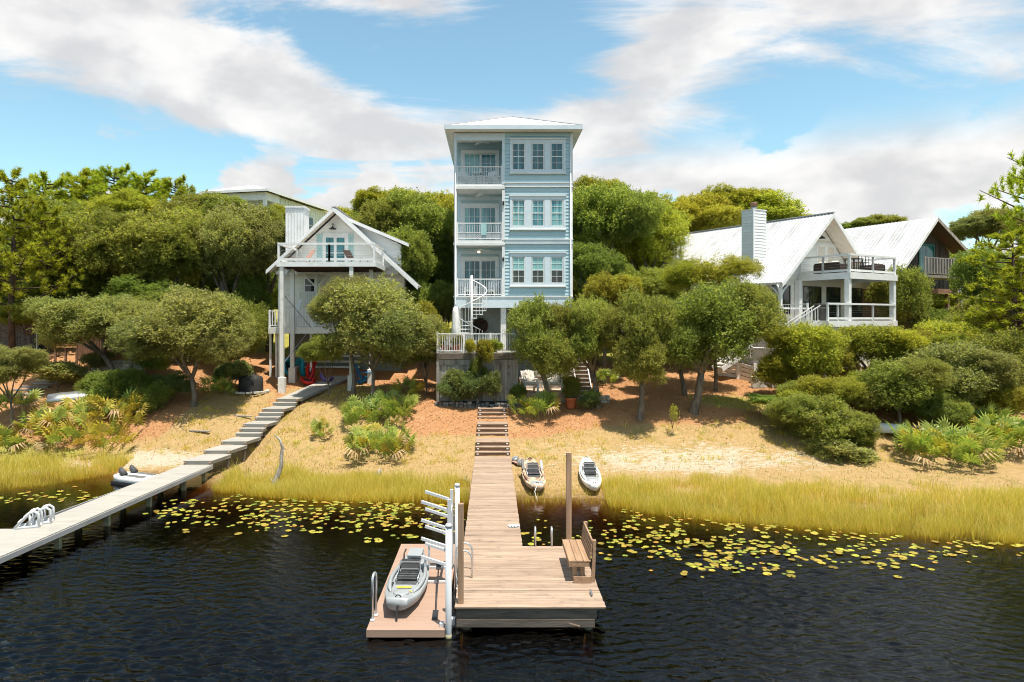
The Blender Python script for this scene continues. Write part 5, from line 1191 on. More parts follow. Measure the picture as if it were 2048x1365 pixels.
# furniture on the right decks
def rpt(x, y, z): v = RO + Vector((ca_ * x - sa_ * y, sa_ * x + ca_ * y, 0)); v.z = z; return v
def sofa(lab, loc, rz_):
    s = thing('wicker_sofa', lab, 'sofa', loc, rz_)
    part('base', M['wicker'], s, (-.75, .75, -.38, .38, .0, .30), bevel=.02); part('back', M['wicker'], s, (-.75, .75, .30, .40, .30, .66), bevel=.02)
    for x in (-1, 1): part('arm', M['wicker'], s, (x * .75 - .06, x * .75 + .06, -.38, .40, .0, .58), bevel=.02)
    for x in (-.33, .33): part('cushion', M['cushion'], s, (x - .31, x + .31, -.36, .28, .302, .44), bevel=.03)
    for x in (-.45, .3): MB().bar((x, .16, .44), (x, .28, .72), .4, .12).build('pillow', M['cushion'], s)
sofa('dark wicker sofa with cream cushions at the left of the right cottage balcony', rpt(.75, 1.7, uz2 + .002), RA + R(95)); sofa('dark wicker sofa with cream cushions at the right of the right cottage balcony', rpt(3.9, 1.0, uz2 + .002), RA + R(185))
bt = thing('bar_table', 'tall black bar table at the corner of the right cottage balcony', 'table', rpt(1.6, .75, uz2 + .002), RA); part('top', M['black'], bt, (-.5, .5, -.3, .3, .86, .90))
for x in (-.45, .45):
    for yy in (-.25, .25): part('leg', M['black'], bt, (x - .02, x + .02, yy - .02, yy + .02, 0, .858))
for i, dx_ in enumerate((-.35, .35)):
    cst = thing('bar_stool', ('black bar stool left of' if i == 0 else 'black bar stool right of') + ' the tall balcony table', 'stool', rpt(1.6 + dx_, .32, uz2 + .002), RA)
    part('seat', M['black'], cst, (-.18, .18, -.18, .18, .62, .65)); part('back', M['black'], cst, (-.18, .18, -.18, -.15, .98, 1.04))
    for x in (-.16, .16):
        part('leg', M['black'], cst, (x - .015, x + .015, .13, .16, 0, .618)); part('leg', M['black'], cst, (x - .015, x + .015, -.18, -.15, 0, .978))
gt = thing('covered_grill', 'dark covered grill on the lower deck of the right cottage', 'grill', rpt(-.9, 1.2, lz + .002), RA); part('cover', M['blackcloth'], gt, (-.5, .5, -.28, .28, .0, .78), bevel=.08); part('hood', M['blackcloth'], gt, (-.4, .4, -.2, .2, .74, .98), bevel=.06)

# ================================================================== dark barn house
BO = Vector((26.64, 41.0, 0)); BA = R(25.9)
BK_ = 1.15
bh = thing('dark_barn_house', 'dark board clad house with white metal roof behind the right cottage', 'house', (BO.x * BK_, BO.y * BK_, CAM_H * (1 - BK_)), BA); bh.scale = (BK_,) * 3; cb_, sb_ = math.cos(BA), math.sin(BA)
def bx(px, ly): k = (px - VX) / F; return (k * (BO.y + cb_ * ly) - (BO.x - sb_ * ly)) / (cb_ - k * sb_)
bap, lsl, rsl, hl, hr = 12.5, .98, .60, 4.4, 3.2
MB().prism([(-3.9, 8.3), (2.75, 8.3), (2.75, bap - .15 - 2.75 * rsl), (0, bap - .15), (-3.9, bap - .15 - 3.9 * lsl)], .9, 13, 'y').build('wall', M['barnwood'], bh)
for i in range(34):
    x = -3.9 + i * 6.65 / 34; xm = x + .1; zt_ = bap - .18 - (xm * rsl if xm > 0 else -xm * lsl)
    if zt_ > 8.4: part('wall_board', M['barnwood'], bh, (x + .006, x + .19, .86 - .012 * (i % 2), .899, 8.25, zt_ - .1))
slope_panels(bh, (0, -.1, bap), (0, 1, 0), (-hl, 0, -hl * lsl), 13.2, .46, 2); slope_panels(bh, (0, -.1, bap), (0, 1, 0), (hr, 0, -hr * rsl), 13.2, .46, 2)
for s_, h_, g_ in ((1, hr, rsl), (-1, hl, lsl)):
    MB().prism([(0, bap - .025), (s_ * h_, bap - .025 - h_ * g_), (s_ * h_, bap - .24 - h_ * g_), (0, bap - .24)], -.14, -.1, 'y').build('rake_board', M['greyplank'] if s_ > 0 else M['white2'], bh); MB().prism([(0, bap - .05), (s_ * h_, bap - .05 - h_ * g_), (s_ * h_, bap - .10 - h_ * g_), (0, bap - .10)], -.098, .9, 'y').build('soffit', M['soffitwood'], bh)
wa, wb = bx(1838, .8), bx(1870, .8); window(bh, wa, wb, 9.2, 11.0, .85, M['glass'], M['greenframe'], 1, 1, False, .14, 'green_door')
bz = 8.9; rxx0, rxx1 = bx(1850, -1.0), bx(1912, -1.0)
part('balcony_floor', M['greyplank'], bh, (rxx0 - .2, rxx1, -1.1, .85, bz - .15, bz)); railing(bh, (rxx0, -1.0), (rxx1, -1.0), bz, 1.0, M['greyplank'], 11, pk=.10)
part('under_beam', M['stairwood'], bh, (-1.0, 2.6, .0, .3, 7.9, 8.2)); part('lower_wall', M['stairwood'], bh, (-3.5, 2.4, 2.5, 12, 2.4, 8.29))
for px in (1894, 1914): x = bx(px, .2); part('post', M['stairwood'], bh, (x - .09, x + .09, .1, .28, 2.4, 7.9))
x0, x1 = bx(1885, -.4), bx(1918, -.4); part('porch_panel', M['soffitwood'], bh, (x0, x1, -.45, -.38, 6.0, 7.0)); part('porch_floor', M['stairwood'], bh, (x0 - 1.5, x1, -.4, 2, 5.85, 5.98))
x = bx(1921, -.2); MB().tube([(x, -.2, 8.3), (x, -.25, 7.9), (x + .02, -.25, 6.6), (x + .25, -.3, 6.0)], .05, 8).build('downspout', M['pvc'], bh); MB().prism([(x - .12, 8.0), (x + .16, 8.2), (x + .28, 8.5)], -.3, -.1, 'y').build('gutter_end', M['pvc'], bh)

# ================================================================== pale green house behind the trees
GO = Vector((XX(537, 62), 62, 0)); GA = R(-13.3)
gh = thing('pale_green_house', 'tall pale green house with white hip roof behind the oaks on the left', 'house', GO, GA)
ge = 18.2; gw, gd = 7.0, 13.0
part('wall', M['greensid'], gh, (-gw + .6, -.7, 2.6, gd, 6.0, ge - .2)); part('porch_floor', M['white'], gh, (-gw + .3, -.4, .2, 2.6, 14.6, 14.8))
part('porch_beam', M['white'], gh, (-gw + .35, -.45, .25, .55, ge - .9, ge - .2)); part('porch_beam', M['white'], gh, (-.75, -.45, .56, 2.6, ge - .9, ge - .2)); part('porch_ceiling', M['white'], gh, (-gw + .4, -.5, .56, 2.59, ge - .3, ge - .22))
for x, y_ in ((-.6, .4), (-.6, 1.9), (-3.6, .4), (-gw + .6, .4)): part('column', M['white'], gh, (x - .13, x + .13, y_ - .13, y_ + .13, 14.8, ge - .9))
for y_ in np.arange(2.7, gd, .5): part('batten', M['greensid'], gh, (-.698, -.67, y_ - .03, y_ + .03, 6.5, ge - .25))
for y_ in (3.0, 5.0, 7.0, 8.6, 10.8):
    w_ = part('window', M['white'], gh, (-.66, -.62, y_, y_ + 1.0, 15.2, 17.0)); part('pane', M['glassdark'], w_, (-.618, -.60, y_ + .1, y_ + .9, 15.3, 16.05)); part('pane', M['glassdark'], w_, (-.618, -.60, y_ + .1, y_ + .9, 16.12, 16.9))
hx0, hx1, hy0, hy1 = -gw, 0.0, -.2, gd + .5; hwg = (hx1 - hx0) / 2; rg = ge + hwg * .33
rfg = MB().add([(hx0, hy0, ge), (hx1, hy0, ge), (hx1, hy1, ge), (hx0, hy1, ge), (-hwg, hy0 + hwg, rg), (-hwg, hy1 - hwg, rg)], [(0, 1, 4), (1, 2, 5, 4), (2, 3, 5), (3, 0, 4, 5), (3, 2, 1, 0)]).build('roof', M['roofwhite'], gh)
part('fascia', M['white'], rfg, (hx0, hx1, hy0 - .03, hy0, ge - .22, ge + .01)); part('fascia', M['white'], rfg, (hx1, hx1 + .03, hy0, hy1, ge - .22, ge + .01))
m = MB()
for i in range(1, 28): y_ = hy0 + (hy1 - hy0) * i / 28; k = min(1, (y_ - hy0) / hwg, (hy1 - y_) / hwg); m.bar((hx1, y_, ge + .015), (hx1 - hwg * k, y_, ge + .015 + hwg * .33 * k), .03, .04)
m.build('seam', M['roofwhite'], rfg)
part('lower_roof', M['roofwhite'], gh, (-.6, 1.2, 4, gd, 13.0, 13.15))

# ================================================================== left terrace: screens, stone wall, steps, boats
sc = thing('cedar_slat_screen', 'orange cedar slat screen among the trees at the far left', 'screen'); yy = 38.6
for k in range(11): part('slat', M['cedar'], sc, (XX(108, yy), XX(153, yy), yy - .02, yy + .02, ZZ(696 - k * 4.6, yy), ZZ(696 - k * 4.6, yy) + .10))
for px in (109, 130, 152): x = XX(px, yy); part('post', M['stairwood'], sc, (x - .05, x + .05, yy + .022, yy + .12, G(x, yy) - .2, ZZ(645, yy)))
sc = thing('brown_board_fence', 'brown upright board fence right of the cedar slat screen', 'fence'); yy = 39.6
for k in range(14): part('board', M['stairwood'], sc, (XX(155, yy) + k * .145, XX(155, yy) + k * .145 + .13, yy, yy + .03, G(XX(170, yy), yy) - .1, ZZ(648, yy)))
for z_ in (.4, 1.1): part('rail', M['stairwood'], sc, (XX(155, yy), XX(155, yy) + 2.03, yy + .032, yy + .08, G(XX(170, yy), yy) + z_, G(XX(170, yy), yy) + z_ + .09))
sc = thing('timber_outbuilding', 'shaded brown timber outbuilding behind the tree trunks at the far left', 'shed'); yy = 41.0
sz_ = G(XX(50, yy), yy); part('wall', M['stairwood'], sc, (XX(-40, yy), XX(100, yy), yy, yy + 4, sz_ - .3, sz_ + 2.3))
for k in range(22): part('wall_board', M['darkwood'], sc, (XX(-40, yy) + k * .19, XX(-40, yy) + k * .19 + .18, yy - .03, yy - .002, sz_ - .2, sz_ + 2.3))
part('glass_door', M['glassdark'], sc, (XX(76, yy), XX(96, yy), yy - .07, yy - .032, sz_, sz_ + 2.1)); part('door_frame', M['steel'], sc, (XX(74, yy), XX(76, yy), yy - .08, yy - .032, sz_, sz_ + 2.15))
part('porch_deck', M['stairwood'], sc, (XX(-20, 40), XX(110, 40), 39.4, yy - .08, sz_ - .3, sz_ - .12)); MB().prism([(XX(-50, yy), sz_ + 2.3), (XX(110, yy), sz_ + 2.3), (XX(110, yy), sz_ + 2.42), (XX(-50, yy), sz_ + 2.42)], yy - .6, yy + 4.2, 'y').build('roof', M['darkwood'], sc)
stone_wall('stone_retaining_wall', 'pale block retaining wall under the oaks on the left terrace', XX(183, 37.4), XX(285, 37.4), 37.4, lambda x: G(x, 37.3) - .15, 5, M['stone'], .19, (.4, .7), seed=12)
kb = thing('terrace_kerb', 'thin pale stone kerb along the left straw terrace', 'kerb')
for i in range(16): px0 = 72 + i * 13; yy = 36.7; part('kerb_stone', M['stone'], kb, (XX(px0, yy), XX(px0 + 12.6, yy), yy, yy + .16, G(XX(px0, yy), yy) - .1, G(XX(px0, yy), yy) + .09))
ls = thing('dark_timber_steps', 'dark weathered timber steps curving up the slope at the far left', 'stairs')
tr = [(8, 800), (22, 791), (34, 783), (50, 775), (72, 768), (100, 761), (125, 752), (148, 744)]
for i, (px, py) in enumerate(tr):
    p = PG(px + 18, py + 2); part('tread', M['greyplank'], ls, (p.x - .75, p.x + .75, p.y, p.y + .75, p.z + .02, p.z + .11)); part('riser', M['darkwood'], ls, (p.x - .72, p.x + .72, p.y + .03, p.y + .07, p.z - .25, p.z + .018))
tb = thing('upturned_dinghy', 'upturned aluminium dinghy on a stand behind the yellow palmettos', 'boat'); p = PG(160, 822); p.z += .55
v, f = loft([(-1.3, .62, -.05, 0, .30), (-.8, .66, -.06, 0, .36), (0, .66, -.06, 0, .40), (.8, .5, -.06, 0, .42), (1.25, .22, -.04, .05, .42), (1.42, .04, .1, .2, .40)], 14)
MB().add(v, f, True).build('hull', M['steel'], tb, loc=p, rot=(0, 0, R(-62)))
for dx_ in (-.45, .45): part('stand_leg', M['pvc'], tb, (p.x + dx_ - .03, p.x + dx_ + .03, p.y - .2, p.y - .14, p.z - .65, p.z)); 
part('stand_bar', M['pvc'], tb, (p.x - .5, p.x + .5, p.y - .2, p.y - .14, p.z - .03, p.z + .02))
p = PG(502, 784); fp = thing('covered_fire_pit', 'black covered fire pit left of the white cottage', 'fire pit', p)
vs = []; nn = 28
m = MB(); fs = []
for i, (r, z_) in enumerate([(.62, .0), (.62, .35), (.60, .70), (.50, .80), (.25, .88), (.02, .93)]):
    for j in range(nn): a = 2 * math.pi * j / nn; q_ = r * (1 + (.05 if i < 3 else .02) * math.sin(j * 2.7 + i)); vs.append((q_ * math.cos(a), q_ * math.sin(a), z_))
for i in range(5):
    for j in range(nn): fs.append((i * nn + j, i * nn + (j + 1) % nn, (i + 1) * nn + (j + 1) % nn, (i + 1) * nn + j))
m.add(vs, fs, True); m.build('cover', M['blackcloth'], fp)
for k in range(14): a = 2 * math.pi * k / 14; MB().box(-.16, .16, -.09, .09, -.05, .06).build('paving_stone', M['stone'], fp, .015, loc=(.85 * math.cos(a), .85 * math.sin(a), .0), rot=(0, 0, a + R(90)))
gc = thing('green_canoe', 'green canoe lying in the shade under the left oaks', 'canoe'); p = PG(295, 775)
v, f = loft([(-2.2, .05, .2, .35, .30), (-1.6, .28, .06, .28, .20), (0, .42, .02, .26, .16), (1.6, .28, .06, .28, .20), (2.2, .05, .2, .35, .30)], 14)
MB().add(v, f, True).build('hull', M['teal'], gc, loc=p, rot=(0, 0, R(-80))); 
wc = thing('upturned_canoe', 'long white upturned canoe lying under the dark oak shrubs on the right', 'canoe'); a, b_ = PG(1706, 858), PG(1834, 880); mid = (a + b_) / 2; d = b_ - a
v, f = loft([(-2.3, .04, .05, .10, .22), (-1.8, .22, 0, .04, .34), (0, .40, 0, .04, .42), (1.8, .22, 0, .04, .34), (2.3, .04, .05, .10, .22)], 14)
MB().add(v, f, True).build('hull', M['white'], wc, loc=mid + Vector((0, 0, .06)), rot=(0, 0, math.atan2(d.y, d.x) - math.pi / 2))
MB().bar(mid + Vector((0, 0, .46)) + d.normalized() * -2.1, mid + Vector((0, 0, .46)) + d.normalized() * 2.1, .03, .03).build('keel_strip', M['steel'], wc)
for (px, py, lab, hh) in ((1780, 735, 'pale weathered post standing among the shrubs below the right cottage', 1.4),):
    p = PG(px, py + 30); tag(part('weathered_post', M['greyplank'], None, (p.x - .12, p.x + .12, p.y - .12, p.y + .12, p.z - .3, ZZ(715, p.y))), lab, 'post')
# ================================================================== vegetation
def unit(a): return a / np.maximum(np.linalg.norm(a, axis=-1, keepdims=True), 1e-9)
def leaf_quads(p, d, s, L, Wd):
    L = L[:, None]; Wd = Wd[:, None]
    return np.stack([p, p + d * L * .45 + s * Wd * .5, p + d * L, p + d * L * .45 - s * Wd * .5], 1).reshape(-1, 3)
def crown_mesh(name, seed, rad, nl, nsp, L, Wd, material, flat=.8, lobe=(.26, .42), per=7, hollow=.35, spread=.62, twig=.24):
    'crown of many small leaves set in sprigs on the skin of uneven lobes'
    g = np.random.default_rng(seed)
    c = unit(g.normal(size=(nl, 3))) * (g.random((nl, 1)) ** .40) * spread; c[:, 2] = c[:, 2] * .85 + .05
    lr = g.uniform(lobe[0], lobe[1], nl)
    k = g.choice(nl, nsp * 3, p=lr ** 2 / (lr ** 2).sum()); d = unit(g.normal(size=(nsp * 3, 3)))
    f = np.where(g.random(nsp * 3) < hollow, g.uniform(.35, .9, nsp * 3), g.normal(.97, .17, nsp * 3))
    spray = g.random(nsp * 3) < .16; f = np.where(spray, g.uniform(1.0, 1.55, nsp * 3), f)      # loose outer sprays
    p = c[k] + d * (lr[k] * f)[:, None]
    dist = np.linalg.norm(p[:, None, :] - c[None], axis=2) / lr[None]; dist[np.arange(len(p)), k] = 9
    keep = (dist.min(1) > .70) | (g.random(len(p)) < .30); keep &= (d[:, 2] > -.35) | (g.random(len(p)) < .45)
    keep &= (d[:, 2] > -.75) | (g.random(len(p)) < .35)
    # holes in the canopy
    hn = np.sin(p[:, 0] * 7 + seed) * np.sin(p[:, 1] * 8 + 1.3 * seed) * np.sin(p[:, 2] * 9 + .7); keep &= (hn < .30) | (g.random(len(p)) < .25)
    p, d = p[keep][:nsp], d[keep][:nsp]; n = len(p)
    ax = unit(d + g.normal(size=(n, 3)) * .55 + np.array([0, 0, .25]))
    pos = np.repeat(p * np.array([rad, rad, rad * flat]), per, 0); axr = np.repeat(ax, per, 0); m_ = len(pos)
    tt = np.tile(np.linspace(0, 1, per), n)[:, None]
    pos = pos + axr * tt * twig * (rad / 2.4) ** .35 + g.normal(size=(m_, 3)) * .035
    ld = axr * .55 + unit(g.normal(size=(m_, 3))) * .8; ld[:, 2] = ld[:, 2] * .6 + .05; ld = unit(ld); sd_ = unit(np.cross(ld, g.normal(size=(m_, 3)) * .7 + np.array([0, 0, 1.0])))
    sz_ = g.uniform(.55, 1.5, m_)
    return np_mesh(name, leaf_quads(pos, ld, sd_, L * sz_, Wd * sz_), 4, material)

OAKS = [crown_mesh('crown', 11 + i, 2.4, 85, 6600, .105, .058, M['oak'], .88, (.10, .25), spread=.84, hollow=.2) for i in range(5)]
OAKL = [crown_mesh('crown', 31 + i, 4.6, 130, 9600, .17, .10, M['oak'], .88, (.075, .20), spread=.86, twig=.30, hollow=.2) for i in range(4)]
SHRUB = [crown_mesh('crown', 51 + i, 1.4, 40, 1900, .12, .062, M['magnolia'], .85, (.12, .28), spread=.82, hollow=.2) for i in range(3)]
SAPL = [crown_mesh('crown', 57, 1.4, 9, 110, .16, .08, M['magnolia'], .85, (.15, .35), spread=.7)]
TUFTY = [crown_mesh('crown', 61 + i, 2.4, 40, 3600, .12, .05, M['oakyel'], .9, (.16, .28), spread=.75, twig=.34) for i in range(2)]

def trunk(base, fork, tips, r, name='trunk', parent=None, material=None):
    base, fork = Vector(base), Vector(fork); m = MB(); rr = random.Random(int(base.x * 100)); d = fork - base
    w = Vector((rr.uniform(-.12, .12), rr.uniform(-.1, .1), 0)) * max(.6, d.length * .4)
    m.tube([base - Vector((0, 0, .25)), base + Vector((0, 0, .12)), base + d * .35 + w, base + d * .7 + w * .6, fork], [r * 1.45, r * 1.12, r * .95, r * .85, r * .78], 9)
    for tp in tips:
        tp = Vector(tp); e = tp - fork; k = e.length; j = Vector((rr.uniform(-.15, .15), rr.uniform(-.15, .15), rr.uniform(0, .15))) * k
        m.tube([fork - e * .03, fork + e * .35 + j, fork + e * .7 + j * .6, tp], [r * .62, r * .45, r * .28, r * .10], 7)
        for q_ in range(2): s_ = fork + e * rr.uniform(.4, .7) + j * .8; m.tube([s_, s_ + Vector((rr.uniform(-.4, .4), rr.uniform(-.4, .4), rr.uniform(.1, .4))) * k * .6], [r * .25, r * .06], 5)
    return m.build(name, material or M['bark'], parent)
TREEN = 0
def oak(lab, px, py, rx_, ry_, Y, base=None, leaf='oak', big=None, r=None, fork=.45, name='oak_tree', cat='tree', depth=.9, group=None, lib=None):
    global TREEN; TREEN += 1; rr = random.Random(TREEN * 13)
    c = P(px, py, Y); hx, hz = rx_ * Y / F, ry_ * Y / F; big = hx > 3.0 if big is None else big
    if base is None: bp = Vector((c.x + rr.uniform(-.2, .2) * hx, Y, G(c.x, Y)))
    else: bp = Vector((XX(base[0], base[1] if len(base) > 1 else Y), base[1] if len(base) > 1 else Y, 0)); bp.z = G(bp.x, bp.y)
    t_ = thing(name, lab, cat, bp, 0, group)
    lib = lib or (OAKL if big else OAKS); me_ = lib[TREEN % len(lib)]; R0 = 4.6 if lib is OAKL else (1.4 if lib in (SHRUB, SAPL) else 2.4)
    rel = c - bp
    cr = link('crown', me_, t_, rel, (0, 0, rr.uniform(0, 6.28)), (hx / R0 / .96, hx * depth / R0 / .96, hz / R0 / .86))
    crs = [cr]
    if lib is not SAPL:
        for k in range(3 if hx > 1.3 else 2):     # side masses make the crown uneven
            a = rr.uniform(0, 6.28) if k else rr.choice((0, 3.14)) + rr.uniform(-.5, .5); f_ = rr.uniform(.44, .64)
            crs.append(link('crown', lib[(TREEN + 1 + k) % len(lib)], t_, rel + Vector((math.cos(a) * hx * .68, math.sin(a) * hx * .55 * depth, rr.uniform(-.5, .35) * hz)), (rr.uniform(-.2, .2), rr.uniform(-.2, .2), rr.uniform(0, 6.28)), (hx / R0 * f_, hx * depth / R0 * f_, hz / R0 * f_ * 1.1)))
        cr.scale = Vector(cr.scale) * .85
    for cr in crs: cr.material_slots[0].link = 'OBJECT'; cr.material_slots[0].material = M[leaf]
    rad = r or (.05 + .045 * hx); fk = rel * fork; tips = []
    for k in range(5): a = k * 1.257 + rr.uniform(-.3, .3); tips.append(rel + Vector((math.cos(a) * hx * .55, math.sin(a) * hx * .5, rr.uniform(-.15, .45) * hz)))
    trunk((0, 0, 0), fk, tips, rad, 'trunk', t_); return t_

# --- oaks in front of the blue house and across the right yard
oak('rounded live oak in front of the grey board wall, nearest the pier steps', 1072, 672, 78, 95, 33.4, (1100, 33.7), 'oak', r=.15)
oak('live oak with leaning forked trunk right of the patio', 1172, 655, 72, 88, 33.9, (1196, 33.6), 'oak', r=.15)
oak('live oak on a single pale trunk in the middle of the straw slope', 1288, 672, 92, 108, 32.4, (1280, 32.3), 'oak', r=.15)
oak('largest live oak on the right lawn, with thick forked trunk', 1420, 655, 112, 118, 33.1, (1388, 33.0), 'oak', r=.20, big=False)
oak('live oak half hidden behind the largest right lawn oak', 1345, 660, 70, 90, 35.6, (1369, 35.4), 'oak', r=.13)
oak('thin twiggy yellow green tree in front of the white metal roof', 1420, 560, 90, 60, 36.5, None, 'oakyel', big=False, lib=TUFTY, name='wispy_tree', r=.10)
oak('yellow green oak rising right of the blue house ground floor', 1215, 590, 62, 60, 38.2, None, 'oakyel', big=False)
# --- left yard
oak('wide pale green oak in front of the white cottage', 752, 650, 122, 112, 34.6, (742, 34.0), 'oakpale', big=False, r=.10, fork=.42)
oak('slim grey trunked oak beside the grey ramp', 700, 610, 75, 75, 35.2, (706, 35.4), 'oakpale', big=False, r=.11)
oak('little oak sapling leaning over the grey ramp', 655, 700, 48, 45, 35.2, (657, 35.3), 'oak', big=False, r=.035, fork=.3, name='oak_sapling')
oak('broad pale sand oak on the left slope, its trunk leaning left', 376, 655, 124, 96, 33.8, (388, 33.8), 'oakpale', big=False, r=.14, fork=.35)
oak('pale sand oak above the left stone terrace', 168, 645, 96, 72, 36.2, (238, 36.4), 'oakpale', big=False, r=.15)
oak('slender oak with bent dark trunk before the terrace wall', 275, 652, 78, 66, 36.3, (255, 36.2), 'oakpale', big=False, r=.12)
oak('small sand oak at the left picture edge', 20, 730, 72, 50, 31.8, (22, 31.6), 'oakpale', big=False, r=.06, name='oak_sapling')
oak('dark rounded shrub beside the upturned dinghy', 225, 785, 62, 62, 33.4, (225, 33.4), 'oakdark', big=False, r=.05, fork=.2, name='evergreen_shrub', cat='shrub')
oak('low dark shrub right of the yellow palmettos', 300, 800, 42, 40, 33.2, None, 'oakdark', lib=SHRUB, r=.03, fork=.2, name='evergreen_shrub', cat='shrub')
oak('dark oak filling the gap left of the white cottage', 480, 660, 62, 95, 38.5, None, 'oakdark', big=False, r=.13)
# --- background left
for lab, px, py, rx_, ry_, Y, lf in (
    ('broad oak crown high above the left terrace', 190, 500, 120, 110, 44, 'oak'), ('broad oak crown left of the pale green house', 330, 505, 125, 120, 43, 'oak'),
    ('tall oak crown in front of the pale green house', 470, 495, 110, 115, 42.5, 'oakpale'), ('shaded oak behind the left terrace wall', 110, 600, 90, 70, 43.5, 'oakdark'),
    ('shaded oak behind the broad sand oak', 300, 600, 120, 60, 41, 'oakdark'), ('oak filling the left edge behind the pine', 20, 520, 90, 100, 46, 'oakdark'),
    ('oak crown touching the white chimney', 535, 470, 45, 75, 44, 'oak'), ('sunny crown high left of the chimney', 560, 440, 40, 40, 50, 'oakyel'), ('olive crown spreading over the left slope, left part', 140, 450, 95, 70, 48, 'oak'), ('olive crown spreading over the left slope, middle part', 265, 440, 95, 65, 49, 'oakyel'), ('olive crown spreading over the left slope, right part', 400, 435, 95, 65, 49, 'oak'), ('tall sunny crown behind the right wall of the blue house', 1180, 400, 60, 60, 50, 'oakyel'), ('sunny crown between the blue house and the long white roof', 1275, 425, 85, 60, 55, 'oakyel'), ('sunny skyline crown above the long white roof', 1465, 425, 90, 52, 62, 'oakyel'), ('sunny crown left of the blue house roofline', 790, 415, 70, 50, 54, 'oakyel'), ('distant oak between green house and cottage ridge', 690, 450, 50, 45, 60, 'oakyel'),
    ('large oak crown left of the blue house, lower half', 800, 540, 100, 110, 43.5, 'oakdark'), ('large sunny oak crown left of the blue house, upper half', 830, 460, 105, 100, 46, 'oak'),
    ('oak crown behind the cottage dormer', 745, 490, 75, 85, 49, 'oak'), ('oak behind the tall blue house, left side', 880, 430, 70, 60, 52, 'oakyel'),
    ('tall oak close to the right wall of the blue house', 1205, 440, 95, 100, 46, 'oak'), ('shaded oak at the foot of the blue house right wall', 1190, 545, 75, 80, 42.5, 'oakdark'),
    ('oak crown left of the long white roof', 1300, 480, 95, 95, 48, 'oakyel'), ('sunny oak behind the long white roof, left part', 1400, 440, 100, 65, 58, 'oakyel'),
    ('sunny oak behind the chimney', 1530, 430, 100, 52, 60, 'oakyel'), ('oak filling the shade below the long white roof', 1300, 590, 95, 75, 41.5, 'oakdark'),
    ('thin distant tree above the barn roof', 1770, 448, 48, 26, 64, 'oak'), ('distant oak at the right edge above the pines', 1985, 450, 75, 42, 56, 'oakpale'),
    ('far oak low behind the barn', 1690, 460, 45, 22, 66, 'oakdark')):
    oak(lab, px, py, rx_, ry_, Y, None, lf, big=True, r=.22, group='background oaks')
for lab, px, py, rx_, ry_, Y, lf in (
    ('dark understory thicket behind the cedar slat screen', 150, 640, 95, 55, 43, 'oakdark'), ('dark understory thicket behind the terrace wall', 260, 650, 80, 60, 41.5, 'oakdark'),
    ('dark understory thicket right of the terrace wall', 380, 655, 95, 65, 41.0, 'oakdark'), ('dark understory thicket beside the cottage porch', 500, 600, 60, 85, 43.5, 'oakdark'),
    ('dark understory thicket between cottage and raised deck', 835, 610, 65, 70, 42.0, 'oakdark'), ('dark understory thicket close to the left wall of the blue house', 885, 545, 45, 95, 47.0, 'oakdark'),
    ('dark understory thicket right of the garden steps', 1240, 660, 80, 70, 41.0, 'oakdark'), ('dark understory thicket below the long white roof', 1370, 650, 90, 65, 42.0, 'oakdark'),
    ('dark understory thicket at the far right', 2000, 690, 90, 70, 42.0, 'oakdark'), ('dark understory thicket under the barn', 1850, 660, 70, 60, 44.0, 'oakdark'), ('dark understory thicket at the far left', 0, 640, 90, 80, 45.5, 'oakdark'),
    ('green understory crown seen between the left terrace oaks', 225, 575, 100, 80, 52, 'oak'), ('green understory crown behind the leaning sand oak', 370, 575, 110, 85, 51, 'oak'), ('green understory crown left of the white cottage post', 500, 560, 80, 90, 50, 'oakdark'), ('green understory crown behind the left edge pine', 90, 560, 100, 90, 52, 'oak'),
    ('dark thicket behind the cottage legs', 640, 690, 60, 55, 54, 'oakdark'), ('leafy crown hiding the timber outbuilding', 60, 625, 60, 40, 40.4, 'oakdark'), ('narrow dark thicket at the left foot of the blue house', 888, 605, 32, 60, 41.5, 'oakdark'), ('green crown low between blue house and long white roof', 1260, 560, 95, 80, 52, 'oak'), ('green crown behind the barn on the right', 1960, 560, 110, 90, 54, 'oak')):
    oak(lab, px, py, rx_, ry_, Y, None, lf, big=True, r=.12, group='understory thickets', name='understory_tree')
for i, px in enumerate(range(-60, 2150, 130)):
    rk = ('first', 'second', 'third', 'fourth', 'fifth', 'sixth', 'seventh', 'eighth', 'ninth', 'tenth', 'eleventh', 'twelfth', 'thirteenth', 'fourteenth', 'fifteenth', 'sixteenth', 'seventeenth')[i]
    oak('shaded oak of the back row behind the houses, %s from the left' % rk, px, 590 + (i * 37) % 30, 100, 75, 60 + (i * 5) % 7, None, 'oakdark' if i % 3 else 'oak', big=True, r=.2, group='back row oaks')
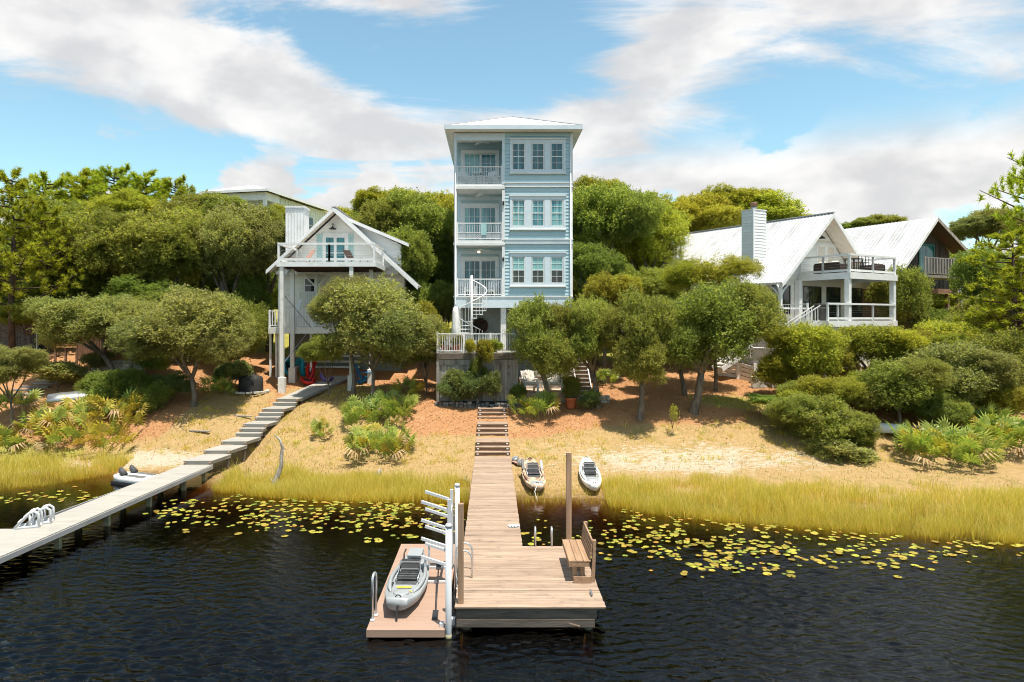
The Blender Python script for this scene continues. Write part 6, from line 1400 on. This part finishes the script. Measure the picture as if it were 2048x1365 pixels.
# --- right shrubs and trees
for lab, px, py, rx_, ry_, Y, lf in (
    ('bright leafy tree in front of the right cottage lower deck, left part', 1622, 708, 88, 80, 34.8, 'oakyel'), ('leafy tree in front of the right cottage lower deck, right part', 1738, 692, 92, 58, 35.6, 'oakyel'),
    ('dark low oak beside the sandy path', 1650, 845, 92, 66, 29.8, 'oak'), ('tree with slim trunk behind the white canoe', 1795, 775, 88, 75, 31.2, 'oak'),
    ('rounded oak above the right palmettos', 1890, 755, 115, 85, 32.5, 'oakpale'), ('tall narrow tree before the dark barn', 1812, 600, 60, 86, 43.2, 'oak'),
    ('leafy tree below the barn balcony', 1890, 685, 90, 60, 37.0, 'oakyel'), ('leafy tree at the right edge behind the palmettos', 2010, 730, 85, 85, 33.8, 'oak'),
    ('oak at the right edge below the pine boughs', 1990, 640, 90, 70, 39.5, 'oak'), ('oak low against the barn wall', 1960, 560, 60, 80, 43.0, 'oakdark'),
    ('shaded oak under the right cottage deck', 1640, 790, 70, 50, 32.0, 'oakyel')):
    oak(lab, px, py, rx_, ry_, Y, (px + 5, Y), lf, big=False, r=.09, name='oak_shrub' if ry_ < 72 else 'oak_tree', cat='tree')
for lab, px, py, rx_, ry_, Y, lf in (
    ('light green bush between the bright leafy tree and the white canoe', 1740, 775, 60, 45, 33.2, 'oakyel'), ('light green bush right of the canoe trunk', 1880, 825, 50, 36, 30.6, 'oak'),
    ('green bush under the right edge tree', 1985, 800, 65, 55, 32.0, 'oakyel'), ('sunny bush below the barn porch', 1930, 700, 70, 45, 35.4, 'oakyel'), ('small oak left of the white canoe', 1600, 790, 55, 40, 32.8, 'oak')):
    oak(lab, px, py, rx_, ry_, Y, None, lf, big=False, r=.05, fork=.3, name='thicket_bush', cat='shrub')
oak('small dark bush at the foot of the sandy path shrubs', 1675, 912, 72, 38, 28.6, None, 'oakpale', lib=SHRUB, r=.03, fork=.2, name='low_bush', cat='shrub')
oak('low bush before the white canoe bow', 1590, 830, 48, 40, 31.0, None, 'oakpale', lib=SHRUB, r=.03, fork=.2, name='low_bush', cat='shrub')
oak('flowering shrub against the left side of the raised deck', 852, 650, 38, 70, 37.2, None, 'oakyel', lib=SHRUB, r=.04, fork=.3, name='flowering_shrub', cat='shrub')
oak('tall thin shrub left of the raised deck', 850, 700, 28, 40, 35.4, None, 'oak', lib=SHRUB, r=.04, fork=.3, name='thin_shrub', cat='shrub')
oak('glossy bush planted before the grey board wall, left end', 908, 768, 40, 40, 33.9, None, 'magnolia', lib=SHRUB, r=.03, fork=.2, name='glossy_bush', cat='shrub', depth=.5)
oak('glossy bush planted before the grey board wall, right end', 985, 768, 42, 40, 33.9, None, 'magnolia', lib=SHRUB, r=.03, fork=.2, name='glossy_bush', cat='shrub', depth=.5)
oak('glossy bush planted before the middle of the grey board wall', 947, 775, 44, 36, 33.85, None, 'magnolia', lib=SHRUB, r=.03, fork=.2, name='glossy_bush', cat='shrub', depth=.5)
oak('climbing vine with warm leaves on the raised deck railing', 968, 706, 42, 36, 34.1, None, 'oakyel', lib=SHRUB, r=.02, fork=.2, name='climbing_vine', cat='vine', depth=.35)
oak('narrow dark vine hanging down the grey board wall', 955, 735, 24, 32, 34.15, None, 'oakdark', lib=SHRUB, r=.02, fork=.2, name='climbing_vine', cat='vine', depth=.35)
oak('green bush at the end of the board wall beside the patio', 1036, 785, 16, 24, 34.1, None, 'oakdark', lib=SHRUB, r=.02, fork=.2, name='evergreen_bush', cat='shrub')
oak('low green plant at the base of the leaning oak', 1180, 805, 26, 18, 33.3, None, 'magnolia', lib=SHRUB, r=.02, fork=.2, name='low_plant', cat='plant')
oak('small young sapling standing alone on the dry lawn', 1346, 832, 14, 26, 31.0, None, 'oakyel', lib=SAPL, r=.015, fork=.4, name='young_sapling', cat='sapling')
oak('sprawling green groundcover right of the largest oak', 1520, 800, 40, 14, 32.4, None, 'palm', lib=SHRUB, r=.01, fork=.2, name='groundcover_bush', cat='shrub')
oak('bush beside the black covered fire pit', 470, 745, 40, 32, 36.2, None, 'magnolia', lib=SHRUB, r=.02, fork=.2, name='leafy_bush', cat='shrub')
oak('leafy bush at the foot of the cedar slat screen', 190, 722, 36, 24, 37.0, None, 'oakpale', lib=SHRUB, r=.02, fork=.2, name='leafy_bush', cat='shrub')
oak('fern green bush left of the broad sand oak trunk', 345, 770, 42, 30, 34.4, None, 'magnolia', lib=SHRUB, r=.02, fork=.2, name='leafy_bush', cat='shrub')
oak('small bush left of the terrace kerb', 120, 745, 60, 28, 35.5, None, 'oakpale', lib=SHRUB, r=.02, fork=.2, name='leafy_bush', cat='shrub')
oak('bush at the right end of the terrace wall', 300, 720, 38, 30, 37.0, None, 'oak', lib=SHRUB, r=.02, fork=.2, name='leafy_bush', cat='shrub')

# --- pines
def pine_mesh(seed, H, rad, zlo, nb, tuf, need, nl=.24, nw=.020, clump=1.0):
    g = np.random.default_rng(seed); br = MB(); V_ = []
    for i in range(nb):
        u = (i + g.random()) / nb; z = zlo + (H - zlo) * u; a = i * 2.4 + g.uniform(-.4, .4); Lb = rad * (1 - .72 * u ** 1.6) * g.uniform(.6, 1.1)
        d = np.array([math.cos(a), math.sin(a), 0]); up = g.uniform(.10, .5) * Lb
        p0 = np.array([0, 0, z]); p1 = p0 + d * Lb * .5 + [0, 0, up * .25]; p2 = p0 + d * Lb + [0, 0, up]
        br.tube([p0, p1, p2], [.05, .03, .012], 5, False)
        for k in range(tuf):
            s_ = g.uniform(.35, 1.0); base = (p0 + d * Lb * s_ + np.array([0, 0, up * s_ ** 2])) + g.normal(size=3) * np.array([.22, .22, .14]) * Lb * .5 * clump
            ad = unit(d * .5 + np.array([0, 0, .9]) + g.normal(size=3) * .4)
            nd = unit(ad * .75 + unit(g.normal(size=(need, 3))) * .85); sd_ = unit(np.cross(nd, g.normal(size=(need, 3)))); ln = g.uniform(.7, 1.2, need)[:, None] * nl
            st_ = base + ad * g.uniform(-.10, .12, (need, 1))
            V_.append(np.stack([st_ - sd_ * nw, st_ + sd_ * nw, st_ + nd * ln], 1).reshape(-1, 3))
    return br.mesh('branches', M['pinebark']), np_mesh('needles', np.concatenate(V_), 3, M['pine'])
PINES = [pine_mesh(71, 9.0, 3.0, 2.6, 46, 11, 42), pine_mesh(72, 9.0, 3.4, 5.0, 44, 11, 42), pine_mesh(73, 9.0, 2.8, 3.5, 46, 11, 42)]
def pine(lab, px, ytop, Y, kind, w=1.0, base=None):
    x = XX(px, Y); zg = G(x, Y); H = ZZ(ytop, Y) - zg; t_ = thing('pine_tree', lab, 'pine', (x, Y, zg), random.Random(px).uniform(0, 6), 'pine trees'); k = H / 9.0
    br, nd = PINES[kind]; link('branches', br, t_, scale=(k * w, k * w, k)); link('needles', nd, t_, scale=(k * w, k * w, k))
    MB().tube([(0, 0, -.3), (.05, .03, H * .3), (-.06, .05, H * .65), (0, 0, H * .98)], [.20, .16, .11, .03], 9).build('trunk', M['pinebark'], t_)
pine('tall pine with dark trunk at the left picture edge', 24, 352, 39.5, 0, 1.0); pine('pine crown just right of the left edge pine', 92, 362, 50, 1, 1.15); pine('pine rising left of the middle of the left skyline', 165, 348, 53, 2, 1.2)
pine('pine forming the highest tip of the left skyline', 228, 345, 54, 1, 1.2); pine('pine right of the highest left skyline tip', 292, 352, 55, 2, 1.2); pine('pine nearest the pale green house', 350, 366, 56, 1, 1.0)
pine('slim pine trunk behind the cedar slat screen', 92, 420, 41, 1, .8)
pine('bright pine with low boughs at the right picture edge', 2025, 470, 35.5, 0, 1.25); pine('tall pine leaning in at the top right corner', 2118, 270, 37.0, 1, .8); pine('small pine low at the right edge', 2040, 520, 36.5, 2, 1.1)

# --- palmettos: every frond a part
def frond_mesh(seed, material, nleaf=12, r=.50, droop=.25):
    g = np.random.default_rng(seed); m = MB(); V_ = []; Fc = []
    stem = .42 + .1 * g.random(); m.tube([(0, 0, 0), (0, stem * .5, .08), (0, stem, .10)], [.012, .009, .007], 5, False)
    for i in range(nleaf):
        a = math.radians(-118 + 236 * i / (nleaf - 1)) + g.uniform(-.04, .04); L = r * (1.05 - .28 * abs(i / (nleaf - 1) - .5) * 2) * g.uniform(.9, 1.1); w = .040
        d = np.array([math.sin(a), math.cos(a), 0]); s_ = np.array([math.cos(a), -math.sin(a), 0]); c = np.array([0, stem, .10]); lift = .10 * math.cos(a)
        p1 = c + d * L * .55 + [0, 0, .06 + lift * .5]; p2 = c + d * L + [0, 0, lift - droop * L * g.uniform(.5, 1.2)]
        m.add([c - s_ * .004, c + s_ * .004, p1 + s_ * w, p1 - s_ * w, p2], [(0, 1, 2, 3), (3, 2, 4)])
    me_ = bpy.data.meshes.new('frond'); me_.from_pydata(m.v, [], m.f); me_.materials.append(material); return me_
FR = {k: [frond_mesh(81 + i, M[k], droop=dr) for i in range(3)] for k, dr in (('palm', .08), ('palmyel', .15), ('palmdead', .75))}
def palmetto(lab, px, py, wpx, n, mixy=.2, dead=.08, sc=1.0, group='saw palmetto clumps', hpx=None):
    p = PG(px, py); rr = random.Random(px * 3 + py); t_ = thing('saw_palmetto', lab, 'palmetto', p, 0, group); w = wpx * p.y / F / 2
    for i in range(n):
        a = rr.uniform(0, 6.283); q_ = math.sqrt(rr.random()) * w; x, yy = q_ * math.cos(a), q_ * math.sin(a) * .75; zg = G(p.x + x, p.y + yy) - p.z
        u = rr.random(); kind = 'palmdead' if u < dead and q_ > w * .45 else ('palmyel' if u < dead + mixy else 'palm')
        tilt = rr.uniform(.05, .5) if kind == 'palmdead' else rr.uniform(.55, 1.4); s_ = sc * rr.uniform(.55, 1.0)
        az_ = (a - math.pi / 2 + rr.uniform(-.9, .9)) if q_ > .15 else rr.uniform(0, 6.28)
        link('frond', FR[kind][i % 3], t_, (x, yy, zg + rr.uniform(.0, .42) * sc), (tilt, rr.uniform(-.3, .3), az_), s_)
palmetto('large yellow green palmetto clump beside the pale sand on the left', 190, 880, 175, 93, .55, .10, 1.3); palmetto('yellowing palmetto clump at the left end of the yellow green one', 90, 872, 80, 39, .5, .25, 1.15)
palmetto('tall palmetto tuft behind the yellow green clump', 235, 835, 90, 36, .6, .05, 1.25); palmetto('palmetto clump on the lawn nearest the reeds', 755, 918, 130, 72, .12, .10, 1.15)
palmetto('dark palmetto clump behind the lawn clump, left', 728, 852, 75, 45, .05, .03, 1.1); palmetto('dark palmetto clump behind the lawn clump, right', 795, 838, 80, 45, .02, .03, 1.1)
palmetto('small palmetto by the orange straw path', 817, 797, 42, 21, .15, .0, .95); palmetto('palmetto clump right of the top of the pier steps', 1068, 836, 80, 51, .12, .08, 1.05)
palmetto('big mottled palmetto clump at the right shore', 1892, 928, 180, 126, .16, .08, 1.3); palmetto('green palmetto clump at the right picture edge', 2010, 905, 110, 54, .12, .12, 1.3)
palmetto('palmetto clump under the right oaks', 1960, 870, 120, 60, .12, .06, 1.2); palmetto('dark palmettos below the covered fire pit', 440, 788, 70, 30, .05, .05, 1.0)
palmetto('small palmetto right of the dark rounded shrub', 300, 822, 40, 18, .05, .0, 1.0); palmetto('palmetto at the foot of the left edge sapling', 30, 830, 55, 27, .1, .1, 1.1)
palmetto('small palmetto tuft on the left lawn', 642, 878, 28, 18, .3, .1, .8); palmetto('spiky palmetto beside the flat pale stones', 1212, 775, 34, 18, .1, .0, 1.0); palmetto('palmetto under the leaning oak', 1182, 812, 36, 18, .0, .0, .8)
palmetto('yellow shrubby palmetto at the left frame edge by the reeds', -4, 905, 50, 24, .5, .1, 1.1)

# --- pots
def pot(lab, loc, r=.22, plant='oakdark', ps=(.35, .35, .5), name='potted_plant', leafmesh=None):
    t_ = thing(name, lab, 'potted plant', loc)
    MB().lathe([(r * .68, 0.002), (r * .80, .12), (r * .97, r * 1.55), (r * 1.08, r * 1.6), (r * 1.08, r * 1.8), (r * .94, r * 1.8), (r * .92, r * 1.62), (.02, r * 1.62)], 18).build('pot', M['terracotta'], t_)
    c = link('foliage', leafmesh or SHRUB[0], t_, (0, 0, r * 1.6 + ps[2] * .7), (0, 0, loc[0]), (ps[0] / 1.3, ps[1] / 1.3, ps[2] / 1.1)); c.material_slots[0].link = 'OBJECT'; c.material_slots[0].material = M[plant]
p = PG(1142, 818); pot('dark evergreen in a wide terracotta pot on the straw', (p.x, p.y, p.z), .30, 'oakdark', (.40, .40, .62))
pot('orange leaved croton in a terracotta pot beside the patio', (XX(1138, 35.2), 35.2, PTZ + .02), .20, 'palmyel', (.48, .48, .32)); 
pot('leafy plant in terracotta pot at the left corner of the raised deck', (XX(890, 34.7), 34.75, dz + .002), .21, 'oak', (.28, .28, .36)); pot('leafy plant in terracotta pot, second from the left of the raised deck', (XX(913, 34.7), 34.75, dz + .002), .21, 'oak', (.30, .30, .38))

# ================================================================== reeds, lawn blades, lily pads
def blades(name, X, Y, H, lean, material, wd, seed, zoff=0):
    g = np.random.default_rng(seed); n = len(X); Z = ground(X, Y); base = np.stack([X, Y, Z + zoff], 1)
    a = g.uniform(0, 6.283, n); dr = np.stack([np.cos(a), np.sin(a), np.zeros(n)], 1); b_ = g.uniform(0, 6.283, n); sd_ = np.stack([np.cos(b_), np.sin(b_), np.zeros(n)], 1) * (wd * g.uniform(.7, 1.3, n))[:, None]
    l = (H * lean * np.minimum(np.abs(g.normal(size=n)), 1.5))[:, None]; up = np.array([0, 0, 1.]); mid = base + dr * l * .35 + up * (H * .6)[:, None]; tip = base + dr * l + up * (H * g.uniform(.85, 1., n))[:, None]
    V_ = np.stack([base - sd_, base + sd_, mid + sd_ * .75, mid - sd_ * .75, tip], 1).reshape(-1, 3); i = np.arange(n) * 5
    me_ = bpy.data.meshes.new(name); me_.vertices.add(len(V_)); me_.vertices.foreach_set('co', V_.astype(np.float32).ravel())
    li = np.stack([i, i + 1, i + 2, i + 3, i + 3, i + 2, i + 4], 1).astype(np.int32); ls_ = np.stack([np.arange(n) * 7, np.arange(n) * 7 + 4], 1).astype(np.int32)
    me_.loops.add(n * 7); me_.loops.foreach_set('vertex_index', li.ravel()); me_.polygons.add(n * 2); me_.polygons.foreach_set('loop_start', ls_.ravel())
    me_.update(calc_edges=True); me_.materials.append(material); return link(name, me_)
g = np.random.default_rng(101)
def reed_pts(n, x0, x1, ya, yb, front=None):
    X = g.uniform(x0, x1, n); t_ = g.random(n) ** 1.15; Y = ya(X) + (yb(X) - ya(X)) * t_
    nz = np.sin(X * 2.3 + 1) * np.sin(Y * 3.1) + np.sin(X * .8) * .5; k = nz + g.normal(0, .6, n) > -.75 + .5 * t_; return X[k], Y[k]
def wl(px_list, py_list, z=0.0):
    'shore lines given by photo points on the water plane -> function X -> Y'
    Ys = np.array([(CAM_H - z) * F / (py - VY) for py in py_list]); Xs = (np.array(px_list) - VX) * Ys / F; o_ = np.argsort(Xs); return lambda X: np.interp(X, Xs[o_], Ys[o_])
fr_ = wl([1205, 1300, 1450, 1650, 1850, 2050, 2300], [1012, 1030, 1045, 1060, 1075, 1090, 1100]); bk_ = lambda X: shore(X) + 2.3 + .5 * np.sin(X * 1.7) + .3 * np.sin(X * 4.1) - 1.2 * np.exp(-((X - 4.6) / .8) ** 2)
a1 = reed_pts(88000, 4.0, 24, fr_, bk_)
fl_ = wl([380, 440, 550, 700, 930], [975, 985, 998, 1004, 1008]); bl_ = lambda X: np.where(X < -8.5, shore(X) + .6 + .25 * np.abs(X + 8.5), shore(X) + 1.35 + .3 * np.sin(X * 2.1))
a2 = reed_pts(44000, -10.4, -.85, fl_, bl_)
f3 = wl([-200, 0, 90, 150, 230], [990, 980, 972, 962, 948]); a3 = reed_pts(26000, -24, -15.6, f3, lambda X: np.maximum(shore(X) + 1.6, f3(X) + .5))
a4 = reed_pts(900, .9, 3.9, lambda X: 23.6 + 0 * X, lambda X: 25.2 + 0 * X)
X = np.concatenate([a1[0], a2[0], a3[0], a4[0]]); Y = np.concatenate([a1[1], a2[1], a3[1], a4[1]]); Hh = np.clip(g.normal(.45, .15, len(X)), .15, .95); Hh[-len(a4[0]):] *= .4
pat = .5 + .5 * np.sin(X * 1.1 + 1.7 * np.sin(Y * .9)) * np.sin(Y * 1.6 + X * .5); Hh = Hh * (.62 + .62 * pat)
Hh = np.where(ground(X, Y) < 0, Hh - ground(X, Y) * .8, Hh * np.clip(1 - (Y - shore(X) - .8) * .22, .35, 1))
tag(blades('lake_reeds', X, Y, Hh, .45, M['reed'], .0048, 5), 'yellow green reeds growing thickly along the lake shore', 'reeds', kind='stuff')
n = 90000; X = g.uniform(-22, 20, n); Y = g.uniform(25, 38, n); st_, sn_, lu_ = cover(X, Y); k = (Y > shore(X) + .8) & (g.random(n) < (1 - st_) * (1 - sn_ * .75) * (.45 + .55 * lu_)) & (np.sin(X * 1.9 + 2) * np.sin(Y * 2.3) + g.normal(0, .5, n) > -.35) & ~((np.abs(X) < .85) & (Y < 33.5))
X, Y = X[k], Y[k]; tag(blades('lawn_grass', X, Y, np.clip(g.normal(.07, .03, len(X)), .02, .2) * (1 + 1.2 * cover(X, Y)[2]), .8, M['turf'], .009, 6), 'short dry yellow grass scattered over the sandy lawn', 'grass', kind='stuff')
n = 60000; X = g.uniform(-20, 22, n); Y = g.uniform(30, 40, n); st_, sn_, lu_ = cover(X, Y); k = g.random(n) < st_ * .8; X, Y = X[k], Y[k]
M['strawblade'] = leafmat('fallen_pine_straw', (.30, .115, .04), (.50, .225, .085), (.66, .38, .18), .05, .8, 0, 0)
tag(blades('pine_straw', X, Y, np.full(len(X), .045), 2.6, M['strawblade'], .012, 8), 'loose orange pine straw covering the slope', 'straw', kind='stuff')

n = 9000; X = g.uniform(-20, 20, n); Y = g.uniform(27.5, 39, n); k = (Y > shore(X) + 1.5) & ~((np.abs(X) < .85) & (Y < 33.6)) & (g.random(n) < .35 + .65 * cover(X, Y)[0]); X, Y = X[k], Y[k]; n = len(X)
pz = np.stack([X, Y, ground(X, Y) + .02], 1); a = g.uniform(0, 6.283, n); ld = np.stack([np.cos(a), np.sin(a), g.normal(0, .35, n)], 1); sdv = np.stack([-np.sin(a), np.cos(a), g.normal(0, .35, n)], 1)
M['litter'] = leafmat('fallen_oak_leaf', (.075, .035, .018), (.24, .12, .05), (.52, .36, .20), .05, .8, 0, 0)
tag(link('leaf_litter', np_mesh('leaf_litter', leaf_quads(pz, ld, sdv, g.uniform(.05, .15, n), g.uniform(.02, .05, n)), 4, M['litter'])), 'fallen brown oak leaves and bark scattered over the slope', 'leaf litter', kind='stuff')
cxy = np.stack([g.uniform(-20, 18, 420), g.uniform(28, 37, 420)], 1); kk = (cover(cxy[:, 0], cxy[:, 1])[0] < .6) & (cxy[:, 1] > shore(cxy[:, 0]) + 2.0) & (np.abs(cxy[:, 0]) > 1.2); cxy = np.repeat(cxy[kk], 26, 0) + g.normal(0, .10, (kk.sum() * 26, 2))
tag(blades('weed_tufts', cxy[:, 0], cxy[:, 1], np.clip(g.normal(.16, .05, len(cxy)), .05, .32), .8, M['turf2'] if 'turf2' in M else M['reed'], .008, 9), 'scattered green weed tufts on the dry lawn', 'weeds', kind='stuff')
def pad_mesh(seed):
    g2 = random.Random(seed); m = MB(); n_ = 12; v = [(0, 0, 0)] + [(math.cos(.25 + (6.283 - .5) * i / (n_ - 1)) * g2.uniform(.92, 1.05), math.sin(.25 + (6.283 - .5) * i / (n_ - 1)) * g2.uniform(.92, 1.05), g2.uniform(0, .05)) for i in range(n_)]
    me_ = bpy.data.meshes.new('lily_pad'); me_.from_pydata(v + [(x, y_, z_ - .05) for x, y_, z_ in v], [], [(0, i, i + 1) for i in range(1, n_)] + [(n_ + 1, n_ + 2 + i, n_ + 1 + i) for i in range(1, n_)]); me_.materials.append(M['lily']); return me_
PADS = [pad_mesh(i) for i in range(4)]
rr = random.Random(77); cand = []
def pads(n_, cx, cy, sx_, sy_, cl=3):
    for i in range(n_):
        a, b_ = rr.gauss(cx, sx_), rr.gauss(cy, sy_)
        for k in range(rr.randint(1, cl)): cand.append((a + rr.gauss(0, 14), b_ + rr.gauss(0, 3.2)))
pads(46, 420, 1028, 75, 14); pads(85, 620, 1040, 110, 17); pads(56, 800, 1040, 70, 16); pads(24, 330, 1012, 45, 9, 2); pads(20, 70, 995, 60, 8, 2); pads(12, 160, 992, 40, 6, 2)
pads(52, 1290, 1075, 70, 18); pads(64, 1420, 1095, 95, 16); pads(70, 1580, 1108, 120, 18, 2); pads(26, 1470, 1138, 60, 10, 2); pads(14, 1780, 1125, 80, 12, 2); pads(20, 1080, 1075, 35, 22, 2); pads(12, 1850, 1118, 90, 10, 2); pads(8, 905, 1030, 15, 20, 2)
for i in range(260):
    X_ = rr.choice((rr.uniform(4.2, 16), rr.uniform(-9.5, -1.0))); Y_ = float(fr_(X_) if X_ > 0 else fl_(X_)) - abs(rr.gauss(0, .75)); cand.append((VX + F * X_ / Y_, VY + CAM_H * F / Y_))
res = []; 
for (a, b_) in cand:
    if b_ < 972: continue
    Y = CAM_H * F / (b_ - VY); X = XX(a, Y)
    if G(X, Y) > -.06: continue
    if PX0 - .12 < X < WX1 + .12 and Y > 13: continue
    if FX0 - .2 < X < PX1 + .2 and Y < FY1 + .2: continue
    if bwx(Y) - pl - .15 < X < bwx(Y) + .15: continue
    if 4.0 < X < 24 and Y > float(fr_(X)) + .2 or -10.4 < X < -.85 and Y > float(fl_(X)) + .2: continue
    r = rr.uniform(.045, .12)
    if all((X - q_[0]) ** 2 + (Y - q_[1]) ** 2 > ((r + q_[2]) * .72) ** 2 for q_ in res[-60:]): res.append((X, Y, r))
res.sort(key=lambda q_: -q_[2] / q_[1])
for i, (X, Y, r) in enumerate(res[:298]):
    o_ = link('lily_pad', PADS[i % 4], None, (X, Y, .010 + .004 * (i % 3)), (rr.uniform(-.05, .05), rr.uniform(-.05, .05), rr.uniform(0, 6.28)), (r, r, r * rr.uniform(.4, 1.4)))
    side = ('left of the grey boardwalk' if X < bwx(Y) else 'between the grey boardwalk and the pier') if X < 0 else ('right of the pier walkway, close behind the platform' if X < 3.0 and Y > PY1 else 'on the open water right of the bench')
    tag(o_, 'yellow green lily pad floating ' + side, 'lily pad', 'lily pads ' + side)
m = MB()
for X, Y, r in res[298:]:
    a0 = rr.uniform(0, 6.28); v = [(X, Y, .012)] + [(X + r * math.cos(a0 + .25 + 5.78 * i / 9), Y + r * math.sin(a0 + .25 + 5.78 * i / 9), .012 + rr.uniform(0, .006)) for i in range(10)]; m.add(v, [(0, i, i + 1) for i in range(1, 10)])
if m.v: tag(m.build('small_lily_pads', M['lily'], None), 'scatter of the smallest lily pads further out among the larger ones', 'lily pads', kind='stuff')
